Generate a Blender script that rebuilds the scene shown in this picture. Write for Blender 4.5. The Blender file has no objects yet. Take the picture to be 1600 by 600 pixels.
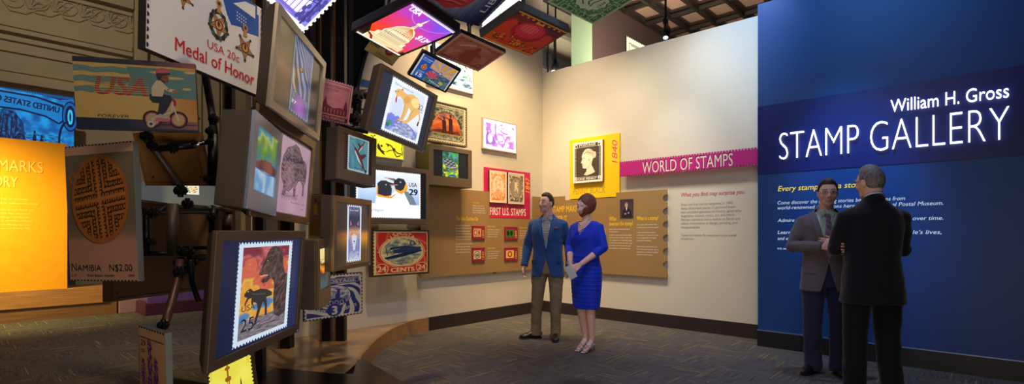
import bpy, math, random
from mathutils import Vector, Matrix, noise
from mathutils.geometry import tessellate_polygon
random.seed(7)
sc = bpy.context.scene
col = sc.collection
PI = math.pi
F, CX, HY, H = 814.0, 800.0, 365.0, 1.30          # focal length and horizon of the 1600x600 photograph

# ---------------------------------------------------------------- camera
cam_d = bpy.data.cameras.new('camera'); cam = bpy.data.objects.new('camera', cam_d); col.objects.link(cam)
cam.location = (0, 0, H); cam.rotation_euler = (PI/2, 0, 0)
cam_d.sensor_width = 36; cam_d.lens = 36*F/1600; cam_d.shift_y = 65/1600; cam_d.clip_end = 100
sc.camera = cam
# ---------------------------------------------------------------- world and exposure
w = bpy.data.worlds.new('dim_hall'); sc.world = w; w.use_nodes = True
w.node_tree.nodes['Background'].inputs[0].default_value = (0.55, 0.6, 0.8, 1)
w.node_tree.nodes['Background'].inputs[1].default_value = 0.013
sc.view_settings.view_transform = 'Standard'; sc.view_settings.look = 'None'
sc.view_settings.exposure = 0; sc.view_settings.gamma = 1; sc.view_settings.use_curve_mapping = False

def lin(c):
    out = []
    for v in c[:3]:
        v = v/255.0
        out.append(v/12.92 if v <= .04045 else ((v+.055)/1.055)**2.4)
    return tuple(out)

def spot(loc, target, power, color, angle=60, blend=.8, size=.06):
    d = bpy.data.lights.new('spotlight', 'SPOT'); d.energy = power; d.color = color
    d.spot_size = math.radians(angle); d.spot_blend = blend; d.shadow_soft_size = size
    o = bpy.data.objects.new('spotlight', d); col.objects.link(o); o.location = loc
    o.rotation_euler = (Vector(target)-Vector(loc)).to_track_quat('-Z', 'Y').to_euler()
    return o
def area(loc, target, power, color, sx, sy):
    d = bpy.data.lights.new('area_light', 'AREA'); d.energy = power; d.color = color
    d.shape = 'RECTANGLE'; d.size = sx; d.size_y = sy
    o = bpy.data.objects.new('area_light', d); col.objects.link(o); o.location = loc
    o.rotation_euler = (Vector(target)-Vector(loc)).to_track_quat('-Z', 'Y').to_euler()
    return o
WARM = (1, .71, .38); COOL = (.62, .78, 1); BLUE = (.12, .30, 1)
# warm track spots on the two cream walls
spot((0.15, 6.3, 4.9), (-0.35, 7.75, 2.1), 440, WARM, 84, 1)
spot((-0.75, 6.3, 4.9), (-1.25, 7.0, 2.0), 220, WARM, 60, 1)
spot((0.1, 6.9, 4.9), (1.1, 8.1, 2.2), 235, (1, .82, .54), 84, 1)
spot((-0.1, 6.2, 4.8), (0.05, 7.7, 0.0), 520, WARM, 40, 1)
spot((0.9, 5.9, 4.8), (1.45, 7.8, 1.5), 110, WARM, 60, 1)
spot((1.5, 5.6, 4.8), (1.8, 6.9, 0.0), 200, (1, .84, .6), 46, 1)
spot((0.4, 6.9, 4.7), (0.95, 8.3, 2.35), 150, (1, .84, .58), 38, 1)
spot((-0.5, 6.3, 4.8), (-0.55, 7.6, 2.1), 130, (1, .80, .5), 38, 1)
spot((1.5, 5.9, 4.7), (2.2, 7.15, 1.75), 130, (.95, .98, 1), 38, 1)
# cool spots beside the navy wall
spot((1.2, 5.7, 4.8), (2.2, 7.1, 2.2), 190, (.95, .98, .92), 84, 1)
spot((1.9, 5.4, 4.9), (2.9, 6.5, 3.6), 190, (.45, .65, 1), 60, 1)
spot((2.0, 4.2, 4.8), (3.5, 5.4, 1.85), 760, (.07, .50, 1), 27, 1, .15)
spot((1.6, 3.6, 5.4), (3.6, 5.4, 4.2), 270, (.12, .48, 1), 60, 1, .2)
spot((2.9, 4.7, 4.8), (3.0, 4.4, 0.0), 210, (.55, .68, 1), 60, 1)
spot((0.6, 3.4, 4.8), (0.5, 5.4, 0.0), 230, (.70, .70, 1), 74, 1)
# bluish fill that the people stand in
area((0.4, 2.2, 4.6), (1.2, 5.5, 0.8), 30, (.42, .55, 1), 1.2, 1.2)
# floor of the platform, the lower monitors, and an added fill for the overhead boards
spot((-0.6, 3.6, 4.8), (-1.9, 4.8, 0.18), 360, WARM, 60, 1)
area((-1.0, 0.8, 3.6), (-1.9, 3.2, 1.5), 28, (1, .84, .66), 1.5, 1.0)
area((0.6, 0.4, 0.5), (0.0, 3.6, 2.8), 48, (1, .84, .70), 1.2, 1.2)  # added fill from below for the face-down boards, no fixture stands there
# yellow wash on the orange panel, dim warm wash on the old wall
spot((-7.2, 5.6, 2.4), (-7.7, 7.2, 1.2), 620, (1, .80, .30), 110, 1)
spot((-5.2, 5.2, 5.6), (-7.2, 9.4, 4.4), 200, (1, .88, .72), 74, 1)
spot((-2.6, 5.9, 4.9), (-4.3, 7.4, 0), 330, (1, .90, .78), 80, 1)
# light above the partition on the brown block, mint face and ceiling grille
spot((-0.6, 8.9, 4.2), (1.2, 10.3, 4.9), 85, (.85, 1, .80), 60, 1)
area((2.6, 8.9, 4.3), (2.9, 9.9, 5.9), 190, (1, .76, .6), 2.5, 1.5)  # added upward fill, keeps the ceiling grille from going dark
area((1.2, 11.0, 3.6), (0.8, 12.4, 5.0), 220, (1, .93, .75), 1.0, 1.0)

# ---------------------------------------------------------------- frames: wall or panel planes with x right, z up, -y to the viewer
class Fr:
    def __init__(s, o, M): s.o = Vector(o); s.M = M.copy()
    def mat(s): return Matrix.Translation(s.o) @ s.M.to_4x4()
    def px(s, px, py, off=0.0):
        d = Vector(((px-CX)/F, 1, -(py-HY)/F)); c = Vector((0, 0, H))
        n = s.M.col[1]; p0 = s.o + n*off
        t = (p0-c).dot(n)/d.dot(n)
        q = c + d*t - s.o
        return (q.dot(s.M.col[0]), q.dot(s.M.col[2]))
    def sub(s, x, y, z): return Fr(s.o + s.M @ Vector((x, y, z)), s.M)
def rz(a): return Matrix.Rotation(a, 3, 'Z')
A1 = math.atan2(-1, 1.08); A2 = math.atan2(1.08, 1)
CORNER = (0.515, 8.73, 0)
WR = Fr(CORNER, rz(A1)); WL = Fr(CORNER, rz(A2))
BW = Fr((2.854, 6.05, 0), rz(A1)); BN = Fr((-6.41, 8.46, 0), rz(A2))
HW = BN.sub(0, 1.3, 0)
WORLD = Fr((0, 0, 0), rz(0))
def fit_frame(c, ang):
    a, b, r = ang
    return Fr(c, rz(a) @ Matrix.Rotation(b, 3, 'X') @ Matrix.Rotation(r, 3, 'Y'))

# ---------------------------------------------------------------- materials
MATS = {}
def mat(name, c, rough=.6, metal=0, spec=.5, emit=0, noise_amt=0, noise_scale=8, bump=0):
    if name in MATS: return MATS[name]
    m = bpy.data.materials.new(name); m.use_nodes = True; nt = m.node_tree
    b = nt.nodes['Principled BSDF']; L = lin(c)
    b.inputs['Base Color'].default_value = (*L, 1); b.inputs['Roughness'].default_value = rough
    b.inputs['Metallic'].default_value = metal; b.inputs['Specular IOR Level'].default_value = spec
    if emit:
        b.inputs['Emission Color'].default_value = (*L, 1); b.inputs['Emission Strength'].default_value = emit
    tc = nt.nodes.new('ShaderNodeTexCoord')
    n = nt.nodes.new('ShaderNodeTexNoise'); n.inputs['Scale'].default_value = noise_scale; n.inputs['Detail'].default_value = 6
    nt.links.new(tc.outputs['Object'], n.inputs['Vector'])
    if noise_amt:
        r = nt.nodes.new('ShaderNodeValToRGB')
        r.color_ramp.elements[0].position = .3; r.color_ramp.elements[1].position = .7
        r.color_ramp.elements[0].color = (*[v*(1-noise_amt) for v in L], 1)
        r.color_ramp.elements[1].color = (*[min(1, v*(1+noise_amt)) for v in L], 1)
        nt.links.new(n.outputs['Fac'], r.inputs['Fac']); nt.links.new(r.outputs['Color'], b.inputs['Base Color'])
    if bump:
        bp = nt.nodes.new('ShaderNodeBump'); bp.inputs['Strength'].default_value = bump; bp.inputs['Distance'].default_value = .01
        nt.links.new(n.outputs['Fac'], bp.inputs['Height']); nt.links.new(bp.outputs['Normal'], b.inputs['Normal'])
    MATS[name] = m; return m
def art_mat(name, emit=0, rough=.55, spec=.4):
    if name in MATS: return MATS[name]
    m = bpy.data.materials.new(name); m.use_nodes = True; nt = m.node_tree; b = nt.nodes['Principled BSDF']
    a = nt.nodes.new('ShaderNodeVertexColor'); a.layer_name = 'Col'
    b.inputs['Roughness'].default_value = rough; b.inputs['Specular IOR Level'].default_value = spec
    if emit:
        b.inputs['Base Color'].default_value = (.01, .01, .01, 1)
        nt.links.new(a.outputs['Color'], b.inputs['Emission Color']); b.inputs['Emission Strength'].default_value = emit
    else: nt.links.new(a.outputs['Color'], b.inputs['Base Color'])
    MATS[name] = m; return m
PRINT = art_mat('printed_board'); SCREEN = art_mat('lit_screen', 1.0, .25); SCREEN_DIM = art_mat('dim_screen', .62, .2); BACKLIT = art_mat('backlit_film', 1.25, .4)
PRINT_SATIN = art_mat('satin_print', 0, .4)
BRONZE = mat('bronze_metal', (138, 118, 92), .38, .75, noise_amt=.08, noise_scale=3)
CASE = mat('casing_metal', (78, 66, 56), .5, .35, noise_amt=.1, noise_scale=4)
BLACKM = mat('black_steel', (26, 25, 26), .4, .5, noise_amt=.1)
GREYEDGE = mat('grey_board_edge', (96, 100, 98), .6, noise_amt=.06)
DARKEDGE = mat('dark_board_edge', (44, 42, 40), .5, noise_amt=.06)
BRASS = mat('brass_post', (150, 108, 52), .4, .7, noise_amt=.1)
OCHRE = mat('ochre_board_back', (150, 106, 52), .7, noise_amt=.12, noise_scale=5)
BROWNB = mat('brown_board_back', (92, 66, 40), .7, noise_amt=.12, noise_scale=4)
CREAM = mat('cream_wall_paint', (214, 204, 184), .75, noise_amt=.015, noise_scale=2)
TAN = mat('tan_panel', (158, 124, 76), .55, noise_amt=.03, noise_scale=2)
BASEB = mat('dark_baseboard', (46, 36, 34), .5, noise_amt=.05)
NAVY = mat('navy_wall_paint', (10, 62, 124), .5, noise_amt=.05, noise_scale=2)
NAVYBAND = mat('blue_band_paint', (4, 22, 98), .42, noise_amt=.06, noise_scale=2)

# ---------------------------------------------------------------- mesh helpers
class MB:
    def __init__(s): s.v = []; s.f = []
    def box(s, x0, y0, z0, x1, y1, z1, T=None):
        b = len(s.v)
        for p in ((x0,y0,z0),(x1,y0,z0),(x1,y1,z0),(x0,y1,z0),(x0,y0,z1),(x1,y0,z1),(x1,y1,z1),(x0,y1,z1)):
            p = Vector(p); s.v.append(T @ p if T else p)
        for q in ((0,3,2,1),(4,5,6,7),(0,1,5,4),(1,2,6,5),(2,3,7,6),(3,0,4,7)): s.f.append([b+i for i in q])
        return s
    def taper(s, a, b2, y0, y1):      # a, b2: (x0,z0,x1,z1) rectangles at y0 and y1
        b = len(s.v)
        for (r, y) in ((a, y0), (b2, y1)):
            for p in ((r[0],y,r[1]),(r[2],y,r[1]),(r[2],y,r[3]),(r[0],y,r[3])): s.v.append(Vector(p))
        for q in ((0,1,2,3),(7,6,5,4),(0,4,5,1),(1,5,6,2),(2,6,7,3),(3,7,4,0)): s.f.append([b+i for i in q])
        return s
    def prism(s, pts, y0, y1):        # polygon in x,z extruded along y
        b = len(s.v); n = len(pts)
        for y in (y0, y1):
            for p in pts: s.v.append(Vector((p[0], y, p[1])))
        tris = tessellate_polygon([[Vector((p[0], p[1], 0)) for p in pts]])
        for t in tris: s.f.append([b+i for i in t]); s.f.append([b+n+i for i in reversed(t)])
        for i in range(n):
            j = (i+1) % n; s.f.append([b+i, b+j, b+n+j, b+n+i])
        return s
    def prismz(s, pts, z0, z1):
        b = len(s.v); n = len(pts)
        for z in (z0, z1):
            for p in pts: s.v.append(Vector((p[0], p[1], z)))
        tris = tessellate_polygon([[Vector((p[0], p[1], 0)) for p in pts]])
        for t in tris: s.f.append([b+i for i in t]); s.f.append([b+n+i for i in reversed(t)])
        for i in range(n):
            j = (i+1) % n; s.f.append([b+i, b+j, b+n+j, b+n+i])
        return s
    def tube(s, pts, rad, seg=12, flat=None):
        # rad: list of r or (r_side, r_up); flat: side vector for elliptic sections
        pts = [Vector(p) for p in pts]; b = len(s.v); n = len(pts)
        if not isinstance(rad, (list, tuple)): rad = [rad]*n
        side = None
        for i, p in enumerate(pts):
            t = (pts[min(i+1, n-1)]-pts[max(i-1, 0)]).normalized()
            if flat is not None: u = Vector(flat)
            elif side is None: u = Vector((0, 0, 1)) if abs(t.z) < .9 else Vector((1, 0, 0))
            else: u = side
            u = (u - t*u.dot(t)).normalized(); side = u; v = t.cross(u)
            r = rad[i]; ra, rb = r if isinstance(r, (list, tuple)) else (r, r)
            for k in range(seg):
                a = 2*PI*k/seg; s.v.append(p + u*(ra*math.cos(a)) + v*(rb*math.sin(a)))
        for i in range(n-1):
            for k in range(seg):
                j = (k+1) % seg
                s.f.append([b+i*seg+k, b+i*seg+j, b+(i+1)*seg+j, b+(i+1)*seg+k])
        s.f.append([b+k for k in reversed(range(seg))]); s.f.append([b+(n-1)*seg+k for k in range(seg)])
        return s
    def rings(s, rs, seg=28):          # rs: (z, cx, cy, rx, ry, p)
        b = len(s.v)
        for (z, cx, cy, rx, ry, p) in rs:
            for k in range(seg):
                a = 2*PI*k/seg; c, d = math.cos(a), math.sin(a)
                s.v.append(Vector((cx+rx*math.copysign(abs(c)**(2/p), c), cy+ry*math.copysign(abs(d)**(2/p), d), z)))
        n = len(rs)
        for i in range(n-1):
            for k in range(seg):
                j = (k+1) % seg
                s.f.append([b+i*seg+k, b+i*seg+j, b+(i+1)*seg+j, b+(i+1)*seg+k])
        s.f.append([b+k for k in reversed(range(seg))]); s.f.append([b+(n-1)*seg+k for k in range(seg)])
        return s
    def ell(s, c, r, T=None, nu=16, nv=10, fn=None):
        b = len(s.v); c = Vector(c)
        pts = []
        for i in range(nv+1):
            th = PI*i/nv
            for k in range(nu):
                a = 2*PI*k/nu; d = Vector((math.sin(th)*math.cos(a), math.sin(th)*math.sin(a), math.cos(th)))
                p = fn(d) if fn else Vector((d.x*r[0], d.y*r[1], d.z*r[2]))
                p = (T @ p if T else p) + c; pts.append(p)
        # weld the poles
        top = b; s.v.append(pts[0]); 
        for i in range(1, nv):
            for k in range(nu): s.v.append(pts[i*nu+k])
        bot = len(s.v); s.v.append(pts[nv*nu])
        for k in range(nu):
            j = (k+1) % nu
            s.f.append([top, b+1+k, b+1+j]); s.f.append([bot, b+1+(nv-2)*nu+j, b+1+(nv-2)*nu+k])
            for i in range(nv-2):
                s.f.append([b+1+i*nu+k, b+1+(i+1)*nu+k, b+1+(i+1)*nu+j, b+1+i*nu+j])
        return s
    def mesh(s, name='m'):
        me = bpy.data.meshes.new(name); me.from_pydata([tuple(v) for v in s.v], [], s.f); me.validate(); me.update()
        import bmesh
        bm = bmesh.new(); bm.from_mesh(me); bmesh.ops.recalc_face_normals(bm, faces=bm.faces); bm.to_mesh(me); bm.free()
        return me
    def build(s, name, m, parent=None, bevel=0, smooth=False):
        me = s.mesh(name); me.materials.append(m)
        o = bpy.data.objects.new(name, me); col.objects.link(o)
        if parent: o.parent = parent
        if bevel:
            md = o.modifiers.new('bevel', 'BEVEL'); md.width = bevel; md.segments = 2; md.limit_method = 'ANGLE'
        if smooth: me.shade_smooth()
        return o
def thing(name, label, cat, fr=None, group=None):
    o = bpy.data.objects.new(name, None); col.objects.link(o); o.empty_display_size = .1
    if fr: o.matrix_world = fr.mat()
    o['label'] = label; o['category'] = cat
    if group: o['group'] = group
    return o
def tag(o, label, cat, group=None, fr=None):
    o['label'] = label; o['category'] = cat
    if group: o['group'] = group
    if fr: o.matrix_world = fr.mat()
    return o
def struct(o, fr=None):
    o['kind'] = 'structure'
    if fr: o.matrix_world = fr.mat()
    return o

# ---------------------------------------------------------------- flat printed artwork made of coloured polygons
TXT = {}; NOUT = {}
def text_mesh(s, shear=0, bold=0):
    k = (s, shear, bold)
    if k in TXT: return TXT[k]
    c = bpy.data.curves.new('t', 'FONT'); c.body = s; c.size = 1; c.shear = shear; c.offset = min(bold, 0); c.resolution_u = 3
    o = bpy.data.objects.new('t', c); col.objects.link(o)
    me = bpy.data.meshes.new_from_object(o)
    V = [(v.co.x, v.co.y) for v in me.vertices]; P = [list(p.vertices) for p in me.polygons]
    bpy.data.objects.remove(o); bpy.data.curves.remove(c); bpy.data.meshes.remove(me)
    if not V: V = [(0, 0), (1, 0), (0, 1)]; P = []
    if bold > 0:      # heavier strokes: copies of the outline nudged sideways
        n = len(V); NOUT[k] = n; V0 = V; P0 = P; V = []; P = []
        for i, (dx, dy) in enumerate(((-bold*.8, -bold*.4), (bold*.8, -bold*.4), (-bold*.8, bold*.4), (bold*.8, bold*.4), (0, 0))):
            V += [(x+dx, y+dy) for x, y in V0]; P += [[q+i*n for q in p] for p in P0]
    TXT[k] = (V, P, min(v[0] for v in V), max(v[0] for v in V)); return TXT[k]
CAP = .73
class Art:
    def __init__(s, quad, y0=-.0008):      # quad: local (x,z) of TL, TR, BR, BL
        s.q = [Vector((p[0], p[1])) for p in quad]; s.y = y0; s.V = []; s.Fc = []; s.C = []; s.k = 1
        s.W = (s.q[1]-s.q[0]).length; s.Hh = (s.q[3]-s.q[0]).length
        s.asp = s.W/s.Hh
    def P(s, u, v):
        a = s.q[3].lerp(s.q[2], u); b = s.q[0].lerp(s.q[1], u); p = a.lerp(b, v) if 0 <= v <= 1 else a+(b-a)*v
        return p
    def layer(s): s.y -= .00005
    def addp(s, pts2, tris, colr, n0=0):
        b = len(s.V)
        for i, p in enumerate(pts2): s.V.append((p[0], s.y-(.00003*(i//n0) if n0 else 0), p[1]))
        if n0: s.y -= .00015
        for t in tris: s.Fc.append([b+i for i in t]); s.C.append(colr)
    def poly(s, pts, c, new=True):
        if new: s.layer()
        L = lin(c); q = [s.P(*p) for p in pts]
        tr = tessellate_polygon([[Vector((p.x, p.y, 0)) for p in q]])
        s.addp(q, tr, L)
    def rect(s, u0, v0, u1, v1, c): s.poly([(u0,v0),(u1,v0),(u1,v1),(u0,v1)], c)
    def frame(s, m, t, c):
        a = s.asp; s.rect(m, m*a, 1-m, m*a+t*a, c); s.rect(m, 1-m*a-t*a, 1-m, 1-m*a, c); s.rect(m, m*a, m+t, 1-m*a, c); s.rect(1-m-t, m*a, 1-m, 1-m*a, c)
    def ell(s, u, v, ru, rv, c, n=24, rot=0, a0=0, a1=2*PI):
        pts = []
        for k in range(n + (0 if a1-a0 >= 2*PI-1e-6 else 1)):
            a = a0+(a1-a0)*k/n; x, y = ru*math.cos(a)*s.asp, rv*math.sin(a)
            pts.append((u+(x*math.cos(rot)-y*math.sin(rot))/s.asp, v+x*math.sin(rot)+y*math.cos(rot)))
        s.poly(pts, c)
    def ring(s, u, v, ru, rv, t, c, n=28, a0=0, a1=2*PI):
        s.line([(u+ru*math.cos(a0+(a1-a0)*k/n), v+rv*math.sin(a0+(a1-a0)*k/n)) for k in range(n+1)], t, c)
    def line(s, pts, wd, c):           # wd as a fraction of the height
        s.layer(); L = lin(c); q = [s.P(*p) for p in pts]; h = wd*s.Hh/2
        for i in range(len(q)-1):
            d = q[i+1]-q[i]
            if d.length < 1e-6: continue
            d.normalize(); n = Vector((-d.y, d.x))*h; e = d*h*.35
            s.addp([q[i]-n-e, q[i+1]-n+e, q[i+1]+n+e, q[i]+n-e], [(0,1,2),(0,2,3)], L)
    def stamp(s, nu, nv, c, r=.3, inset=0):   # perforated sheet of paper
        pts = []
        def edge(a, b, n, nrm):
            a = Vector(a); b = Vector(b)
            for i in range(n):
                p0 = a.lerp(b, (i+.5-r)/n); p1 = a.lerp(b, (i+.5+r)/n); mid = (p0+p1)/2; hv = (p1-p0)/2
                pts.append(tuple(a.lerp(b, i/n)))
                for k in range(6):
                    t = PI-PI*k/5
                    dn = Vector((nrm[0]*hv.length*(s.W/s.Hh if nrm[1] else 1), 0))
                    rl = hv.length
                    # radius kept round in real size
                    if nrm[1]: pts.append((mid.x+hv.x*math.cos(PI-t)*-1, mid.y+nrm[1]*rl*s.asp*math.sin(t)))
                    else: pts.append((mid.x+nrm[0]*rl/s.asp*math.sin(t), mid.y+hv.y*math.cos(PI-t)*-1))
        i = inset
        edge((i, i), (1-i, i), nu, (0, 1)); edge((1-i, i), (1-i, 1-i), nv, (-1, 0))
        edge((1-i, 1-i), (i, 1-i), nu, (0, -1)); edge((i, 1-i), (i, i), nv, (1, 0))
        s.poly(pts, c)
    def text(s, t, u, v, wu, cap, c, shear=0, bold=0, rot=0, arc=None):
        V, P, x0, x1 = text_mesh(t, shear, bold); s.layer(); L = lin(c)
        sx = wu/(x1-x0); sy = cap/CAP
        q = []
        for (x, y) in V:
            X = (x-x0)*sx*s.asp; Y = y*sy
            if arc:    # arc: (cu, cv, radius in heights, start angle, sign)
                cu, cv, R, a0, sg = arc
                a = a0 - sg*X/R; rr = R+sg*Y
                q.append(s.P(cu+rr*math.cos(a)/s.asp, cv+rr*math.sin(a)))
            else: q.append(s.P(u+(X*math.cos(rot)-Y*math.sin(rot))/s.asp, v+X*math.sin(rot)+Y*math.cos(rot)))
        s.addp(q, P, L, NOUT.get((t, shear, bold), 0))
    def grad(s, u0, v0, u1, v1, fn, nu=24, nv=24, mask=None):
        s.layer(); b = len(s.V); cols = []
        for j in range(nv+1):
            for i in range(nu+1):
                u = i/nu; v = j/nv; p = s.P(u0+(u1-u0)*u, v0+(v1-v0)*v); s.V.append((p.x, s.y, p.y)); cols.append(lin(fn(u, v)))
        for j in range(nv):
            for i in range(nu):
                if mask and not mask((i+.5)/nu, (j+.5)/nv): continue
                k = [j*(nu+1)+i, j*(nu+1)+i+1, (j+1)*(nu+1)+i+1, (j+1)*(nu+1)+i]
                s.Fc.append([b+x for x in k]); s.C.append([cols[x] for x in k])
    def build(s, name, m, parent):
        me = bpy.data.meshes.new(name); me.from_pydata(s.V, [], s.Fc); me.update()
        ca = me.color_attributes.new('Col', 'FLOAT_COLOR', 'CORNER')
        vals = []
        for p, c in zip(me.polygons, s.C):
            n = p.loop_total
            if isinstance(c, list):
                for x in c: vals += [x[0]*s.k, x[1]*s.k, x[2]*s.k, 1]
            else: vals += [c[0]*s.k, c[1]*s.k, c[2]*s.k, 1]*n
        ca.data.foreach_set('color', vals)
        me.materials.append(m)
        o = bpy.data.objects.new(name, me); col.objects.link(o); o.parent = parent
        return o
def mix(a, b, t):
    t = max(0, min(1, t)); return tuple(x+(y-x)*t for x, y in zip(a, b))
def nz(x, y, z=0, d=1): return noise.fractal(Vector((x, y, z)), 1, 2, max(1, d))
def ramp(stops, t):
    for (a, ca), (b, cb) in zip(stops, stops[1:]):
        if t <= b: return mix(ca, cb, (t-a)/(b-a))
    return stops[-1][1]
def rectq(x0, z0, x1, z1): return [(x0, z1), (x1, z1), (x1, z0), (x0, z0)]
def quad_px(fr, pts, off=0, rectify=True):
    q = [fr.px(*p, off) for p in pts]
    if rectify:
        x0 = (q[0][0]+q[3][0])/2; x1 = (q[1][0]+q[2][0])/2; z1 = (q[0][1]+q[1][1])/2; z0 = (q[2][1]+q[3][1])/2
        return rectq(x0, z0, x1, z1)
    return q
# ---------------------------------------------------------------- artwork of the individual stamps (u right, v up, 0..1)
def art_bicycle(A):
    A.k = .42
    A.grad(0, 0, 1, 1, lambda u, v: mix((236, 196, 112), (220, 130, 50), max(0, u-.72)*3.2*(1-abs(v-.5))), 20, 8)
    for (v0, v1, u1, c) in ((.80,.88,.62,(118,158,150)),(.66,.74,.55,(118,158,150)),(.52,.60,.50,(118,158,150))):
        pts = [(0, v0)]+[(u1*k/8, v0+.012*math.sin(k*2.1)) for k in range(1, 9)]+[(u1*k/8, v1+.015*math.sin(k*1.7+v0*9)) for k in range(8, -1, -1)]
        A.poly(pts, c)
    A.poly([(.36,.50),(1,.47),(1,.86),(.8,.90),(.42,.90),(.46,.7)], (104,150,146))
    for (u, v, ru) in ((.80,.77,.10),(.92,.62,.04),(.70,.84,.09),(.95,.86,.05)): A.ell(u, v, ru, .018, (238,205,120))
    A.text('USA', .16, .50, .42, .26, (196, 50, 40), shear=.25, bold=.03)
    for k in range(8): A.rect(.15, .522+k*.031, .60, .533+k*.031, (150,150,120) if k > 3 else (216,180,110))
    A.text('FOREVER', .17, .175, .25, .045, (40, 48, 84), shear=.15)
    A.poly([(0,0),(1,0),(1,.13),(.7,.15),(.4,.16),(0,.165)], (32,40,78))
    A.grad(.4, .03, 1, .145, lambda u, v: mix((40,44,80), (176,112,104), u), 10, 2)
    A.rect(0, .93, 1, 1, (34,42,72)); A.grad(.4, .93, 1, 1, lambda u, v: mix((40,44,80), (170,96,96), u), 10, 2)
    A.line([(.58,.09),(.99,.10)], .014, (24,24,40))
    for (cu) in ((.615), (.835)):
        A.ell(cu, .17, .082, .125, (26,26,38)); A.ell(cu, .17, .064, .098, (196,60,84)); A.ell(cu, .17, .055, .085, (222,186,130)); A.ell(cu, .17, .014, .02, (230,225,215))
    A.ell(.60, .10, .035, .05, (225,215,190)); A.ell(.60, .10, .014, .02, (60,60,80))
    A.poly([(.64,.14),(.76,.14),(.77,.20),(.72,.23),(.65,.21)], (226,124,140))
    A.line([(.66,.2),(.78,.28),(.80,.46)], .02, (235,225,205)); A.line([(.835,.17),(.80,.34),(.79,.48)], .02, (235,228,210))
    A.line([(.61,.17),(.70,.26),(.79,.36)], .018, (226,210,190)); A.line([(.77,.49),(.81,.44),(.81,.38)], .035, (200,40,60))
    A.poly([(.60,.46),(.60,.52),(.66,.55),(.78,.52),(.79,.46),(.74,.30),(.70,.23),(.66,.26),(.68,.40),(.62,.41)], (34,38,62))
    A.poly([(.66,.20),(.68,.25),(.76,.22),(.76,.18)], (214,196,180))
    A.poly([(.62,.50),(.62,.62),(.66,.72),(.70,.74),(.74,.66),(.72,.55),(.71,.50)], (238,218,176))
    A.line([(.70,.68),(.76,.60),(.81,.585)], .05, (238,218,176)); A.line([(.80,.585),(.835,.57)], .035, (190,124,84))
    A.ell(.735, .76, .035, .06, (150,84,56)); A.poly([(.66,.80),(.67,.88),(.72,.915),(.77,.89),(.79,.845),(.70,.83)], (226,96,112)); A.line([(.67,.80),(.70,.74),(.73,.70)], .02, (40,30,36))
    A.poly([(.665,.83),(.79,.84),(.775,.82),(.72,.80),(.69,.72),(.67,.76)], (44,34,40))
def scallops(A, n, top=True, c=(30,30,36), left=False, bot=True):
    for k in range(n):
        u = (k+.5)/n; r = .33/n
        if not left:
            if top: A.ell(u, 1, r, r*A.asp, c, 10, 0, PI, 2*PI)
            if bot: A.ell(u, 0, r, r*A.asp, c, 10, 0, 0, PI)
        else:
            A.ell(0, u, r/A.asp, r, c, 10, 0, -PI/2, PI/2); A.ell(1, u, r/A.asp, r, c, 10, 0, PI/2, 1.5*PI)
def medal(A, u, v, s, kind):
    a = 1/A.asp; gold = (196,138,66); dk = (62,46,30)
    if kind == 'wreath':
        A.ell(u, v, .30*s*a, .36*s, (38,44,36)); A.ell(u, v, .2*s*a, .26*s, (225,220,210))
        for k in range(14):
            t = 2*PI*k/14; A.ell(u+.26*s*a*math.cos(t), v+.32*s*math.sin(t), .055*s*a, .07*s, (84,92,66) if k % 2 else (30,44,40), 8)
    pts = []
    for k in range(10):
        t = PI/2+2*PI*k/10+PI; r = (.34 if k % 2 == 0 else .15)*s; pts.append((u+r*a*math.cos(t), v+r*math.sin(t)))
    A.poly(pts, dk); A.poly([(u+(p[0]-u)*.88, v+(p[1]-v)*.88) for p in pts], gold)
    for p in pts[::2]: A.ell(u+(p[0]-u)*.93, v+(p[1]-v)*.93, .04*s*a, .04*s, dk, 10); A.line([(u, v), p], .012*s, dk)
    A.ell(u, v, .13*s*a, .13*s, dk); A.ell(u, v, .10*s*a, .10*s, (214,150,70)); A.ell(u, v+.01, .04*s*a, .07*s, dk, 12)
    A.poly([(u-.07*s*a, v+.3*s), (u+.07*s*a, v+.3*s), (u+.04*s*a, v+.48*s), (u-.04*s*a, v+.48*s)], gold)
    A.ell(u, v+.52*s, .1*s*a, .09*s, gold, 8); A.ell(u, v+.52*s, .05*s*a, .05*s, dk, 8)
def art_medal(A):
    A.grad(0, 0, 1, 1, lambda u, v: (228, 222, 212), 4, 4)
    A.poly([(.42,1.0),(.60,1.0),(.80,.62),(.97,.66),(.97,.90),(.82,.93),(.74,.80),(.60,.98)], (46,92,168))
    A.poly([(.55,1),(.95,1),(.95,.86),(.80,.66),(.68,.62),(.64,.70)], (38,84,160)); A.poly([(.70,.86),(.82,.96),(.93,.98),(.93,.84)], (230,226,216))
    for i in range(5):
        for j in range(3): A.ell(.74+i*.022, .72+j*.035-i*.004, .006, .009, (235,235,240), 6)
    medal(A, .26, .63, .36, 'plain'); medal(A, .56, .54, .42, 'wreath'); medal(A, .82, .45, .42, 'plain')
    A.text('USA 20c', .46, .26, .30, .085, (196, 44, 44)); A.text('Medal of Honor', .20, .09, .72, .13, (196, 40, 42), bold=.012)
    scallops(A, 15, left=True, c=(24,34,60))
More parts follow.
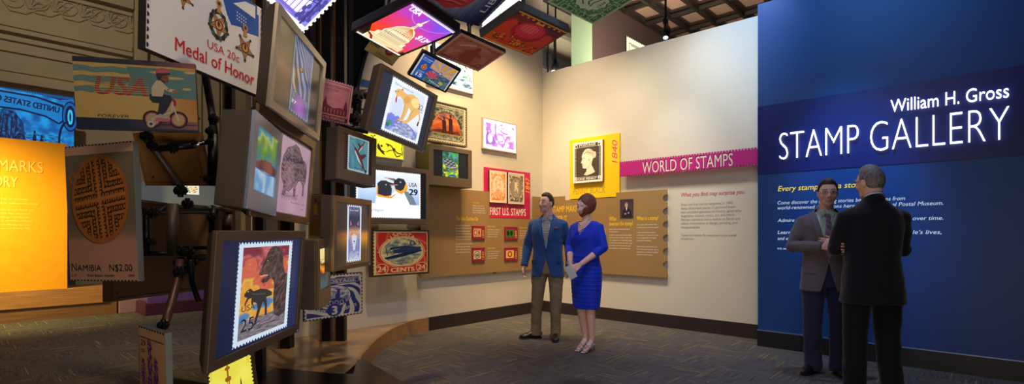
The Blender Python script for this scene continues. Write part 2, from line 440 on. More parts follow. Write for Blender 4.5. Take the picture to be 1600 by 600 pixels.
def art_namibia(A):
    A.k = .8
    A.grad(0, 0, 1, 1, lambda u, v: ramp([(0,(214,160,134)),(.30,(206,150,124)),(.34,(150,120,98)),(.42,(128,112,92)),(1,(132,120,100))], v+.04*nz(u*2, 3)), 10, 24)
    A.rect(0, .93, 1, 1, (224,176,150)); scallops(A, 20)
    u0, v0 = .50, .60
    A.ell(.47, .585, .40, .31, (104,74,48), 40)
    A.ell(u0, v0, .42, .325, (188,112,54), 40); A.ell(u0, v0, .375, .29, (122,84,44), 40)
    A.grad(.125, .31, .875, .89, lambda u, v: basket(u, v), 76, 96, lambda u, v: (u-.5)**2+(v-.5)**2 < .249)
    A.line([(.10,.72),(.05,.78),(.12,.81),(.16,.76)], .016, (196,120,60))
    A.text('N', .04, .075, .075, .062, (34,28,28)); A.text('AMIBIA', .125, .075, .36, .048, (34,28,28)); A.text('N$2.00', .60, .075, .33, .052, (34,28,28))
    A.text('Grain Basket, Nyemba', .27, .035, .40, .016, (34,28,28), bold=.02); A.text('J.v.N', .03, .035, .08, .016, (34,28,28)); A.text('1997', .87, .035, .09, .016, (34,28,28), bold=.02)
def basket(u, v):
    x, y = (u-.5)*2, (v-.5)*2; r = 0.12; c, s = math.cos(r), math.sin(r); x, y = x*c+y*s, -x*s+y*c
    if abs(x) < .05 or abs(y) < .04: return (206,128,62)
    ax, ay = abs(x), abs(y); m_ = min(ax, ay)*8.5; al = max(ax, ay)
    on = m_ % 1 < .34 or (int(m_) % 2 == 0 and math.sin(al*68) > .1)
    return (62,44,26) if on else (200,122,58)
def art_lavender(A):
    A.grad(0, 0, 1, 1, lambda u, v: (226,170,128), 4, 4); scallops(A, 10)
    A.rect(.03, .885, .97, .893, (44,34,36))
    A.rect(.02, .10, .035, .89, (60,44,44))
    A.text('29', .10, .80, .18, .065, (40,34,46)); A.text('USA', .10, .725, .17, .045, (110,80,70))
    rnd = random.Random(3)
    for (su, sv, h) in ((.46,.88,.36),(.70,.72,.30),(.26,.66,.32),(.55,.52,.2),(.80,.48,.22)):
        A.line([(su+.04, 0.05), (su+.02, sv-h*.7), (su, sv)], .008, (74,92,58))
        for k in range(70):
            t = rnd.random(); A.ell(su+rnd.uniform(-1,1)*.11*(.35+.9*t*(1.2-t)), sv-h*t, .022, .012, rnd.choice([(142,62,160),(112,44,134),(170,90,180),(86,40,104)]), 6, rnd.uniform(-1,1))
    for k in range(14): A.line([(.05+k*.02,.02),(.02+k*.03,.26+.05*math.sin(k*3))], .008, (96,104,66))
def art_dino(A):
    A.stamp(20, 26, (205,222,238)); 
    def sky(u, v):
        n = nz(u*3.2, v*7, 1, 3); t = v+.30*n
        return ramp([(0,(70,110,170)),(.24,(84,128,176)),(.30,(226,172,60)),(.42,(216,140,52)),(.52,(214,178,80)),(.60,(196,86,62)),(.72,(206,104,78)),(.8,(150,60,60)),(.9,(200,110,110)),(1,(120,44,62))], t)
    A.grad(.07, .055, .93, .95, sky, 40, 60)
    A.grad(.07, .055, .93, .29, lambda u, v: mix((150,138,142), (84,78,92), .5+1.1*nz(u*9-v*4, v*24, 2, 3)), 50, 34, lambda u, v: v < .72+.3*u*(1-u))
    body = [(.93,.28),(.93,.60),(.86,.62),(.80,.70),(.76,.86),(.70,.93),(.60,.95),(.50,.93),(.42,.80),(.36,.70),(.36,.64),(.42,.66),(.47,.62),(.41,.60),(.41,.575),(.50,.575),(.58,.62),(.62,.55),(.60,.44),(.64,.30),(.74,.22),(.88,.20)]
    body = [(.93,.20),(.93,.62),(.87,.64),(.83,.72),(.80,.84),(.74,.92),(.66,.95),(.56,.94),(.49,.88),(.45,.80),(.40,.735),(.365,.70),(.36,.665),(.40,.655),(.46,.665),(.53,.64),(.47,.625),(.42,.615),(.405,.59),(.44,.575),(.52,.58),(.58,.61),(.63,.59),(.66,.52),(.655,.42),(.67,.30),(.70,.20),(.80,.16)]
    A.poly(body, (62,44,48))
    A.grad(.36, .20, .93, .95, lambda u, v: mix((104,78,74), (38,30,36), .5+.9*nz(u*7+v*3, v*16-u*6, 5, 3)), 60, 76,
           lambda u, v: inside(.36+.57*u, .20+.75*v, body))
    A.ell(.50, .80, .010, .008, (190,150,80)); A.line([(.44,.775),(.52,.83),(.58,.84)], .010, (34,26,30)); A.line([(.60,.62),(.68,.66),(.72,.76)], .008, (34,26,30)); A.line([(.70,.50),(.78,.52),(.84,.60)], .010, (34,26,30))
    for k in range(7): A.poly([(.385+k*.02,.655),(.40+k*.02,.655),(.392+k*.02,.638)], (214,196,176))
    small = [(.13,.50),(.17,.53),(.22,.545),(.28,.51),(.40,.52),(.52,.50),(.62,.46),(.62,.42),(.52,.42),(.54,.34),(.55,.22),(.51,.23),(.50,.33),(.46,.38),(.42,.30),(.36,.18),(.44,.20),(.33,.155),(.32,.17),(.37,.32),(.35,.38),(.29,.40),(.27,.36),(.25,.40),(.25,.45),(.20,.44),(.15,.38),(.14,.40),(.18,.46),(.13,.475)]
    A.poly(small, (44,44,46)); A.line([(.26,.49),(.34,.47),(.5,.46)], .014, (70,72,62)); A.ell(.19,.518,.008,.007,(220,200,90),8)
    A.text('USA', .10, .33, .22, .062, (26,30,52), bold=.0); A.text('25', .10, .13, .22, .135, (26,30,52)); A.text('Tyrannosaurus', .40, .125, .42, .035, (26,30,52), shear=.3)
def inside(x, y, poly):
    c = False; n = len(poly)
    for i in range(n):
        x1, y1 = poly[i]; x2, y2 = poly[(i+1) % n]
        if (y1 > y) != (y2 > y) and x < (x2-x1)*(y-y1)/(y2-y1)+x1: c = not c
    return c
def art_zebra(A):
    A.stamp(8, 26, (120,140,170), r=.25)
    def f(u, v):
        d = u*2.2 + v*3.0 + .45*math.sin(v*5+u*2)
        if v < .26: 
            r = math.hypot((u-.5)/.42, (v-.08)/.2); return mix((190,110,220), (92,60,140), r*.8) if r < 1 else mix((110,140,170),(60,80,110),.5+nz(u*8,v*8))
        s = math.sin(d*15+nz(u*3, v*4)*3); base = ramp([(0,(70,110,220)),(.5,(110,150,235)),(1,(90,120,190))], u)
        if u < .3 and .3 < v < .6: base = mix((190,90,100), (150,160,110), .5+nz(u*8, v*8)); s += .2
        return mix((44,44,52), base, .5+s*.8) if s < .2 else mix(base, (200,205,170), max(0, s-.6)*(1-u)*2)
    A.grad(.06, .03, .94, .97, f, 44, 120)
    A.ell(.42, .62, .12, .035, (60,50,50)); A.ell(.42, .62, .05, .02, (170,160,90))
    A.text('37', .08, .13, .24, .045, (250,250,250), bold=.02)
def art_abstract(A):
    def f(u, v):
        n = nz(u*2.5, v*2.5, 4, 2)
        if v > .44+.1*math.sin(u*3): return ramp([(0,(70,140,180)),(.35,(90,150,120)),(.6,(120,160,60)),(.85,(200,210,120)),(1,(90,160,180))], (v-.44)*1.6+n*.6+.3*(1-u)*(v))
        if v > .33: return mix((150,80,60), (96,48,60), u+n)
        r = math.sin(math.hypot(u-.1, v-.1)*14+n*3); return mix((190,225,250), (110,170,225), .5+.5*r)
    A.grad(0, 0, 1, 1, f, 36, 40); A.line([(0,.35),(.5,.31),(1,.36)], .012, (40,90,160))
def art_bison(A):
    A.stamp(20, 30, (206,168,190)); 
    A.grad(.05, .035, .95, .965, lambda u, v: mix((214,178,198), (196,156,184), .5+nz(u*3, v*3)), 10, 14)
    body = [(.22,.86),(.34,.90),(.46,.96),(.58,.93),(.66,.86),(.72,.80),(.86,.76),(.90,.66),(.88,.50),(.84,.46),(.84,.30),(.80,.30),(.79,.45),(.70,.50),(.62,.48),(.56,.40),(.56,.26),(.50,.26),(.49,.40),(.44,.36),(.34,.30),(.28,.32),(.22,.24),(.17,.24),(.18,.38),(.10,.46),(.08,.60),(.12,.74)]
    A.poly(body, (120,104,128))
    A.grad(.08, .24, .90, .96, lambda u, v: mix((200,165,188), (36,32,50), .35+1.0*abs(nz(u*7+v*2, v*12, 3, 4))+.35*nz(u*2, v*2, 8)), 60, 70,
           lambda u, v: inside(.08+.82*u, .24+.72*v, body))
    A.line(body+[body[0]], .008, (40,36,54)); A.ell(.14, .56, .03, .02, (28,24,36)); A.line([(.24,.70),(.30,.76),(.30,.80)], .02, (30,26,40))
    for k in range(46): A.line([(.12+.5*(k/46), .22+.03*math.sin(k)), (.15+.5*(k/46), .27+.03*math.sin(k*2))], .006, (70,58,84))
    A.text('American Buffalo', .42, .16, .32, .022, (70,54,84)); A.text('USA', .80, .16, .09, .03, (70,54,84), rot=0); A.text('15c', .80, .09, .10, .03, (70,54,84))
def art_hall(A):
    A.stamp(18, 16, (255,252,255))
    A.grad(.06, .06, .94, .94, lambda u, v: mix((112,110,215), (160,150,240), .5+nz(u*4, v*4, 2, 3)), 24, 24)
    A.poly([(.06,.10),(.72,.10),(.72,.52),(.40,.60),(.06,.66)], (224,216,255))
    for k in range(8):
        u = .10+k*.083; A.rect(u, .12, u+.052, .50, (255,250,240)); A.rect(u, .12, u+.012, .50, (110,80,190))
        A.ell(u+.03, .44, .008, .012, (140,40,60), 8)
    A.rect(.06, .50, .74, .53, (90,70,170)); A.rect(.06,.085,.78,.12,(120,100,200))
    for k in range(22): A.ell(.80+.10*math.sin(k*2.4), .26+.16*math.cos(k*1.7), .035, .035, (74,66,150), 8)
    A.line([(.60,.3),(.86,.36),(.93,.3)], .01, (60,50,130)); A.line([(.83,.05),(.82,.4)], .02, (60,50,120))
    A.poly([(.1,.66),(.4,.60),(.72,.53),(.9,.52),(.9,.60),(.4,.75),(.1,.80)], (238,234,255))
def art_smith(A):
    A.rect(0,0,1,1,(216,150,156)); scallops(A, 17)
    A.frame(.04, .012, (96,36,48))
    A.grad(.09, .10, .93, .90, lambda u, v: mix((196,126,136), (176,104,116), .5+.8*nz(u*5, v*20, 2)), 20, 30)
    A.text('FOR THE INCREASE AND DIFFUSION OF', .06, .83, .86, .05, (92,30,44)); A.text('KNOWLEDGE AMONG MEN', .2, .745, .5, .05, (92,30,44))
    A.poly([(.06,.18),(.06,.40),(.14,.40),(.14,.62),(.20,.66),(.24,.60),(.24,.44),(.34,.42),(.42,.44),(.44,.52),(.46,.60),(.48,.50),(.50,.40),(.62,.34),(.70,.36),(.78,.38),(.84,.36),(.86,.52),(.88,.58),(.90,.52),(.93,.36),(.93,.18)], (110,40,52))
    for k in range(12): A.rect(.12+k*.067, .22, .135+k*.067, .32, (190,120,130))
    A.rect(.06, .165, .94, .19, (200,134,142)); A.rect(.05,.05,.95,.155,(104,34,48)); A.text('UNITED STATES POSTAGE', .08, .07, .82, .065, (226,170,172), bold=.02)
def art_swim(A):
    A.stamp(11, 16, (214,226,230)); A.grad(.07, .05, .93, .95, lambda u, v: mix((120,180,190), (70,140,160), .5+1.1*nz(u*3+v, v*2, 3, 2)), 20, 28)
    for (u, v, s, r) in ((.58,.70,.55,.9), (.52,.42,1,-.95)):
        c, n = math.cos(r), math.sin(r)
        def T(x, y): return (u+(x*c-y*n)*s, v+(x*n+y*c)*s*A.asp)
        A.poly([T(-.42,.0),(T(-.28,.07)),T(.05,.12),T(.34,.05),T(.46,.0),T(.34,-.07),T(.05,-.10),T(-.28,-.06)], (112,58,52))
        A.poly([T(-.25,-.02),T(.05,-.02),T(.32,-.03),T(.05,-.10),T(-.28,-.06)], (226,228,226))
        A.poly([T(-.05,.08),T(.02,.34),T(.10,.36),T(.12,.09)], (100,54,52)); A.poly([T(.40,.02),T(.56,.10),T(.56,-.04)], (80,40,44)); A.poly([T(-.42,.0),T(-.54,-.02),T(-.40,-.03)], (50,40,40))
    A.text('$2.90', .12, .10, .12, .06, (20,50,60), rot=1.57); A.text('Macaroni', .3, .09, .42, .05, (30,80,90), shear=.3); A.text('USA', .1, .86, .2, .045, (30,60,70))
def art_wolf(A):
    A.stamp(7, 30, (220,232,250))
    def f(u, v):
        x = abs(u-.5)*2
        warm = max(0, 1-abs(v-.53)/.13)
        base = ramp([(0,(200,205,220)),(.2,(120,130,170)),(.45,(150,150,180)),(.6,(60,60,90)),(.8,(46,52,84)),(1,(90,104,140))], v+.10*nz(u*5, v*12, 3, 2))
        if .18 < v < .48 and x < .62*(v-.08)*2.1: base = mix(base, (235,235,248), .75)
        base = mix(base, (252,176,110), warm*.75)
        if x > .9-.4*v and v < .4: base = mix(base, (96,104,150), .6)
        return base
    A.grad(.10, .03, .90, .97, f, 26, 90)
    for s in (-1, 1):
        A.poly([(.5+s*.38,.60),(.5+s*.30,.80),(.5+s*.10,.66)], (40,40,66)); A.poly([(.5+s*.31,.63),(.5+s*.28,.74),(.5+s*.17,.66)], (150,120,140)); A.ell(.5+s*.17, .475, .055, .012, (30,26,40), 10); A.ell(.5+s*.17, .476, .03, .008, (235,190,90), 8)
    A.poly([(.44,.37),(.56,.37),(.53,.345),(.47,.345)], (24,22,34)); A.line([(.5,.345),(.5,.31)], .006, (40,36,56))
    A.text('Gray Wolf', .16, .895, .6, .028, (225,235,250), shear=.2)
def art_ambercard(A):
    A.grad(0, 0, 1, 1, lambda u, v: ramp([(0,(40,70,84)),(.25,(52,80,92)),(.46,(44,44,48)),(.5,(220,90,30)),(.60,(252,160,40)),(.70,(90,60,50)),(.73,(226,206,120)),(1,(240,222,150))], v+.09*math.sin(u*4)+.05*nz(u*4, v*5)), 12, 50)
    A.line([(0,.62),(.4,.60),(1,.52)], .014, (30,30,40)); A.line([(0,.74),(.6,.73),(1,.80)], .008, (120,100,60))
def engraved(fr, to, sx, sy, k=1.0): return lambda u, v: mix(fr, to, .5+k*nz(u*sx, v*sy, 3, 4)*1.6)
def art_threecent(A):
    P, B = (214,210,206), (40,56,142)
    A.stamp(17, 12, P, r=.32)
    A.grad(.035, .05, .965, .95, lambda u, v: P if math.sin(9*math.atan2(v-.5, u-.5)+26*math.hypot((u-.5)*1.3, v-.5)+3*nz(u*3,v*3)) > .15 else B, 120, 84)
    A.ell(.5, .50, .30, .27, B, 36); A.ell(.5, .5, .285, .25, P, 36)
    A.grad(.24, .28, .76, .72, engraved((214,210,206), (90,104,170), 6, 9, .8), 30, 24, lambda u, v: ((u-.5)/.53)**2+((v-.5)/.53)**2 < 1)
    A.poly([(.30,.36),(.32,.50),(.42,.52),(.42,.44),(.52,.45),(.52,.56),(.55,.56),(.55,.64),(.50,.66),(.64,.66),(.60,.64),(.60,.45),(.68,.42),(.72,.32),(.60,.30),(.30,.31)], B)
    for k in range(4): A.ring(.36+k*.09, .345, .03, .045, .012, P, 14)
    A.rect(.06, .78, .94, .925, B); A.rect(.07, .80, .93, .905, P); A.rect(.075, .81, .925, .895, B)
    A.text('U.S. POSTAGE', .12, .82, .76, .062, P, bold=.03)
    A.ell(.5, .17, .13, .15, B); A.text('3', .455, .07, .10, .20, P, bold=.05)
    A.text('THREE', .10, .20, .26, .07, P, bold=.03, rot=-.22); A.text('CENTS', .65, .13, .26, .07, P, bold=.03, rot=.22)
def art_jersey(A):
    A.stamp(10, 16, (190,176,160)); A.grad(.08, .05, .92, .95, lambda u, v: ramp([(0,(40,90,40)),(.2,(60,120,50)),(.24,(60,70,80)),(1,(120,140,150))], v+.03*nz(u*6, v*6)), 10, 20)
    A.poly([(.40,.52),(.38,.72),(.50,.80),(.62,.76),(.64,.52)], (226,196,40)); A.ell(.50, .85, .09, .055, (60,40,34)); A.rect(.41,.42,.63,.53,(40,80,170))
    A.line([(.45,.43),(.40,.26),(.36,.16)], .07, (70,46,36)); A.line([(.58,.43),(.60,.28),(.56,.18)], .07, (70,46,36)); A.line([(.62,.74),(.80,.80)], .05, (70,46,36)); A.text('10', .46, .60, .14, .09, (30,90,50))
def art_sabre(A):
    A.stamp(18, 24, (246,250,255))
    A.grad(.07, .05, .93, .95, lambda u, v: mix((250,252,255), (215,228,252), .5+nz(u*2, v*2, 4)), 12, 16)
    A.grad(.07, .05, .93, .36, lambda u, v: mix((120,140,225), (190,205,250), .5+1.2*nz(u*4, v*5, 2, 3)), 24, 16, lambda u, v: v < .95-.5*u+.12*math.sin(u*8))
    A.poly([(.07,.30),(.16,.38),(.24,.33),(.34,.37),(.44,.31),(.60,.30),(.80,.24),(.93,.14),(.93,.10),(.07,.16)], (128,132,228)); A.ell(.16, .19, .07, .05, (70,150,130)); A.ell(.12,.14,.05,.04,(60,120,120))
    rock = [(.22,.05),(.28,.20),(.38,.28),(.46,.32),(.62,.30),(.74,.24),(.86,.14),(.90,.05)]
    A.grad(.22, .05, .90, .32, lambda u, v: mix((120,130,180), (196,204,236), .5+1.4*nz(u*7, v*8, 3, 3)), 36, 20, lambda u, v: inside(.22+.68*u, .05+.27*v, rock))
    O, Dk = (240,190,112), (206,140,66)
    cat = [(.13,.76),(.17,.83),(.25,.85),(.34,.83),(.44,.82),(.58,.87),(.74,.84),(.84,.74),(.86,.62),(.82,.56),(.78,.50),(.70,.42),(.62,.33),(.56,.29),(.47,.29),(.48,.32),(.56,.36),(.60,.46),(.62,.56),(.55,.60),(.53,.50),(.50,.40),(.47,.31),(.36,.28),(.33,.30),(.40,.35),(.42,.46),(.42,.60),(.36,.68),(.28,.72),(.22,.70),(.18,.70)]
    A.poly(cat, O); A.ell(.70, .74, .12, .09, (250,226,150), 20); A.ell(.46, .72, .09, .07, (226,170,90), 16, .4); A.line([(.43,.62),(.45,.48),(.42,.34)], .012, Dk); A.line([(.70,.62),(.64,.52),(.62,.40)], .012, Dk)
    A.line([(.84,.60),(.90,.50),(.88,.38)], .028, (226,160,80)); A.line([(.885,.42),(.875,.35)], .04, (70,50,60)); A.line([(.30,.29),(.38,.285)], .02, (200,140,80))
    A.poly([(.155,.70),(.20,.70),(.22,.60),(.20,.56),(.17,.64)], (176,40,52)); A.poly([(.16,.70),(.18,.70),(.172,.60)], (255,255,255)); A.ell(.20, .785, .012, .010, (40,30,30), 8); A.poly([(.26,.84),(.29,.89),(.33,.84)], Dk); A.ell(.135,.765,.016,.012,(60,40,40),8)
    A.text('Sabre-tooth cat', .08, .885, .50, .040, (90,110,170), shear=.2); A.text('32', .78, .66, .14, .105, (60,64,96)); A.text('USA', .85, .61, .09, .03, (90,94,126))
def art_capitol(A):
    A.grad(0, 0, 1, 1, lambda u, v: ramp([(0,(248,64,20)),(.25,(252,72,44)),(.5,(240,54,110)),(.72,(200,60,200)),(.86,(140,80,235)),(1,(120,100,250))], (v*.75+.25*u)+.16*nz(u*3, v*3, 6, 3)), 40, 40)
    A.poly([(0,0),(0,.30),(.10,.18),(.2,.10),(.92,.03),(.97,.12),(1,.10),(1,0)], (34,10,10))
    W = (255,244,200)
    A.poly([(.12,.0),(.12,.16),(.18,.18),(.18,.26),(.24,.28),(.22,.34),(.26,.40),(.30,.50),(.38,.58),(.46,.62),(.48,.72),(.45,.73),(.45,.77),(.48,.78),(.485,.86),(.50,.93),(.515,.86),(.52,.78),(.55,.77),(.55,.73),(.52,.72),(.54,.62),(.63,.58),(.71,.50),(.75,.40),(.79,.34),(.77,.28),(.83,.26),(.84,.18),(.90,.16),(.90,.0)], W)
    for k in range(15): A.poly([(.27+k*.033,.28),(.283+k*.033,.28),(.283+k*.033,.345),(.27+k*.033,.345)], (120,60,30))
    for k in range(15): A.rect(.27+k*.033, .175, .284+k*.033, .245, (205,140,60))
    for k in range(11):
        t = -1+2*k/10; A.line([(.5+t*.22, .40), (.5+t*.17, .50), (.5+t*.03, .61)], .012, (236,120,50) if k > 5 else (226,190,130))
    for k in range(8): A.ell(.33+k*.048, .43, .008, .012, (90,50,30), 8)
    for k in range(20): A.rect(.16+k*.037, .03, .172+k*.037, .13, (226,170,60))
    A.rect(.2, .26, .8, .272, (220,180,110)); A.rect(.14,.155,.88,.168,(226,190,120))
    for k in range(4): A.rect(.463+k*.02, .66, .473+k*.02, .71, (210,140,80))
    A.line([(.30,.02),(.22,.10),(.12,.14)], .03, (160,30,20)); A.line([(.62,.02),(.74,.05),(.93,.03)], .03, (214,70,20))
    A.ring(.55, 1.02, .42, .30, .012, (200,130,250), 30, PI*1.02, PI*1.98)
    A.text('USA', .06, .885, .24, .085, (255,255,255), bold=.05); A.text('$13', .73, .50, .20, .115, (255,250,255), bold=.05); A.text('65', .93, .55, .06, .06, (255,250,255), bold=.05)
    A.rect(0, .965, 1, 1, (255,252,250)); A.rect(0, 0, 1, .035, (255,252,240))
    for k in range(30):
        A.ell((k+.5)/30, 1, .009, .013, (60,60,70), 8, 0, PI, 2*PI); A.ell((k+.5)/30, 0, .009, .013, (20,14,14), 8, 0, 0, PI)
def art_olive(A):
    A.rect(0,0,1,1,(166,148,92)); scallops(A, 16); A.text('DALE', .05, .50, .30, .22, (40,34,30), bold=.02); A.ell(.66,.7,.14,.3,(130,40,40)); A.ell(.66,.75,.08,.16,(190,130,110)); A.text('United States', .36, .2, .5, .12, (60,50,40), shear=.3)
def art_lotus(A):
    A.rect(0, 0, 1, 1, (236,240,240))
    for k in range(16): A.ell(.0, (k+.5)/16, .012, .018, (20,20,22), 8, 0, -PI/2, PI/2); A.ell(1, (k+.5)/16, .012, .018, (20,20,22), 8, 0, PI/2, 1.5*PI)
    A.rect(.04, .0, .34, 1, (30,96,196))
    A.grad(.33, 0, .96, .48, lambda u, v: mix((40,64,110), (110,150,150), .5+1.2*nz(u*6, v*6, 3, 3)), 26, 16); A.rect(.33,.48,.96,1,(196,170,214))
    A.poly([(.33,.42),(.45,.55),(.56,.50),(.64,.62),(.74,.50),(.96,.40),(.96,.48),(.33,.6)], (60,90,160))
    for k in range(11):
        a0 = PI*(k+.05)/11; a1 = PI*(k+.6)/11; q = []
        for a in (a0, a1):
            u, v = .64+.8*math.cos(a), .56+1.0*math.sin(a); u = max(.33, min(.96, u)); v = min(1, max(.56, v)); q.append((u, v))
        A.poly([(.64,.56), q[0], q[1]], (246,180,50) if k % 2 else (250,196,80))
    A.poly([(.58,.54),(.64,.66),(.71,.54)], (70,110,190)); A.ell(.64,.56,.03,.035,(255,240,190))
    for k in range(9):
        a = .25+2.6*k/8; A.ell(.47+.10*math.cos(a), .27+.14*math.sin(a), .08, .035, (214,56,92) if k % 2 else (236,110,140), 12, a)
    A.ell(.47, .27, .05, .05, (226,80,110))
    for k in range(6): A.ell(.50+k*.055, .13-.012*k, .022, .032, (220,226,226), 8)
    A.ell(.78,.2,.07,.07,(206,196,90)); A.ell(.66,.36,.05,.025,(70,130,80)); A.ell(.38,.16,.06,.03,(80,130,60)); A.ell(.86,.33,.05,.025,(80,140,90))
    A.ell(.19, .52, .075, .10, (240,140,40)); A.ell(.19,.52,.045,.06,(200,50,40)); A.ell(.19,.64,.03,.035,(240,140,40)); A.ell(.19,.52,.02,.03,(245,200,70))
    A.text('15', .10, .08, .17, .15, (250,250,255), bold=.05); A.text('Sri Lanka', .07, .86, .24, .06, (240,246,255), bold=.02); A.text('POSTAGE', .07, .78, .20, .045, (230,240,255)); A.text('LANKA', .10, .30, .17, .055, (240,246,255)); A.text('POST', .10, .24, .13, .035, (240,246,255))
def art_redbrown(A):
    D, P = (150,66,50), (206,158,138)
    A.rect(0,0,1,1,P)
    for k in range(24): A.ell((k+.5)/24, 1, .012, .018, (24,20,20), 8, 0, PI, 2*PI); A.ell((k+.5)/24, 0, .012, .018, (24,20,20), 8, 0, 0, PI)
    A.rect(.04, .07, .96, .93, D); A.grad(.09, .15, .91, .86, lambda u, v: mix((190,124,104), (160,84,66), .5+1.3*nz(u*4, v*4, 7, 3)), 26, 20); A.frame(.06, .008, P)
    A.poly([(.44,.14),(.36,.30),(.40,.48),(.30,.60),(.34,.66),(.44,.60),(.50,.76),(.55,.80),(.60,.74),(.58,.62),(.70,.56),(.74,.46),(.62,.48),(.66,.30),(.70,.14)], D)
    A.poly([(.18,.40),(.46,.66),(.22,.70),(.12,.62)], (176,100,80)); A.poly([(.60,.62),(.84,.76),(.88,.66),(.74,.52)], (176,100,80)); A.line([(.2,.2),(.8,.3)], .02, D); A.poly([(.16,.64),(.42,.84),(.46,.80),(.2,.6)], P)
    A.text('U.S. POSTAGE', .14, .87, .5, .045, P); A.text('SPECIAL', .70,.87,.2,.045,P); A.ell(.86,.2,.06,.08,D); A.text('10', .83, .17, .06, .06, P, bold=.03)
def art_liberty(A):
    A.grad(0, 0, 1, 1, lambda u, v: mix((26,38,84), (196,204,224), max(0, .55-math.hypot(u-.38, v-.62))*1.9+.12*nz(u*3, v*30, 2)), 24, 40)
    A.poly([(.10,1),(.16,.80),(.10,.62),(.2,.40),(.36,.34),(.52,.36),(.60,.30),(.72,.44),(.66,.60),(.72,.8),(.7,1)], (176,52,62))
    for k in range(18): A.line([(.14+k*.032,.96),(.20+k*.022,.6),(.18+k*.03,.44+.03*math.sin(k*2))], .008, (226,130,134) if k % 2 else (120,24,40))
    A.text('LIBERTY', .20, .10, .62, .085, (205,212,226)); A.text('U.S.', .03, .86, .12, .06, (190,198,214), rot=-.0)
    A.rect(0, 0, 1, .035, (150,160,196))
    for k in range(20): A.ell((k+.5)/20, 0, .016, .02, (16,18,26), 8, 0, 0, PI); A.ell(0, (k+.5)/20, .016, .016, (16,18,26), 8, 0, -PI/2, PI/2)
def art_lantern(A):
    A.grad(0, 0, 1, 1, lambda u, v: ramp([(0,(214,92,30)),(.5,(196,60,26)),(1,(60,34,70))], v+.25*nz(u*4, v*4, 2, 3)), 24, 20)
    for (u, v, ru, rv) in ((.12,.5,.11,.26),(.87,.42,.12,.3),(.35,.16,.2,.13)): A.ell(u, v, ru, rv, (216,66,44), 24)
    A.ell(.50, .58, .30, .30, (190,30,50), 36); A.ell(.50, .62, .25, .23, (226,58,76), 32); A.ell(.46,.66,.16,.13,(240,96,104),24)
    for k in range(-4, 5): A.line([(.5+k*.07*math.cos(t)*1.0, .58+.30*math.sin(t)) for t in [(-1.35+i*.3) for i in range(10)]], .008, (150,24,40))
    A.rect(.42, .86, .58, .90, (226,170,50)); A.rect(.44,.25,.56,.29,(220,160,40))
    rnd = random.Random(5)
    for k in range(70): A.ell(rnd.uniform(.04,.94), abs(rnd.gauss(.16,.09))+.03, rnd.uniform(.008,.028), rnd.uniform(.008,.03), rnd.choice([(240,160,40),(250,190,70),(150,50,30),(90,60,20)]), 7, rnd.uniform(-1,1))
    for k in range(8): A.ell(.1+k*.11, .93, .03, .02, (230,150,40), 8)
    A.rect(0,.965,1,1,(240,160,50)); A.rect(0,0,1,.04,(240,160,50))
    for k in range(26): A.ell((k+.5)/26, 1, .011, .015, (40,34,30), 8, 0, PI, 2*PI); A.ell((k+.5)/26, 0, .011, .015, (40,34,30), 8, 0, 0, PI)
def art_green(A):
    G, P = (44,112,62), (176,206,170)
    A.rect(0,0,1,1,P); A.rect(.03,.03,.97,.97,G)
    A.grad(.05, .05, .95, .95, lambda u, v: P if math.sin(u*60+6*nz(u*5,v*5))*math.sin(v*60+6*nz(v*5,u*5,4)) > .45 else (70,134,84), 90, 90)
    for (u0, v0, u1, v1) in ((.04,.04,.30,.16),(.36,.04,.64,.16),(.70,.04,.96,.16),(.04,.84,.30,.96),(.36,.84,.64,.96),(.70,.84,.96,.96),(.04,.22,.16,.42),(.04,.56,.16,.78),(.84,.22,.96,.42),(.84,.56,.96,.78)):
        A.rect(u0, v0, u1, v1, P); A.rect(u0+.012, v0+.012, u1-.012, v1-.012, G)
        um, vm = (u0+u1)/2, (v0+v1)/2; A.line([(um-.06,vm),(um-.03,vm+.025),(um,vm-.01),(um+.03,vm+.025),(um+.06,vm)], .012, P)
    pts = []
    for k in range(24): a = 2*PI*k/24; r = .27 if k % 2 else .31; pts.append((.5+r*math.cos(a), .5+r*math.sin(a)))
    A.poly(pts, G); A.poly([(.5+(p[0]-.5)*.93, .5+(p[1]-.5)*.93) for p in pts], (196,214,190))
    for (pl) in ([(.34,.55),(.40,.62),(.50,.60),(.56,.66),(.66,.62),(.66,.54),(.56,.50),(.44,.52),(.38,.46)], [(.40,.70),(.48,.74),(.58,.72)], [(.36,.42),(.46,.44),(.60,.40),(.64,.46)]): A.line(pl, .022, G)
    A.text('1334', .42, .28, .18, .06, (30,80,46), bold=.03)
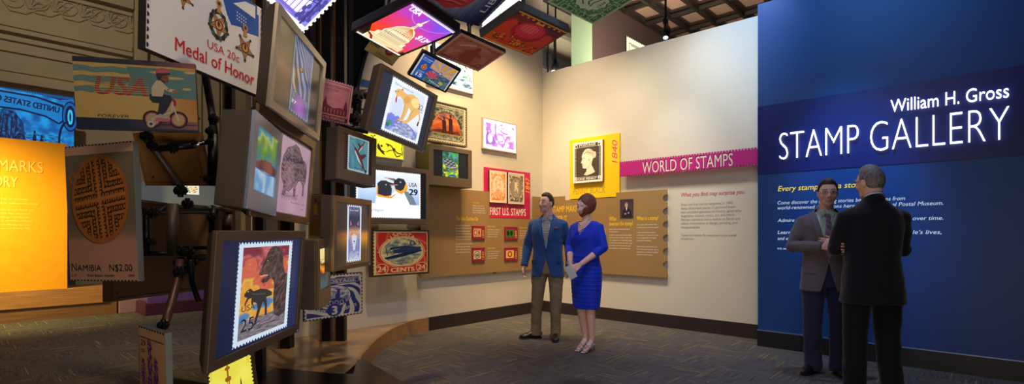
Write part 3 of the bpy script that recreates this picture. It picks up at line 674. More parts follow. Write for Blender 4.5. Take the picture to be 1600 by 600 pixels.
def art_lewis(A):
    P, K = (222,212,170), (52,60,54)
    A.stamp(16, 15, P, r=.3); A.rect(.05,.06,.95,.94,(112,116,96)); A.grad(.05, .06, .95, .94, engraved((150,150,120), K, 12, 12, .9), 50, 44); A.frame(.065, .01, P)
    A.ell(.5,.42,.40,.40,K,40,0,0,PI); A.grad(.13, .24, .87, .80, lambda u, v: ramp([(0,(150,60,30)),(.3,(214,100,40)),(.5,(236,150,80)),(.75,(206,110,70)),(1,(90,84,110))], v+.3*nz(u*4, v*4, 3, 3)), 40, 30, lambda u, v: ((u-.5)/.5)**2+(v*1.0)**2 < 1)
    A.poly([(.13,.24),(.87,.24),(.8,.34),(.6,.30),(.4,.34),(.2,.30)], (104,44,26)); A.rect(.14,.20,.86,.245,(166,140,80))
    for (u, s) in ((.44, 1), (.60, 1.12)):
        A.poly([(u-.05,.24),(u-.045,.44*s),(u-.055,.56*s),(u,.60*s),(u+.05,.56*s),(u+.05,.42*s),(u+.06,.24),(u+.01,.24),(u,.38),(u-.01,.24)], (60,22,18)); A.ell(u, .63*s, .026, .035, (80,34,24), 10); A.rect(u-.035,.655*s,u+.035,.668*s,(40,18,14))
    A.line([(.42,.55),(.28,.62)], .025, (60,22,18)); A.line([(.58,.60),(.50,.66)], .025, (60,22,18)); A.line([(.66,.5),(.68,.25)], .012, (50,20,16))
    A.text('UNITED STATES POSTAGE', 0, 0, .62, .055, P, bold=.03, arc=(.5,.36,.46,PI*.5+ .62*A.asp/.46/2, 1)); A.text('LEWIS AND CLARK 1804', .12, .10, .62, .055, P, bold=.02)
    A.ell(.87,.16,.075,.09,P); A.ell(.87,.16,.065,.078,K); A.text('37', .825, .115, .09, .09, P, bold=.02); A.text('USA',.8,.86,.1,.05,P)
def art_turtle(A):
    A.grad(0, 0, 1, 1, lambda u, v: mix(mix((40,90,60), (80,190,60), .5+1.4*nz(u*3, v*4, 2, 2)), (230,214,60) if v < .5 else (90,160,210), max(0, nz(u*6, v*7, 9, 2)*3)), 30, 44)
    A.ell(.48,.52,.44,.20,(70,74,80),28,-.35)
    A.grad(.05, .30, .92, .76, lambda u, v: mix((176,180,170), (34,40,48), .5+.6*math.sin(u*16+v*4)*math.sin(v*22-u*5)+.3*nz(u*9, v*9)), 30, 26, lambda u, v: ((u-.5)/.48)**2+((v-.5-(.5-u)*.3)/.40)**2 < 1)
    A.line([(.08,.42),(.5,.36),(.94,.44)], .02, (220,216,180)); A.ell(.70,.30,.17,.085,(110,112,96),20,.2); A.ell(.76,.31,.025,.018,(10,10,10),8); A.line([(.62,.27),(.8,.26)], .01, (230,220,120))
    for (u, v) in ((.12,.16),(.5,.10),(.84,.14),(.3,.24),(.9,.5)): A.ell(u, v, .07, .035, (240,226,50), 8); 
    A.ell(.28,.26,.14,.05,(90,96,70),14,-.6); A.ell(.6,.07,.2,.04,(40,80,190),12)
def art_penguins(A):
    A.stamp(30, 20, (255,255,255)); A.grad(.03, .30, .975, .96, lambda u, v: ramp([(0,(150,192,236)),(.4,(206,228,250)),(1,(250,252,255))], v+.06*nz(u*3, v*2)), 20, 16)
    def bird(x, d, s=1):
        f = lambda a, b: (x+d*a*s, .28+b*s)
        A.poly([f(-.16,.02),f(.20,.02),f(.18,.22),f(.10,.34),f(-.06,.34),f(-.15,.2)], (255,255,255))
        A.poly([f(.04,.34),f(.13,.30),f(.22,.18),f(.27,.02),f(.16,.02),f(.10,.18)], (120,134,150))
        A.poly([f(-.09,.38),f(.08,.36),f(.12,.44),f(.11,.33),f(.02,.24),f(-.07,.30)], (250,168,40))
        A.poly([f(-.07,.34),f(-.10,.44),f(-.10,.52),f(-.03,.585),f(.06,.57),f(.10,.48),f(.085,.38),(f(.01,.31))], (40,44,52))
        A.poly([f(.095,.50),f(.125,.42),f(.10,.36),f(.05,.33),f(.075,.42)], (252,180,50))
        A.poly([f(-.08,.56),f(-.26,.575),f(-.08,.50)], (34,36,42)); A.line([f(-.21,.562),f(-.09,.525)], .014, (240,150,140)); A.ell(*f(.005,.50), .012, .018, (210,220,230), 10); A.ell(*f(.005,.50), .006, .010, (20,20,20), 8)
    bird(.66, 1, 1.0); A.poly([(.27,.27),(.58,.27),(.58,.45),(.5,.56),(.36,.56),(.29,.45)], (255,255,255))
    A.poly([(.29,.54),(.32,.44),(.52,.42),(.60,.52),(.56,.50),(.52,.46)], (250,160,40)); A.poly([(.31,.50),(.31,.72),(.36,.78),(.44,.79),(.50,.74),(.53,.62),(.52,.48),(.42,.46)], (42,46,54))
    A.poly([(.48,.76),(.66,.72),(.50,.68)], (30,32,38)); A.line([(.50,.70),(.62,.715)], .016, (240,140,130)); A.ell(.44,.70,.011,.016,(206,216,226),10); A.ell(.445,.70,.006,.009,(20,20,20),8); A.line([(.305,.50),(.31,.66)], .03, (252,170,50))
    A.text('USA', .80, .70, .135, .095, (34,46,84), bold=.02); A.text('29', .805, .52, .145, .135, (26,38,80), bold=.05); A.text('King Penguins', .16, .14, .24, .05, (120,150,196), shear=.3)
def art_jenny(A):
    P, R, B = (232,204,140), (196,44,36), (22,44,84)
    A.rect(0,0,1,1,P)
    A.grad(.03, .03, .985, .97, lambda u, v: R if math.sin(8*math.atan2(v-.5, (u-.5)*1.2)+22*math.hypot((u-.5)*1.3, v-.5)) > -.75 else (214,100,70), 70, 60)
    for k in range(13): A.ell(0, (k+.5)/13, .02, .022, (24,18,16), 10, 0, -PI/2, PI/2)
    A.rect(.03,0,.05,1,(236,210,150))
    A.ell(.52, .52, .42, .37, P, 44); A.ell(.52,.52,.405,.355,R,44); A.ell(.52,.52,.395,.345,P,44)
    A.grad(.14, .18, .90, .86, engraved((214,206,150), (96,120,116), 5, 9, .8), 44, 34, lambda u, v: ((u-.5)/.47)**2+((v-.5)/.46)**2 < 1)
    A.poly([(.20,.36),(.24,.35),(.52,.40),(.88,.52),(.88,.55),(.60,.51),(.34,.43),(.20,.39)], B); A.poly([(.26,.52),(.30,.57),(.50,.60),(.86,.58),(.86,.62),(.56,.66),(.30,.62)], (30,54,92))
    A.ell(.70,.72,.05,.055,B); A.ell(.70,.72,.03,.035,(160,170,150)); A.ell(.80,.72,.05,.055,B); A.ell(.80,.72,.03,.035,(160,170,150)); A.poly([(.34,.56),(.36,.48),(.62,.50),(.84,.54),(.88,.62),(.72,.64),(.5,.60)], (40,64,98))
    for k in range(5): A.line([(.34+k*.11,.44+k*.02),(.37+k*.11,.62)], .012, B)
    A.line([(.22,.62),(.25,.44)], .02, B); A.line([(.62,.66),(.86,.70)], .014, B)
    for k in range(40): A.line([(.30+.01*k,.30-.002*k),(.33+.01*k,.33)], .004, (60,84,100))
    A.text('U.S.', 0, 0, .17, .095, P, bold=.04, arc=(.52,.48,.455,PI*.5+.93,1)); A.text('POSTAGE', 0, 0, .45, .09, P, bold=.04, arc=(.52,.46,.455,PI*.5+.34,1))
    A.ell(.15,.13,.115,.125,P); A.ell(.15,.13,.10,.11,R); A.ell(.88,.13,.115,.125,P); A.ell(.88,.13,.10,.11,R)
    A.text('24', .07, .07, .155, .13, P, bold=.04); A.text('24', .80, .07, .155, .13, P, bold=.04); A.rect(.27,.03,.77,.17,R); A.text('CENTS', .30, .05, .44, .10, P, bold=.05)
    A.ell(.08,.52,.012,.014,P,8); A.ell(.955,.52,.012,.014,P,8)
def art_yellow(A):
    A.stamp(12, 17, (232,222,90)); A.grad(.04,.03,.96,.97, lambda u, v: mix((240,232,96), (226,214,70), .5+nz(u*3,v*3)), 12, 16)
    A.text('MONTEREY', .03, .9, .28, .03, (190,150,50), rot=-1.57); A.text('ISLAMIC ARTS', .90, .93, .28, .03, (200,160,50), rot=-1.57)
    A.poly([(.40,.0),(.41,.60),(.37,.62),(.37,.66),(.42,.68),(.42,.78),(.38,.79),(.38,.82),(.43,.84),(.44,.92),(.46,.84),(.50,.82),(.50,.79),(.46,.78),(.46,.68),(.51,.66),(.51,.62),(.47,.60),(.49,0)], (150,90,30))
    A.rect(.42,.1,.455,.60,(230,200,60)); A.poly([(.66,0),(.66,.38),(.70,.46),(.72,.60),(.74,.46),(.80,.38),(.80,0)], (80,50,24)); A.poly([(.80,0),(.80,.25),(.86,.4),(.92,.25),(.92,0)], (96,60,30))
def art_dancers(A):
    A.rect(0,0,1,1,(246,232,40)); A.grad(.0, .55, 1, 1, lambda u, v: mix((250,238,40), (255,255,120), v*max(0,1-abs(u-.45)*3)), 8, 8)
    for k in range(14): A.ell(1, (k+.5)/14, .006, .012, (70,64,20), 8, 0, PI/2, 1.5*PI)
    K = (50,44,16)
    A.ell(.44,.50,.028,.055,K); A.poly([(.36,.62),(.40,.50),(.43,.36),(.50,.20),(.53,.10),(.46,.14),(.40,.26),(.34,.36),(.33,.5)], K); A.line([(.36,.58),(.42,.30),(.52,.24)], .05, K)
    A.line([(.55,.62),(.62,.60),(.68,.56),(.74,.42),(.84,.26),(.95,.24)], .06, K); A.line([(.70,.50),(.78,.20),(.82,.08),(.92,.16)], .05, K); A.line([(.56,.26),(.64,.34),(.70,.36)], .04, K); A.ell(.60,.54,.02,.04,K); A.ell(.75,.40,.04,.08,K)
    A.line([(.18,.92),(.24,.86),(.22,.78)], .04, K); A.ell(.27,.93,.02,.03,K); A.line([(.97,.6),(.95,.45),(.98,.3),(.96,.15)], .04, K); A.ell(.97,.66,.015,.04,K)
def art_purple(A):
    A.rect(0,0,1,1,(255,255,255))
    for k in range(14): A.ell((k+.5)/14, 1, .012, .016, (60,50,50), 6, 0, PI, 2*PI); A.ell((k+.5)/14, 0, .012, .016, (60,50,50), 6, 0, 0, PI)
    for k in range(20): A.ell(1, (k+.5)/20, .012, .016, (60,50,50), 6, 0, PI/2, 1.5*PI); A.ell(0, (k+.5)/20, .012, .016, (60,50,50), 6, 0, -PI/2, PI/2)
    A.grad(.07, .10, .93, .88, lambda u, v: mix((255,250,255), (205,130,216), max(0, nz(u*5, v*5, 4, 4)*2.4+.35-v*.2)), 60, 50)
    A.poly([(.07,.34),(.12,.70),(.16,.52),(.30,.42),(.38,.22),(.30,.16),(.09,.14)], (160,110,206)); A.ell(.20,.36,.07,.16,(250,240,255)); A.rect(.34,.42,.38,.90,(176,150,220)); A.ell(.36,.45,.05,.09,(200,120,210))
    A.line([(.50,.70),(.58,.62),(.72,.60)], .05, (214,130,200)); A.line([(.62,.2),(.66,.4),(.74,.5)], .05, (206,120,200)); A.line([(.80,.14),(.82,.34)], .05, (214,110,190)); A.text('35', .16, .09, .1, .06, (226,120,190)); A.rect(.5,.86,.56,.9,(240,90,140))
def art_whitegreen(A):
    A.rect(0,0,1,1,(255,255,255))
    rnd = random.Random(8)
    for k in range(60): A.ell(rnd.random()*.9+.05, .35+rnd.random()*.6, rnd.uniform(.008,.03), rnd.uniform(.008,.04), rnd.choice([(60,220,40),(120,240,90),(40,150,60),(220,150,60)]), 6, rnd.random()*3)
    A.ring(.72,.40,.22,.30,.016,(30,60,50),30, PI, 2*PI); A.ring(.72,.42,.16,.24,.008,(60,80,70),24, PI*.9, 2*PI); A.line([(.62,.62),(.60,.45)], .02, (20,20,20)); A.ell(.78,.36,.015,.02,(20,20,20),8)
    A.grad(.05, .05, .98, .32, lambda u, v: mix((235,250,245), (40,80,84), max(0, .5+1.8*nz(u*5, v*4, 6, 3)-v*.6)), 30, 16); A.rect(.5,.02,1,.10,(250,252,252)); A.line([(.08,.1),(.10,.9)], .03, (16,20,18))
def art_whiteboard(A):
    A.rect(0,0,1,1,(255,255,255)); scallops(A, 26, left=True)
    for k in range(7): A.line([(.3+.02*k,.5+.05*math.sin(k)),(.4+.02*k,.42)], .006, (215,235,215))
    A.ell(.42,.36,.02,.02,(110,230,140),8); A.line([(.45,.25),(.49,.22)], .012, (60,220,90))
def art_boxstamp(A):
    A.stamp(12, 9, (250,246,206)); A.frame(.12, .02, (96,88,50)); A.rect(.2,.6,.62,.74,(90,84,56)); 
    for k in range(8): A.rect(.22+k*.05,.61,.24+k*.05,.73,(240,234,190))
    A.rect(.2,.3,.8,.5,(240,232,150))
def art_bill(A):
    C, K = (20,150,226), (4,20,66)
    A.grad(0, 0, 1, 1, lambda u, v: mix((26,160,236), (10,90,170), .5+1.0*nz(u*9, v*9, 1, 4)), 60, 40)
    A.poly([(.0,.98),(.55,.96),(.80,.92),(1,.96),(1,1),(0,1)], (8,40,96)); 
    for k in range(40): A.line([(.02+k*.0245,.95),(.035+k*.0245,.99)], .006, C)
    A.poly([(0,.66),(.3,.66),(.62,.60),(.80,.50),(.86,.56),(.86,.84),(.5,.93),(0,.95)], K)
    A.poly([(0,.69),(.3,.69),(.62,.63),(.80,.53),(.84,.58),(.84,.80),(.5,.90),(0,.92)], (18,130,206))
    A.text('UNITED STATES OF', .80, .70, -.86, .10, K, bold=.05, rot=-.10)
    A.ell(.95,.66,.115,.26,K,30); A.ell(.95,.66,.10,.235,(10,96,176),30); A.ell(.95,.66,.07,.19,K,30); A.text('0', .912, .53, .075, .26, (60,200,250), bold=.04)
    A.grad(0, .02, .86, .50, lambda u, v: mix((30,170,240), (8,50,110), max(0, .4+1.3*nz(u*14, v*30, 2, 4))), 70, 40, lambda u, v: v < .72-.15*u)
    A.poly([(0,.08),(0,.60),(.10,.66),(.24,.62),(.34,.46),(.36,.22),(.30,.04)], (8,56,120)); A.grad(0, .05, .34, .64, lambda u, v: mix((20,110,180), (4,22,60), .5+1.2*nz(u*9, v*9, 7, 3)), 40, 40, lambda u, v: math.hypot(u-.3, v-.45) < .62)
    for k in range(5): A.line([(.06+.055*k,.10),(.10+.05*k,.60-.02*k*k)], .012, K)
    A.ring(.10,.14,.07,.16,.02,K,20); A.ring(.30,.14,.06,.14,.02,K,20)
    for (u, s) in ((.48,1),(.57,.8)): A.poly([(u-.03,.03),(u-.03,.20*s),(u-.015,.30*s),(u+.02,.28*s),(u+.03,.03)], K); A.ell(u, .33*s, .014, .032, K, 10)
    A.ring(.92,.22,.12,.34,.03,K,24,PI*.5,PI*1.5)
    for k in range(8): A.line([(.62+k*.025,.03),(.63+k*.025,.09+.03*math.sin(k*2))], .012, K)
# ---------------------------------------------------------------- setting: floor, walls, ceiling
def carpet():
    m = bpy.data.materials.new('striped_carpet'); m.use_nodes = True; nt = m.node_tree; N = nt.nodes.new; LK = nt.links.new
    b = nt.nodes['Principled BSDF']; b.inputs['Roughness'].default_value = .95; b.inputs['Specular IOR Level'].default_value = .1
    tc = N('ShaderNodeTexCoord'); mp = N('ShaderNodeMapping'); mp.inputs['Rotation'].default_value = (0, 0, -A2); LK(tc.outputs['Object'], mp.inputs['Vector'])
    sp = N('ShaderNodeSeparateXYZ'); LK(mp.outputs[0], sp.inputs[0])
    def mth(op, a, b_=None, c=None):
        n = N('ShaderNodeMath'); n.operation = op
        for i, v in enumerate((a, b_, c)):
            if v is None: continue
            if isinstance(v, (int, float)): n.inputs[i].default_value = v
            else: LK(v, n.inputs[i])
        return n.outputs[0]
    T = .5
    ix = mth('FLOOR', mth('DIVIDE', sp.outputs['X'], T)); iy = mth('FLOOR', mth('DIVIDE', sp.outputs['Y'], T))
    par = mth('MODULO', mth('ABSOLUTE', mth('ADD', ix, iy)), 2)
    inv = mth('SUBTRACT', 1, par)
    a = mth('ADD', mth('MULTIPLY', sp.outputs['X'], par), mth('MULTIPLY', sp.outputs['Y'], inv))    # across the stripes
    c = mth('ADD', mth('MULTIPLY', sp.outputs['Y'], par), mth('MULTIPLY', sp.outputs['X'], inv))    # along the stripes
    cx = N('ShaderNodeCombineXYZ'); LK(mth('MULTIPLY', a, 110), cx.inputs[0]); LK(mth('MULTIPLY', c, 4), cx.inputs[1]); LK(par, cx.inputs[2])
    n1 = N('ShaderNodeTexNoise'); n1.inputs['Scale'].default_value = 1; n1.inputs['Detail'].default_value = 3; LK(cx.outputs[0], n1.inputs['Vector'])
    r = N('ShaderNodeValToRGB'); r.color_ramp.elements[0].position = .32; r.color_ramp.elements[1].position = .68
    r.color_ramp.elements[0].color = (*lin((66, 63, 62)), 1); r.color_ramp.elements[1].color = (*lin((108, 104, 100)), 1); LK(n1.outputs['Fac'], r.inputs[0])
    cy = N('ShaderNodeCombineXYZ'); LK(mth('FLOOR', mth('MULTIPLY', a, 150)), cy.inputs[0]); LK(mth('FLOOR', mth('MULTIPLY', c, 2.6)), cy.inputs[1]); LK(mth('ADD', par, 3.3), cy.inputs[2])
    wn = N('ShaderNodeTexWhiteNoise'); wn.noise_dimensions = '3D'; LK(cy.outputs[0], wn.inputs['Vector'])
    g = mth('GREATER_THAN', wn.outputs['Value'], .980)
    mx = N('ShaderNodeMix'); mx.data_type = 'RGBA'; LK(g, mx.inputs[0]); LK(r.outputs[0], mx.inputs[6]); mx.inputs[7].default_value = (*lin((160, 138, 66)), 1)
    LK(mx.outputs[2], b.inputs['Base Color'])
    bp = N('ShaderNodeBump'); bp.inputs['Strength'].default_value = .4; bp.inputs['Distance'].default_value = .004; LK(n1.outputs['Fac'], bp.inputs['Height']); LK(bp.outputs[0], b.inputs['Normal'])
    return m
def wood(name, c1, c2, scale=3, rough=.45):
    m = bpy.data.materials.new(name); m.use_nodes = True; nt = m.node_tree; N = nt.nodes.new; LK = nt.links.new
    b = nt.nodes['Principled BSDF']; b.inputs['Roughness'].default_value = rough
    tc = N('ShaderNodeTexCoord'); mp = N('ShaderNodeMapping'); mp.inputs['Scale'].default_value = (.8, 6, 22); LK(tc.outputs['Object'], mp.inputs[0])
    n = N('ShaderNodeTexNoise'); n.inputs['Scale'].default_value = scale; n.inputs['Detail'].default_value = 8; LK(mp.outputs[0], n.inputs['Vector'])
    r = N('ShaderNodeValToRGB'); r.color_ramp.elements[0].position = .3; r.color_ramp.elements[1].position = .7; r.color_ramp.elements[0].color = (*lin(c1), 1); r.color_ramp.elements[1].color = (*lin(c2), 1)
    LK(n.outputs['Fac'], r.inputs[0]); LK(r.outputs[0], b.inputs['Base Color']); return m
def louvre(name, c1, c2, sc_):
    m = bpy.data.materials.new(name); m.use_nodes = True; nt = m.node_tree; N = nt.nodes.new; LK = nt.links.new
    b = nt.nodes['Principled BSDF']; b.inputs['Roughness'].default_value = .5
    tc = N('ShaderNodeTexCoord'); wv = N('ShaderNodeTexWave'); wv.inputs['Scale'].default_value = sc_; wv.bands_direction = 'Y'; LK(tc.outputs['Object'], wv.inputs['Vector'])
    r = N('ShaderNodeValToRGB'); r.color_ramp.elements[0].position = .4; r.color_ramp.elements[1].position = .6; r.color_ramp.elements[0].color = (*lin(c1), 1); r.color_ramp.elements[1].color = (*lin(c2), 1)
    LK(wv.outputs['Fac'], r.inputs[0]); LK(r.outputs[0], b.inputs['Base Color']); return m
WOOD = wood('bench_wood', (150, 100, 52), (190, 136, 78)); PLAT = wood('platform_wood', (150, 122, 88), (176, 146, 108), 1.2, .22)
FASC = wood('fascia_wood', (146, 108, 66), (168, 128, 82), 1.5, .4)

struct(MB().box(-14, -3, -.1, 9, 16, 0).build('floor', carpet()))
# cream walls, about 4 m high, meeting at the corner
ZW = 3.98
b_ = MB(); b_.box(0, 0, 0, 3.9, .14, ZW); struct(b_.build('wall_right', CREAM), WR)
xl = WL.px(392, 400)[0]
struct(MB().box(xl, 0, 0, 0, .14, 5.6).build('wall_center', CREAM), WL)
struct(MB().box(xl, -.003, 3.06, WL.px(604, 150)[0], 0, 3.15).build('trim_1', mat('blue_stripe', (58, 104, 176), .5)), WL)
struct(MB().box(0.012, -.012, 0, 3.45, 0, .18).build('baseboard_right', BASEB), WR)
struct(MB().box(WL.px(666, 500)[0], -.012, 0, -.012, 0, .18).build('baseboard_center', BASEB), WL)
# navy partition standing in front of the right wall
ZB = 3.96
struct(MB().box(0, 0, 0, 4.2, .34, ZB).build('wall_navy', NAVY), BW)
t = BW; q = [t.px(1184, 168, -.012), t.px(1600, 100, -.012), t.px(1600, 239.5, -.012), t.px(1184, 274, -.012)]
zt = (q[0][1]+q[1][1])/2; zb = (q[2][1]+q[3][1])/2
struct(MB().box(0, -.006, zb, 4.2, -.0005, zt).build('trim_2', NAVYBAND), BW)
struct(MB().box(0, -.02, .0, 4.2, -.0005, .18).build('baseboard_navy', mat('black_baseboard', (24, 22, 26), .45)), BW)
struct(MB().box(0, -.022, .18, 4.2, -.0005, .188).build('trim_3', mat('steel_strip', (150, 160, 190), .35, .6)), BW)
# shell of the old hall around everything
DARK = mat('dark_hall_paint', (52, 46, 44), .8, noise_amt=.1, noise_scale=1)
struct(MB().box(-14, 15.9, 0, 9, 16, 7).build('wall_back', DARK)); struct(MB().box(-14, -3, 0, -13.9, 16, 7).build('wall_left', DARK))
struct(MB().box(8.9, -3, 0, 9, 16, 7).build('wall_far_right', DARK)); struct(MB().box(-14, -3, 0, 9, -2.9, 7).build('wall_front', DARK))
struct(MB().box(-14, -3, 7, 9, 16, 7.1).build('ceiling', DARK))
# grid of the ceiling over the partition
ZC = 5.9
g0 = WORLD.px(1001, 0, (ZC-H)*F/365); GX = Fr((g0[0], (ZC-H)*F/365, 0), rz(A2))
gm = MB(); pm = MB()
for i in range(-7, 8):
    if i < 2: gm.box(-3, i*.6-.03, ZC, 6.4, i*.6+.03, ZC+.10)
    if -3 < i*.93 < 6: gm.box(.363+i*.93-.03, -4.2, ZC+.02, .363+i*.93+.03, 1.0, ZC+.10)
for i in range(-5, 9):
    for j in range(-7, 1):
        x_ = .363+i*.93; pm.box(x_+.20, j*.6+.10, ZC+.14, x_+.78, j*.6+.50, ZC+.16)
struct(MB().box(-3.2, -4.3, ZC+.17, 9, .62, ZC+.2).build('trim_30', mat('dark_ceiling_panel', (58,48,42), .6)), GX)
struct(gm.build('trim_4', mat('black_grid_bar', (40, 38, 34), .45, .2)), GX); struct(pm.build('trim_5', louvre('slatted_panel', (52, 42, 36), (196, 168, 146), 14)), GX)
# brown block with a mint green end, hanging between floor and ceiling beyond the partition
yb = (ZC-H)*F/347; Kx = None
P0 = Vector(((970-CX)/F*yb, yb)); t_ = ((925-CX)/F); Yk = (P0.x-P0.y/1.08)/(t_-1/1.08); KB = Fr((t_*Yk, Yk, 0), rz(A2))
struct(MB().box(.004, 0, 0, 4.0, .49, ZC).build('wall_brown', mat('brown_block_paint', (62, 50, 48), .7, noise_amt=.04)), KB)
struct(MB().box(0, 0, 0, .0035, .49, ZC).build('trim_6', mat('mint_paint', (176, 206, 168), .7)), KB)
# cream upper wall and dark soffit far beyond the gap
FW = Fr((KB.o.x-1.6, KB.o.y+1.9, 0), rz(A2))
struct(MB().box(-2.4, 0, 0, 4, .1, 7).build('wall_far', mat('far_cream_paint', (206, 192, 166), .8, noise_amt=.04)), FW)
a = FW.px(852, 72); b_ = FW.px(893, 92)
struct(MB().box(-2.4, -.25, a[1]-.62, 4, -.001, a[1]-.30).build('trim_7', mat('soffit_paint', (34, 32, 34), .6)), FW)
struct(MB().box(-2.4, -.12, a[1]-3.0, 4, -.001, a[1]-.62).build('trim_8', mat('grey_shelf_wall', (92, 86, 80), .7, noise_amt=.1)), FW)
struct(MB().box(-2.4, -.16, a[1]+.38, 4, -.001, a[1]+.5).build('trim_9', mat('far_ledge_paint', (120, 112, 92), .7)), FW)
for i, xx in enumerate((856, 868)):
    x_ = FW.px(xx, 60, -.3)[0]; struct(MB().tube([(x_, -.3, 1.5), (x_, -.3, 7)], .02).build('trim_%d' % (10+i), BLACKM), FW)

# ---------------------------------------------------------------- platform of the sculpture
edge = [(-1.35, 4.50), (-1.41, 4.78), (-1.445, 5.2), (-1.462, 5.55), (-1.455, 5.9), (-1.43, 6.2), (-1.37, 6.5), (-1.28, 6.78), (-1.15, 6.97)]
wl = lambda x, y: (WL.o + WL.M @ Vector((x, y, 0)))
e_ = wl(xl, -.002); k_ = wl(WL.px(666, 500)[0], -.002)
pts = [(-1.35, 4.2)] + edge[:-1] + [(k_.x, k_.y), (e_.x, e_.y), (-2.62, 4.6), (-2.35, 4.2)]
struct(MB().prismz(pts, 0, .172).build('trim_12', PLAT))
fs = MB(); n = len(edge); base = 0
ed = [(-1.36, 4.55)] + edge[1:-1] + [(k_.x+.005, k_.y-.01)]
lo = [(-1.37, 4.9)] + [(p[0]+.012, p[1]+.0) for p in ed[1:]]
for i, p in enumerate(ed):
    fs.v += [Vector((p[0], p[1], .18)), Vector((p[0]+.03, p[1]-.005, .18)), Vector((p[0]+.03, p[1]-.005, 0)), Vector((p[0], p[1], 0))]
for i in range(len(ed)-1):
    for k in range(4): a = i*4; j = (k+1) % 4; fs.f.append([a+k, a+4+k, a+4+j, a+j])
m_ = len(ed)-1; fs.f += [[0,1,2,3],[m_*4+3,m_*4+2,m_*4+1,m_*4]]
struct(fs.build('trim_13', FASC))
# black glossy plinth nearest the camera
def gp(px, py, z): Y = (H-z)*F/(py-HY); return ((px-CX)/F*Y, Y)
pl = [gp(430,574.4,.2), gp(528,584,.2), gp(552,584,.2), gp(558,562,.2), gp(568,561,.2), (-.77, 3.81), (.2, 2.4), (-1.6, 2.4), (-2.0, 3.2)]
struct(MB().prismz(pl, 0, .2).build('trim_14', mat('black_gloss_plinth', (20, 18, 20), .22, 0, .5)))

# ---------------------------------------------------------------- the old wall with plaster mouldings, far left
OLD = mat('old_plaster', (196, 176, 142), .8, noise_amt=.06, noise_scale=2)
xr = HW.px(352, 300)[0]; xL = HW.px(-60, 200)[0]
def zat(py, off=0): return HW.px(60, py, off)[1]
struct(MB().box(xL, 0, 0, xr+.6, .2, 7).build('wall_old', OLD), HW)
hx = HW.px(205, 50)[0]
mo = MB()
for (py, dp, th) in ((47, .07, .10), (58, .12, .07), (70, .06, .05), (88, .05, .03), (-12, .07, .06), (118, .03, .02)):
    z = zat(py); mo.box(xL, -dp, z-th/2, hx, 0, z+th/2)
for (py, dp, th) in ((133, .12, .09),):
    z = zat(py); mo.box(xL, -dp, z-th/2, hx, 0, z+th/2)
mo.box(xL, -.20, zat(-18), hx, 0, zat(-34))
struct(mo.build('trim_15', OLD), HW)
p0, p1 = HW.px(207, 50)[0], HW.px(228, 50)[0]
struct(MB().box(p0, -.16, 0, p1, 0, 6.9).build('trim_16', OLD, bevel=.02), HW)
for i in range(4):
    q0 = HW.px(240+i*28, 200)[0]; q1 = HW.px(258+i*28, 200)[0]
    struct(MB().box(q0, -.06, .3, q1, 0, 6.6).build('trim_%d' % (17+i), OLD, bevel=.015), HW)
sm = MB()
for (cpx, cpy) in ((22, -2), (62, 3), (107, 12), (150, 22), (186, 31)):
    cx_, cz_ = HW.px(cpx, cpy, -.02); R_ = .17
    for sg, ro, ex in ((1, 0, 0),):
        sp = [(cx_+R_*(1-k/26)*math.cos(k*.42+2.6), -.02, cz_+R_*(1-k/26)*math.sin(k*.42+2.6)) for k in range(24)]
        sm.tube(sp, [.013*(1-k/40) for k in range(24)], 8)
        sm.tube([(cx_-.17, -.02, cz_-.02), (cx_-.05, -.02, cz_-.2), (cx_+.14, -.02, cz_-.2), (cx_+.3, -.02, cz_-.08), (cx_+.46, -.02, cz_+.1)], [.008, .013, .014, .012, .008], 8)
    for k in range(5):
        a = .3+k*.45; sm.tube([(cx_+.18, -.02, cz_-.1), (cx_+.18+.14*math.cos(a), -.03, cz_-.1+.20*math.sin(a)), (cx_+.18+.2*math.cos(a-.3), -.02, cz_-.1+.26*math.sin(a-.3))], [.012, .014, .005], 8)
struct(sm.build('trim_21', OLD), HW)
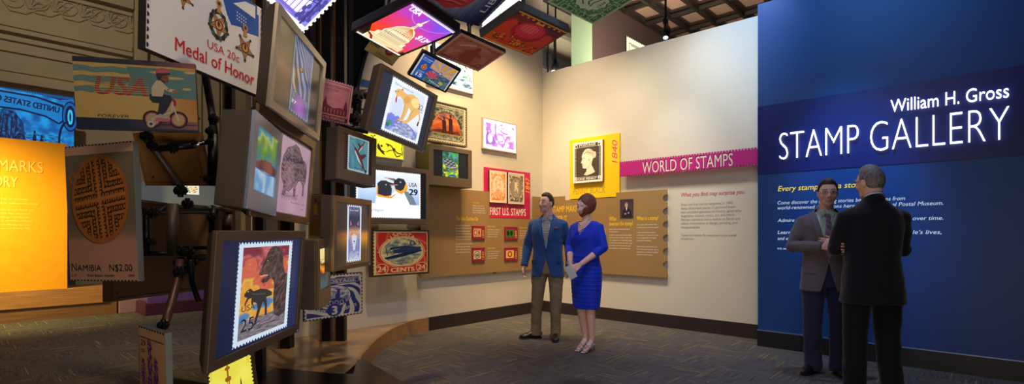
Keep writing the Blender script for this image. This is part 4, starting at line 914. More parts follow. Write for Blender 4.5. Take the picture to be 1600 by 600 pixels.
# ---------------------------------------------------------------- stamp sculpture: boards and monitors in the air
POSE = {
'bicycle':((-1.941,2.70,2.016),(0.3393,0.0556,-0.0313),0.535,0.361),
'medal':((-1.759,3.050,2.518),(1.3610,-0.0118,0.0308),0.851,0.591),
'namibia':((-2.250,2.850,1.414),(-0.2891,0.0286,-0.0166),0.508,0.750),
'lavender':((-1.692,2.450,0.628),(-0.6213,0.0270,0.0210),0.302,0.448),
'dino':((-1.301,2.750,1.002),(1.5730,0.0703,-0.0034),0.979,0.627),
'zebra':((-1.329,3.300,2.263),(1.6560,0.0827,0.0197),0.963,0.574),
'abstract':((-1.412,3.000,1.680),(1.7228,0.0650,0.0552),0.517,0.527),
'bison':((-1.482,3.450,1.701),(1.6470,0.0730,0.0305),1.070,0.638),
'hall':((-1.413,3.700,3.104),(0.4703,0.6801,0.6363),0.403,0.673),
'smith':((-1.400,3.950,2.313),(0.8847,0.1813,0.0281),0.412,0.313),
'swim':((-1.106,3.750,1.846),(1.1310,-0.0313,0.0742),0.390,0.370),
'wolf':((-1.180,3.900,1.304),(1.4552,0.0208,-0.0093),0.665,0.526),
'amber':((-1.275,3.550,1.034),(1.6135,0.0040,-0.0490),0.255,0.461),
'threecent':((-1.502,4.400,0.772),(0.7419,0.0617,-0.0355),0.513,0.367),
'jersey':((-1.586,4.200,1.441),(-0.7663,-0.0121,0.0336),0.230,0.358),
'sabre':((-0.800,3.900,2.214),(1.0611,0.1982,0.1133),0.660,0.475),
'capitol':((-0.697,3.400,2.619),(-0.2390,1.3917,1.1544),0.407,0.592),
'olive':((-0.937,3.800,2.632),(-0.3328,1.0883,0.9466),0.228,0.189),
'lotus':((-0.535,3.600,2.412),(0.2941,0.8715,0.4152),0.306,0.212),
'redbrown':((-0.303,3.800,2.615),(0.5145,1.3177,0.2911),0.430,0.311),
'liberty':((-0.214,3.200,2.831),(0.9477,1.2339,-1.7472),0.654,0.553),
'lantern':((0.091,3.500,2.639),(0.7218,1.3546,0.0723),0.489,0.377),
'green':((0.556,3.600,2.914),(0.5547,1.3875,-1.3770),0.390,0.498),
'orangeback':((-2.082,3.200,1.757),(-0.1019,0.3235,0.0125),0.417,0.325),
'brownback':((-2.478,3.800,1.190),(1.5833,-0.0288,0.0290),1.192,0.653),
'yellow':((-1.668,3.100,0.388),(-0.2378,-0.5308,-0.5178),0.278,0.426),
}
def frame_of(k): c, a, w_, h_ = POSE[k]; return fit_frame(c, a), w_, h_
def mount(th, fr, depth, to=None, up=None):
    # tube that carries the panel: from its back to the stand or to the ceiling
    back = fr.o + fr.M @ Vector((0, depth+.05, 0)); inv = fr.mat().inverted()
    MB().box(-.05, depth-.001, -.05, .05, depth+.03, .05).build('mounting_plate', BLACKM, th, bevel=.004)
    pts = [fr.o + fr.M @ Vector((0, depth+.02, 0)), back]
    if up: pts.append(Vector((back.x, back.y, 6.9)))
    elif to: pts.append(Vector(to))
    MB().tube([inv @ p for p in pts], .014, 10).build('mounting_arm', BLACKM, th, smooth=True)
def board(key, name, label, art, thick=.045, edge=GREYEDGE, m=PRINT, to=None, up=None, group='stamp boards of the sculpture', rim=0):
    fr, W_, H_ = frame_of(key); th = thing(name, label, 'display board', fr, group)
    x, z = W_/2, H_/2
    MB().box(-x, 0, -z, x, thick, z).build('board', edge, th, bevel=.002)
    A = Art(rectq(-x+rim, -z+rim, x-rim, z-rim)); art(A); A.build('printed_stamp', m, th)
    mount(th, fr, thick, to, up); return th
def ring_mesh(o, i, y0, y1):
    mb = MB(); x0, z0, x1, z1 = o; a0, c0, a1, c1 = i
    q = [(x0,z0),(x1,z0),(x1,z1),(x0,z1),(a0,c0),(a1,c0),(a1,c1),(a0,c1)]
    for y in (y0, y1): mb.v += [Vector((p[0], y, p[1])) for p in q]
    for k in range(4):
        j = (k+1) % 4
        mb.f += [[k,j,4+j,4+k],[8+k,12+k,12+j,8+j],[k,8+k,8+j,j],[4+k,4+j,12+j,12+k]]
    return mb
def monitor_at(fr, outer, inner, name, label, arts, depth=.10, bez=BRONZE, case=CASE, back=.88, smat=SCREEN, bg=(16,18,26), bgfn=None, cat='monitor', group='metal framed monitors of the sculpture', to=None, up=None):
    th = thing(name, label, cat, fr, group)
    x0, z0, x1, z1 = outer
    cx_, cz_ = (x0+x1)/2, (z0+z1)/2
    mb = MB(); mb.taper((x0,z0,x1,z1), (cx_+(x0-cx_)*back, cz_+(z0-cz_)*back, cx_+(x1-cx_)*back, cz_+(z1-cz_)*back), .022, depth)
    mb.build('casing', case, th, bevel=.004)
    ring_mesh(outer, inner, 0, .0215).build('bezel', bez, th, bevel=.003)
    A = Art(rectq(*[inner[0]+.001, inner[1]+.001, inner[2]-.001, inner[3]-.001]), .014); A.grad(0, 0, 1, 1, bgfn or (lambda u, v: bg), 24, 24)
    sc_o = A.build('screen', smat, th)
    for (q, fn, mm) in arts:
        B = Art(q, .0125); fn(B); B.build('screen_image', mm, sc_o)
    MB().tube([(x1-.03, -.0015, z0+.012), (x1-.03, .002, z0+.012)], .003, 8).build('indicator_light', mat('blue_led', (60,110,255), .3, emit=2), th)
    return th
def monitor(key, inner, name, label, arts, **kw):
    fr, W_, H_ = frame_of(key); to = kw.pop('to', None); up = kw.pop('up', None)
    iq = quad_px(fr, inner); x0, z0 = iq[3]; x1, z1 = iq[1]
    m_ = .012; x0 = max(x0, -W_/2+m_); x1 = min(x1, W_/2-m_); z0 = max(z0, -H_/2+m_); z1 = min(z1, H_/2-m_)
    ar = [(quad_px(fr, q, .012), fn, mm) for (q, fn, mm) in arts]
    th = monitor_at(fr, (-W_/2, -H_/2, W_/2, H_/2), (x0, z0, x1, z1), name, label, ar, **kw)
    mount(th, fr, kw.get('depth', .10), to, up); return th
S1, S2, S3 = (-2.0, 4.15), (-2.22, 5.15), (-1.9, 5.5)
def s1(z): return (S1[0], S1[1], z)
def s2(z): return (S2[0], S2[1], z)
def s3(z): return (S3[0], S3[1], z)

board('bicycle', 'stamp_board', 'dark board of a child in a pink helmet riding a bicycle, lettered USA FOREVER', art_bicycle, .03, DARKEDGE, to=(-2.05, 3.4, 2.05))
board('medal', 'stamp_board', 'large white Medal of Honor board with three gold medals and a blue ribbon', art_medal, .05, DARKEDGE, to=s1(2.6))
board('namibia', 'stamp_board', 'tall Namibia board showing a round woven grain basket', art_namibia, .035, GREYEDGE, to=(-2.1, 3.6, 1.45))
board('lavender', 'stamp_board', 'lowest board at the left, purple lavender flowers with 29 USA', art_lavender, .03, GREYEDGE)
monitor('dino', [(350,376),(472,374),(464.8,508),(337,563)], 'monitor', 'big tilted monitor showing a tyrannosaurus stamp of 25 cents', [([(375,378),(458,377),(448,510),(362,548)], art_dino, SCREEN)], bgfn=lambda u, v: mix((12,24,58),(22,40,84),u), bez=mat('dark_bronze_bezel', (92,78,64), .45, .5), depth=.075, to=s1(1.1))
monitor('zebra', [(439.5,23.4),(506.7,105),(495,208),(427.8,157)], 'monitor', 'steep upper monitor with a narrow blue striped stamp numbered 37', [([(463,51),(490,82),(481.5,194),(450,171)], art_zebra, SCREEN_DIM)], smat=SCREEN_DIM, bez=mat('pale_steel', (170,158,140), .35, .7),
        bgfn=lambda u, v: mix(ramp([(0,(60,48,36)),(.35,(96,66,44)),(.5,(150,112,84)),(.6,(130,104,76)),(1,(150,134,100))], v), (32,30,32), min(1, max(0, u*1.9-.25))), depth=.10, to=s1(2.4))
monitor('abstract', [(405,192.6),(437,223),(429,307),(396.5,297.7)], 'monitor', 'small deep cased monitor with blurred green and blue shapes, before the bison monitor', [([(405,192.6),(437,223),(429,307),(396.5,297.7)], art_abstract, SCREEN_DIM)], bg=(20,60,120), depth=.17, back=.96, bez=mat('brushed_steel', (176,184,204), .3, .7), to=s1(1.75))
monitor('bison', [(415,178),(485.4,234.4),(483,339.8),(398,325)], 'monitor', 'wide monitor behind the green and blue one, with a pale pink bison stamp', [([(439,203),(483,236),(481,339),(430,333.5)], art_bison, SCREEN_DIM)], smat=SCREEN_DIM, depth=.09, to=s1(1.9))
board('hall', 'backlit_stamp', 'glowing lilac and white stamp of a columned building at the top', art_hall, .05, BLACKM, BACKLIT, up=True, group='glowing tilted stamps overhead')
board('smith', 'stamp_board', 'dusky pink board of a turreted building behind the striped animal monitor', art_smith, .025, DARKEDGE, to=s2(2.4))
monitor('swim', [(538,207),(582.6,222.7),(581.6,274.6),(535.7,263.8)], 'monitor', 'bronze monitor with two swimming penguins on pale teal', [([(545,208),(579.4,221.7),(573.7,273),(541.5,264.5)], art_swim, SCREEN_DIM)], bgfn=lambda u, v: mix((110,60,40),(30,26,30), min(1,u*5)), smat=SCREEN_DIM, depth=.12, back=1, to=s3(1.9))
monitor('wolf', [(527.7,314.5),(577.4,322.5),(576.7,407),(526,417.7)], 'monitor', 'monitor with a narrow grey wolf stamp below the swimming penguins', [([(542.8,318.5),(565,322.7),(563.8,407),(542,410.7)], art_wolf, SCREEN)], smat=SCREEN_DIM,
        bgfn=lambda u, v: mix(ramp([(0,(120,86,44)),(.2,(110,84,56)),(.42,(250,170,60)),(.5,(240,150,70)),(.58,(96,78,72)),(1,(66,62,70))], v), (50,46,46), max(0, .7-u*1.6)), depth=.10, back=1, to=s3(1.35))
monitor('amber', [(499.5,386),(514,387.3),(515.8,445.5),(501,456)], 'monitor', 'small edge-on monitor with an orange and yellow picture beside the dinosaur monitor', [([(500,387),(513,388.3),(514.6,446),(501,455)], art_ambercard, SCREEN)], depth=.13, back=1, to=s2(1.1))
board('threecent', 'stamp_board', 'blue and white three cents postage board with a locomotive, lowest of the group', art_threecent, .025, DARKEDGE, rim=.004, to=s3(.9))
board('jersey', 'stamp_board', 'narrow board of a footballer in a yellow jersey behind the wolf monitor', art_jersey, .02, DARKEDGE, to=s2(1.5))
monitor('sabre', [(601,108.8),(679.5,153.8),(661,229.5),(579.5,200)], 'monitor', 'tilted bronze monitor with a tan sabre-tooth cat stamp numbered 32', [([(614.5,118),(669.5,150),(652.5,226),(595,203)], art_sabre, SCREEN)], bg=(44,48,62), depth=.10, back=.94, to=s3(2.3))
board('capitol', 'backlit_stamp', 'glowing red and violet stamp of a lit white dome, overhead', art_capitol, .06, BLACKM, art_mat('backlit_vivid', 1.0, .4), up=True, rim=.022, group='glowing tilted stamps overhead')
board('olive', 'stamp_board', 'small olive board peeking out under the glowing dome stamp', art_olive, .02, BLACKM, up=True)
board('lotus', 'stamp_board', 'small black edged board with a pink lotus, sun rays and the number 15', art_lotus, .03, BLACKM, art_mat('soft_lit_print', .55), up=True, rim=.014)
board('redbrown', 'stamp_board', 'red-brown engraved board hanging face down below the Liberty board', art_redbrown, .03, BLACKM, up=True)
board('liberty', 'stamp_board', 'dark blue board with a red statue and the word Liberty', art_liberty, .04, BLACKM, up=True)
board('lantern', 'stamp_board', 'thick board with a big red paper lantern, hanging face down', art_lantern, .055, mat('slate_edge', (70,74,74), .5, .3), up=True, rim=.012)
board('green', 'stamp_board', 'green patterned board hanging face down nearest the ceiling grid', art_green, .04, mat('silver_edge', (150,152,158), .4, .4), up=True)
board('yellow', 'backlit_stamp', 'glowing yellow stamp of a minaret under the tyrannosaurus monitor', art_yellow, .04, BLACKM, art_mat('backlit_soft', 1.0, .4), group='glowing low stamps')
for key, lab, m_, th_ in (('orangeback', 'plain ochre back of a board hanging below the bicycle board', OCHRE, .03), ('brownback', 'wide brown back of a board behind the Namibia board', BROWNB, .05)):
    fr, W_, H_ = frame_of(key); t = thing('board_back', lab, 'display board', fr, 'stamp boards of the sculpture'); x, z = W_/2, H_/2
    MB().box(-x, .0, -z, x, th_, z).build('board', m_, t, bevel=.002)
    ring_mesh((-x, -z, x, z), (-x+.018, -z+.018, x-.018, z-.018), -.02, -.0005).build('rim', m_, t)
    for (sx, sz) in ((-1,-1),(1,-1),(-1,1),(1,1)): MB().tube([(sx*(x-.05), -.004, sz*(z-.05)), (sx*(x-.05), .001, sz*(z-.05))], .006, 8).build('screw', BLACKM, t)
    mount(t, fr, th_, s1(1.8) if key == 'orangeback' else s1(1.2))

# ---- pictures mounted on the cream wall behind the sculpture
def wall_rect(fr, pts, off): q = quad_px(fr, pts, off); return (q[3][0], q[3][1], q[1][0], q[1][1])
def at_origin(fr, r):      # frame centred on rectangle r of frame fr
    cx_, cz_ = (r[0]+r[2])/2, (r[1]+r[3])/2
    return (lambda off: fr.sub(cx_, off, cz_)), (cx_, cz_)
def wall_monitor(outer, inner, off, name, label, arts, depth, **kw):
    o = wall_rect(WL, outer, -off); i = wall_rect(WL, inner, -off); mk, c = at_origin(WL, o); fr = mk(-off)
    sh = lambda r: (r[0]-c[0], r[1]-c[1], r[2]-c[0], r[3]-c[1])
    ar = [([(p[0]-c[0], p[1]-c[1]) for p in quad_px(WL, q, -off+.012)], fn, mm) for (q, fn, mm) in arts]
    th = monitor_at(fr, sh(o), sh(i), name, label, ar, depth=depth, **kw)
    MB().box(-.10, depth, -.10, .10, off-.002, .10).build('wall_bracket', BLACKM, th); return th
wall_monitor([(540,251),(671,265),(670,354),(540,345)], [(547,259),(666,271.5),(665.4,345),(547,337)], .34, 'monitor', 'wide bronze monitor with two black and white penguins, marked USA 29', [([(556,262),(658,271.5),(656.6,343.4),(556,338)], art_penguins, SCREEN)], .09, back=1, bg=(10,12,18))
wall_monitor([(670.5,225),(738,235),(737,293.5),(670.5,288.8)], [(677.5,233.5),(731.9,241),(731,280),(677.5,274)], .30, 'monitor', 'bronze monitor with a narrow turtle picture on a black screen', [([(691.6,236),(716.3,240),(716.3,278),(691.6,275)], art_turtle, SCREEN)], .28, back=1, bg=(8,10,16), case=mat('olive_case', (120,108,52), .45, .3))
def wall_board(outer, off, name, label, art, m, thick, edge, rimf, cat='display board', fr=WL, group=None, rimm=None):
    o = wall_rect(fr, outer, -off); mk, c = at_origin(fr, o); f2 = mk(-off); th = thing(name, label, cat, f2, group)
    x, z = (o[2]-o[0])/2, (o[3]-o[1])/2
    MB().box(-x, .004, -z, x, thick, z).build('board', edge, th)
    A = Art(rectq(-x+rimf, -z+rimf, x-rimf, z-rimf), .003); art(A); A.build('printed_stamp', m, th)
    if rimf: ring_mesh((-x, -z, x, z), (-x+rimf, -z+rimf, x-rimf, z-rimf), -.006, .0035).build('frame', rimm or edge, th, bevel=.002)
    if off-thick > .01: MB().box(-.08, thick, -.08, .08, off-.002, .08).build('wall_bracket', BLACKM, th)
    return th
wall_board([(580.6,359),(670.8,359),(669.9,429),(580.6,431)], .30, 'stamp_board', 'red and cream 24 cents board with an upside down biplane', art_jenny, PRINT_SATIN, .06, BROWNB, .02, rimm=mat('dark_bronze_frame', (70,54,40), .45, .4), group='stamp boards of the sculpture')
wall_board([(664,154),(730,168.5),(729,230),(664,220)], .26, 'stamp_board', 'framed board of two men with rifles against an orange sky, numbered 37', art_lewis, PRINT_SATIN, .06, BROWNB, .018, rimm=BRONZE, group='stamp boards of the sculpture')
LBE = mat('lightbox_frame', (196,184,160), .5, noise_amt=.03)
for (outer, nm, lab, art) in (([(754,181.7),(807.5,195.5),(807.5,240),(754,232.8)], 'wall_lightbox', 'glowing white and purple engraving in a thin pale frame, alone on the cream wall', art_purple),
    ([(668,60),(740,85),(740,148),(668,129)], 'wall_lightbox', 'glowing white and green engraving partly behind the lotus board', art_whitegreen),
    ([(752,-60),(817,-30),(817,72),(752,54)], 'wall_lightbox', 'bright white glowing stamp behind the lantern board', art_whiteboard),
    ([(566,203),(632,216),(632,251),(566,243)], 'wall_lightbox', 'glowing yellow stamp with black dancing figures', art_dancers)):
    wall_board(outer, .035, nm, lab, art, BACKLIT if art is not art_dancers else art_mat('backlit_yellow', 1.15, .4), .034, LBE, .014, 'light box', group='light boxes on the cream wall')
wall_board([(979,57),(1012,72),(1012,100),(979,90)], .03, 'backlit_stamp', 'glowing cream stamp high on the brown block above the partition', art_boxstamp, BACKLIT, .029, BLACKM, .0, 'light box', fr=KB)

# ---- stand that carries the sculpture
st = thing('jointed_arm_rig', 'cluster of jointed dark tubes and clamps right of the Namibia board', 'support arm', Fr((-2.0, 4.6, .175), rz(0)))
def L(p): return Vector(p)-Vector((-2.0, 4.6, .175))
for (x, y, s, m_) in ((-1.945,5.5,.045,BLACKM),(-1.80,5.5,.045,BLACKM),(-2.22,5.15,.05,BLACKM),(-2.0,4.15,.03,BLACKM),(-2.35,4.35,.028,BLACKM)):
    q_ = thing('support_post', 'dark square steel post, '+{-1.945: 'left one of the pair below the three cents board', -1.80: 'right one of the pair below the three cents board', -2.22: 'its foot beside the lower right corner of the big dinosaur monitor', -2.0: 'nearest one, its foot on the front of the platform', -2.35: 'slim one rising behind the Medal of Honor board'}[x], 'post', Fr((x, y, .173), rz(0)), 'steel posts of the sculpture')
    MB().box(-s, -s, 0, s, s, 4.8).build('post', m_, q_, bevel=.004)
    MB().box(-s-.018, -s-.012, 0, -s-.001, s, 4.8).build('brass_trim', BRASS, q_)
def pxp(px, py, Y): return L(((px-CX)/F*Y, Y, H-(py-HY)/F*Y))
def arm(pts, r, m_=CASE, nm='arm'): return MB().tube([pxp(*p) for p in pts], r, 12).build(nm, m_, st, smooth=True)
def clamp(px, py, Y, s=.03, ax='x'):
    s = s*.78
    c = pxp(px, py, Y); o = MB(); o.box(c.x-s, c.y-s, c.z-s, c.x+s, c.y+s, c.z+s)
    o.tube([(c.x-s*1.5, c.y, c.z), (c.x+s*1.5, c.y, c.z)], s*.75, 10); o.tube([(c.x, c.y-s*1.9, c.z+s*.2), (c.x, c.y, c.z+s*.2)], s*.6, 10); o.tube([(c.x, c.y, c.z-s*1.6), (c.x, c.y, c.z+s*1.6)], s*.7, 10)
    return o.build('clamp', BLACKM, st, bevel=.003)
arm([(228,214,3.0),(240,232,3.02),(290,302,3.1)], .019); clamp(229,213,2.97,.028); clamp(238,228,3.0,.024); clamp(282,298,3.08,.03); clamp(293,318,3.1,.026)
arm([(243,233,3.02),(305,227,3.1)], .019, BLACKM); arm([(300,227,3.08),(326,222,3.15)], .014, mat('chrome', (200,200,205), .2, 1)); clamp(270,231,3.04,.026)
arm([(333,210,3.2),(333,290,3.2)], .03, BLACKM); clamp(328,222,3.15,.02); clamp(325,280,3.15,.02); clamp(328,205,3.15,.022); arm([(320,112,3.3),(330,170,3.25),(335,210,3.2)], .022); clamp(334,186,3.2,.026)
arm([(290,323,3.1),(345,327,3.3),(362,329,3.4)], .016); clamp(331,340,3.2,.024); arm([(333,322,3.25),(331,362,3.2)], .016, BLACKM)
arm([(355,335,3.5),(355,365,3.5)], .03); arm([(270,318,3.0),(270,399,3.0)], .029, CASE)
arm([(229,326,2.98),(229,400,2.98)], .018, BLACKM); clamp(224,330,2.96,.02); clamp(240,333,2.96,.026); clamp(236,378,2.96,.024); arm([(229,340,2.98),(262,322,3.0)], .012, BLACKM); arm([(230,396,2.98),(268,396,3.0)], .014, BLACKM)
for (x, y) in ((284,392),(297,394),(290,405),(302,410),(279,410),(296,420),(286,424)): clamp(x, y, 2.7+.03*((x*7) % 3), .022)
arm([(282,405,2.68),(277,440,2.66),(266,480,2.58),(256,512,2.5)], .020, mat('copper_tube', (96,66,50), .4, .5)); arm([(298,405,2.7),(300,440,2.75),(310,470,2.8)], .014, BLACKM); clamp(280,425,2.66,.024); clamp(255,508,2.5,.022)
arm([(560,148,4.3),(600,146,4.5)], .04, BLACKM); arm([(560,146,4.3),(557,188,4.3)], .035, BLACKM); arm([(548,186,4.3),(585,188,4.4)], .045, BLACKM); arm([(540,165,4.3),(590,176,4.5)], .007, BLACKM); arm([(530,196,4.2),(575,206,4.3)], .02, BLACKM); clamp(557,150,4.28,.05); clamp(556,186,4.28,.05)
arm([(560,160,4.35),(520,160,5.0),(500,160,5.5)], .03, BLACKM); arm([(333,250,3.2),(360,260,3.8),(408,262,4.15)], .02, BLACKM); arm([(290,405,2.7),(340,400,3.4),(408,400,4.15)], .02, BLACKM)
arm([(734,40,5.0),(734,-160,5.0)], .03, BLACKM, 'hanging_rod'); arm([(676,72,5.5),(677,88,5.5)], .03, BLACKM, 'hanging_rod')

# dark arched screen with uprights behind the upper monitors
fr = WL.sub(0, -.16, 0)
ap = [fr.px(*p) for p in [(470,-120),(640,-120),(606,0),(590,34),(574,72),(563,108),(556,140),(553,160),(546,163),(470,163)]]
t = thing('arched_screen', 'tall black screen with a curved edge standing behind the upper monitors', 'screen', fr)
MB().prism(ap, 0, .05).build('panel', mat('black_green_panel', (16,24,24), .35, noise_amt=.3), t)
for px_ in (486, 497, 521, 545): x_ = fr.px(px_, 80)[0]; MB().box(x_-.03, -.05, fr.px(px_,160)[1], x_+.03, -.001, 5.4).build('upright', mat('dark_upright', (60,52,46), .5, .3), t)
cu = MB(); cu.tube([(p[0], -.02, p[1]) for p in ap[1:8]], .03, 8); cu.build('curved_edge', BLACKM, t, smooth=True)

# ---------------------------------------------------------------- information panels on the cream walls
def text_px(A, s, p0, p1, cap, c, fr, off, **kw):   # baseline from p0 to p1, cap height in pixels at p0
    a = Vector(fr.px(*p0, off)); b = Vector(fr.px(*p1, off)); h = Vector(fr.px(p0[0], p0[1]-cap, off))[1]-a[1]
    V, P, x0, x1 = text_mesh(s, kw.get('shear', 0), kw.get('bold', 0)); A.layer(); L_ = lin(c)
    d = (b-a); w_ = d.length; ang = math.atan2(d.y, d.x) if kw.get('tilt', 1) else 0; sx = w_/(x1-x0); sy = h/CAP
    ca, sa = math.cos(ang), math.sin(ang)
    A.addp([(a[0]+((x-x0)*sx)*ca-(y*sy)*sa-A.ox, a[1]+((x-x0)*sx)*sa+(y*sy)*ca-A.oz) for (x, y) in V], P, L_, NOUT.get((s, kw.get('shear', 0), kw.get('bold', 0)), 0))
def lettering(parent, fr, off, items, name='lettering', m=PRINT, ox=0, oz=0, y=None):
    blocks = []
    for it in items:      # lines of one paragraph lie close together and share a colour and height
        b = blocks[-1] if blocks else None
        if b and (len(it) < 6 or not it[5]) and b[-1][4] == it[4] and b[-1][3] == it[3] and 0 < it[1][1]-b[-1][1][1] < it[3]*2.2 and abs(it[1][0]-b[-1][1][0]) < 6: b.append(it)
        elif b and it[0] == b[-1][0]: b.append(it)
        else: blocks.append([it])
    for b in blocks:
        A = Art(rectq(0, 0, 1, 1), y if y is not None else -.001); A.ox = ox; A.oz = oz
        for it in b: text_px(A, it[0], it[1], it[2], it[3], it[4], fr, off, tilt=0, **(it[5] if len(it) > 5 else {}))
        A.build('text_block' if len(b) > 2 else 'heading', m, parent)
OFF = .05
def panel_poly(fr, pts, off, name, label, m_, thick=.03, cat='wall panel', scall=None, group=None):
    loc = [fr.px(*p, -off) if len(p) == 2 else p[:2] for p in pts]
    th = thing(name, label, cat, fr.sub(0, -off, 0), group)
    MB().prism(loc, 0, thick).build('panel', m_, th); return th
YEL, WHT = (244, 196, 30), (250, 244, 226)
xz = lambda fr, px, py: fr.px(px, py, -OFF)
zb_ = xz(WL, 700, 431)[1]; zt_ = xz(WL, 845, 308)[1]
PL = [(xz(WL,657,352)[0], zb_), (-.004, zb_), (-.004, zt_), (xz(WL,833,308)[0], zt_), (xz(WL,833,342)[0], xz(WL,800,341.5)[1]), (xz(WL,764.5,340)[0], xz(WL,800,341.5)[1]), (xz(WL,764.5,300)[0], xz(WL,764.5,299.5)[1]), (xz(WL,640,300)[0], xz(WL,764.5,299.5)[1]), (xz(WL,640,352)[0], xz(WL,657,352)[1]), (xz(WL,657,352)[0], xz(WL,657,352)[1])]
tp = thing('info_panel', 'stepped tan text panel headed The Idea Catches On, left of the corner', 'wall panel', WL.sub(0, -OFF, 0), 'tan information panels')
MB().prism(PL, 0, .018).build('panel', TAN, tp)
for (px_, py_) in ((675,370),(700,420),(840,330),(775,425)): x_, z_ = xz(WL, px_, py_); MB().box(x_-.02, .018, z_-.02, x_+.02, .048, z_+.02).build('spacer', BLACKM, tp)
def para(fr, px, py, w0, lines, lh=4.6, cap=2.2, c=WHT, step=None, wl_=None):
    out = []
    for i, s in enumerate(lines):
        ln = len(s)/max(len(q) for q in lines); out.append((s, (px, py+i*lh), (px+w0*ln, py+i*lh), cap, c))
    return out
items = [('The Idea Catches On', (712,344), (747,346), 6, YEL, {'bold': .03}),
         ('Further Ideas', (738.5,317.5), (749,318), 2.6, YEL, {'bold': .02})]
items += para(WL, 712, 353, 25, ['Many nations soon followed the','example of Britain. By the end of','1850, stamps had been issued by','countries all over the world. Post','offices found stamps to be simple','and popular with their customers.'], 4.4, 2)
items += para(WL, 712, 382, 26, ['Early stamps showed rulers, national','symbols, or just numbers. People','began to collect them right away','and the hobby spread worldwide.'], 4.4, 2)
items += para(WL, 738.5, 322, 20, ['Stamps proved a','quick way to pay','for sending mail','near and far away'], 3.6, 1.8)
for (px_, py_) in ((762,355),(812,357),(762,389),(812,388)): items += [('Early Issue', (px_,py_), (px_+12,py_+.1), 2.6, YEL, {'bold': .02})]+para(WL, px_, py_+4.5, 19, ['The first stamps of','this country were','made by hand and','are rare today.'], 3.6, 1.8)
lettering(tp, WL, -OFF, items)
# four small crimson plates on the tan panel
CRIM = mat('crimson_plate', (150, 24, 52), .5)
for (q, num, fn, lab) in (([(738.5,353),(758,353),(758,374),(738.5,374)], '1845', 0, 'small crimson plate with an orange stamp, upper left of four'), ([(789,354),(809.5,355),(809.5,375),(789,374)], '1849', 1, 'small crimson plate with a green stamp, upper right of four'),
      ([(738.5,387),(758,387),(758,409),(738.5,409)], '1843', 2, 'small crimson plate with a round numeral sixty stamp, lower left of four'), ([(789,387),(809.5,387),(809.5,407),(789,407)], '1843', 3, 'small crimson plate with a red and gold stamp, lower right of four')):
    r = wall_rect(WL, q, -OFF-.02); mk, c = at_origin(WL, r); f2 = mk(-OFF-.014); th = thing('stamp_plate', lab, 'wall plate', f2, 'crimson stamp plates on the tan panel'); x, z = (r[2]-r[0])/2, (r[3]-r[1])/2
    MB().box(-x, 0, -z, x, .013, z).build('plate', CRIM, th)
    A = Art(rectq(-x, -z, x, z)); A.rect(.10,.2,.68,.8,(224,206,160))
    if fn == 0: A.rect(.14,.24,.38,.76,(206,110,60)); A.rect(.41,.24,.64,.76,(214,130,80)); A.ell(.26,.5,.07,.12,(230,190,150),12); A.ell(.53,.5,.07,.12,(150,60,40),12)
    if fn == 1: A.rect(.10,.2,.68,.8,(60,120,40)); A.ell(.25,.5,.1,.2,(20,40,24),14); A.ell(.5,.5,.1,.2,(20,40,24),14)
    if fn == 2: A.ell(.39,.5,.24,.27,(40,36,34),20); A.ell(.39,.5,.2,.22,(214,200,160),20); A.text('60', .25, .38, .28, .22, (40,36,34), bold=.04)
    if fn == 3: A.rect(.16,.22,.62,.78,(226,196,80)); A.ell(.39,.5,.17,.24,(200,50,30),16); A.ell(.39,.5,.08,.13,(236,206,90),12)
    A.text(num, .93, .12, .62/A.asp*.95, .22*A.asp*.8, (236,190,90), shear=.2, rot=PI/2); A.build('printed_stamp', PRINT, th)
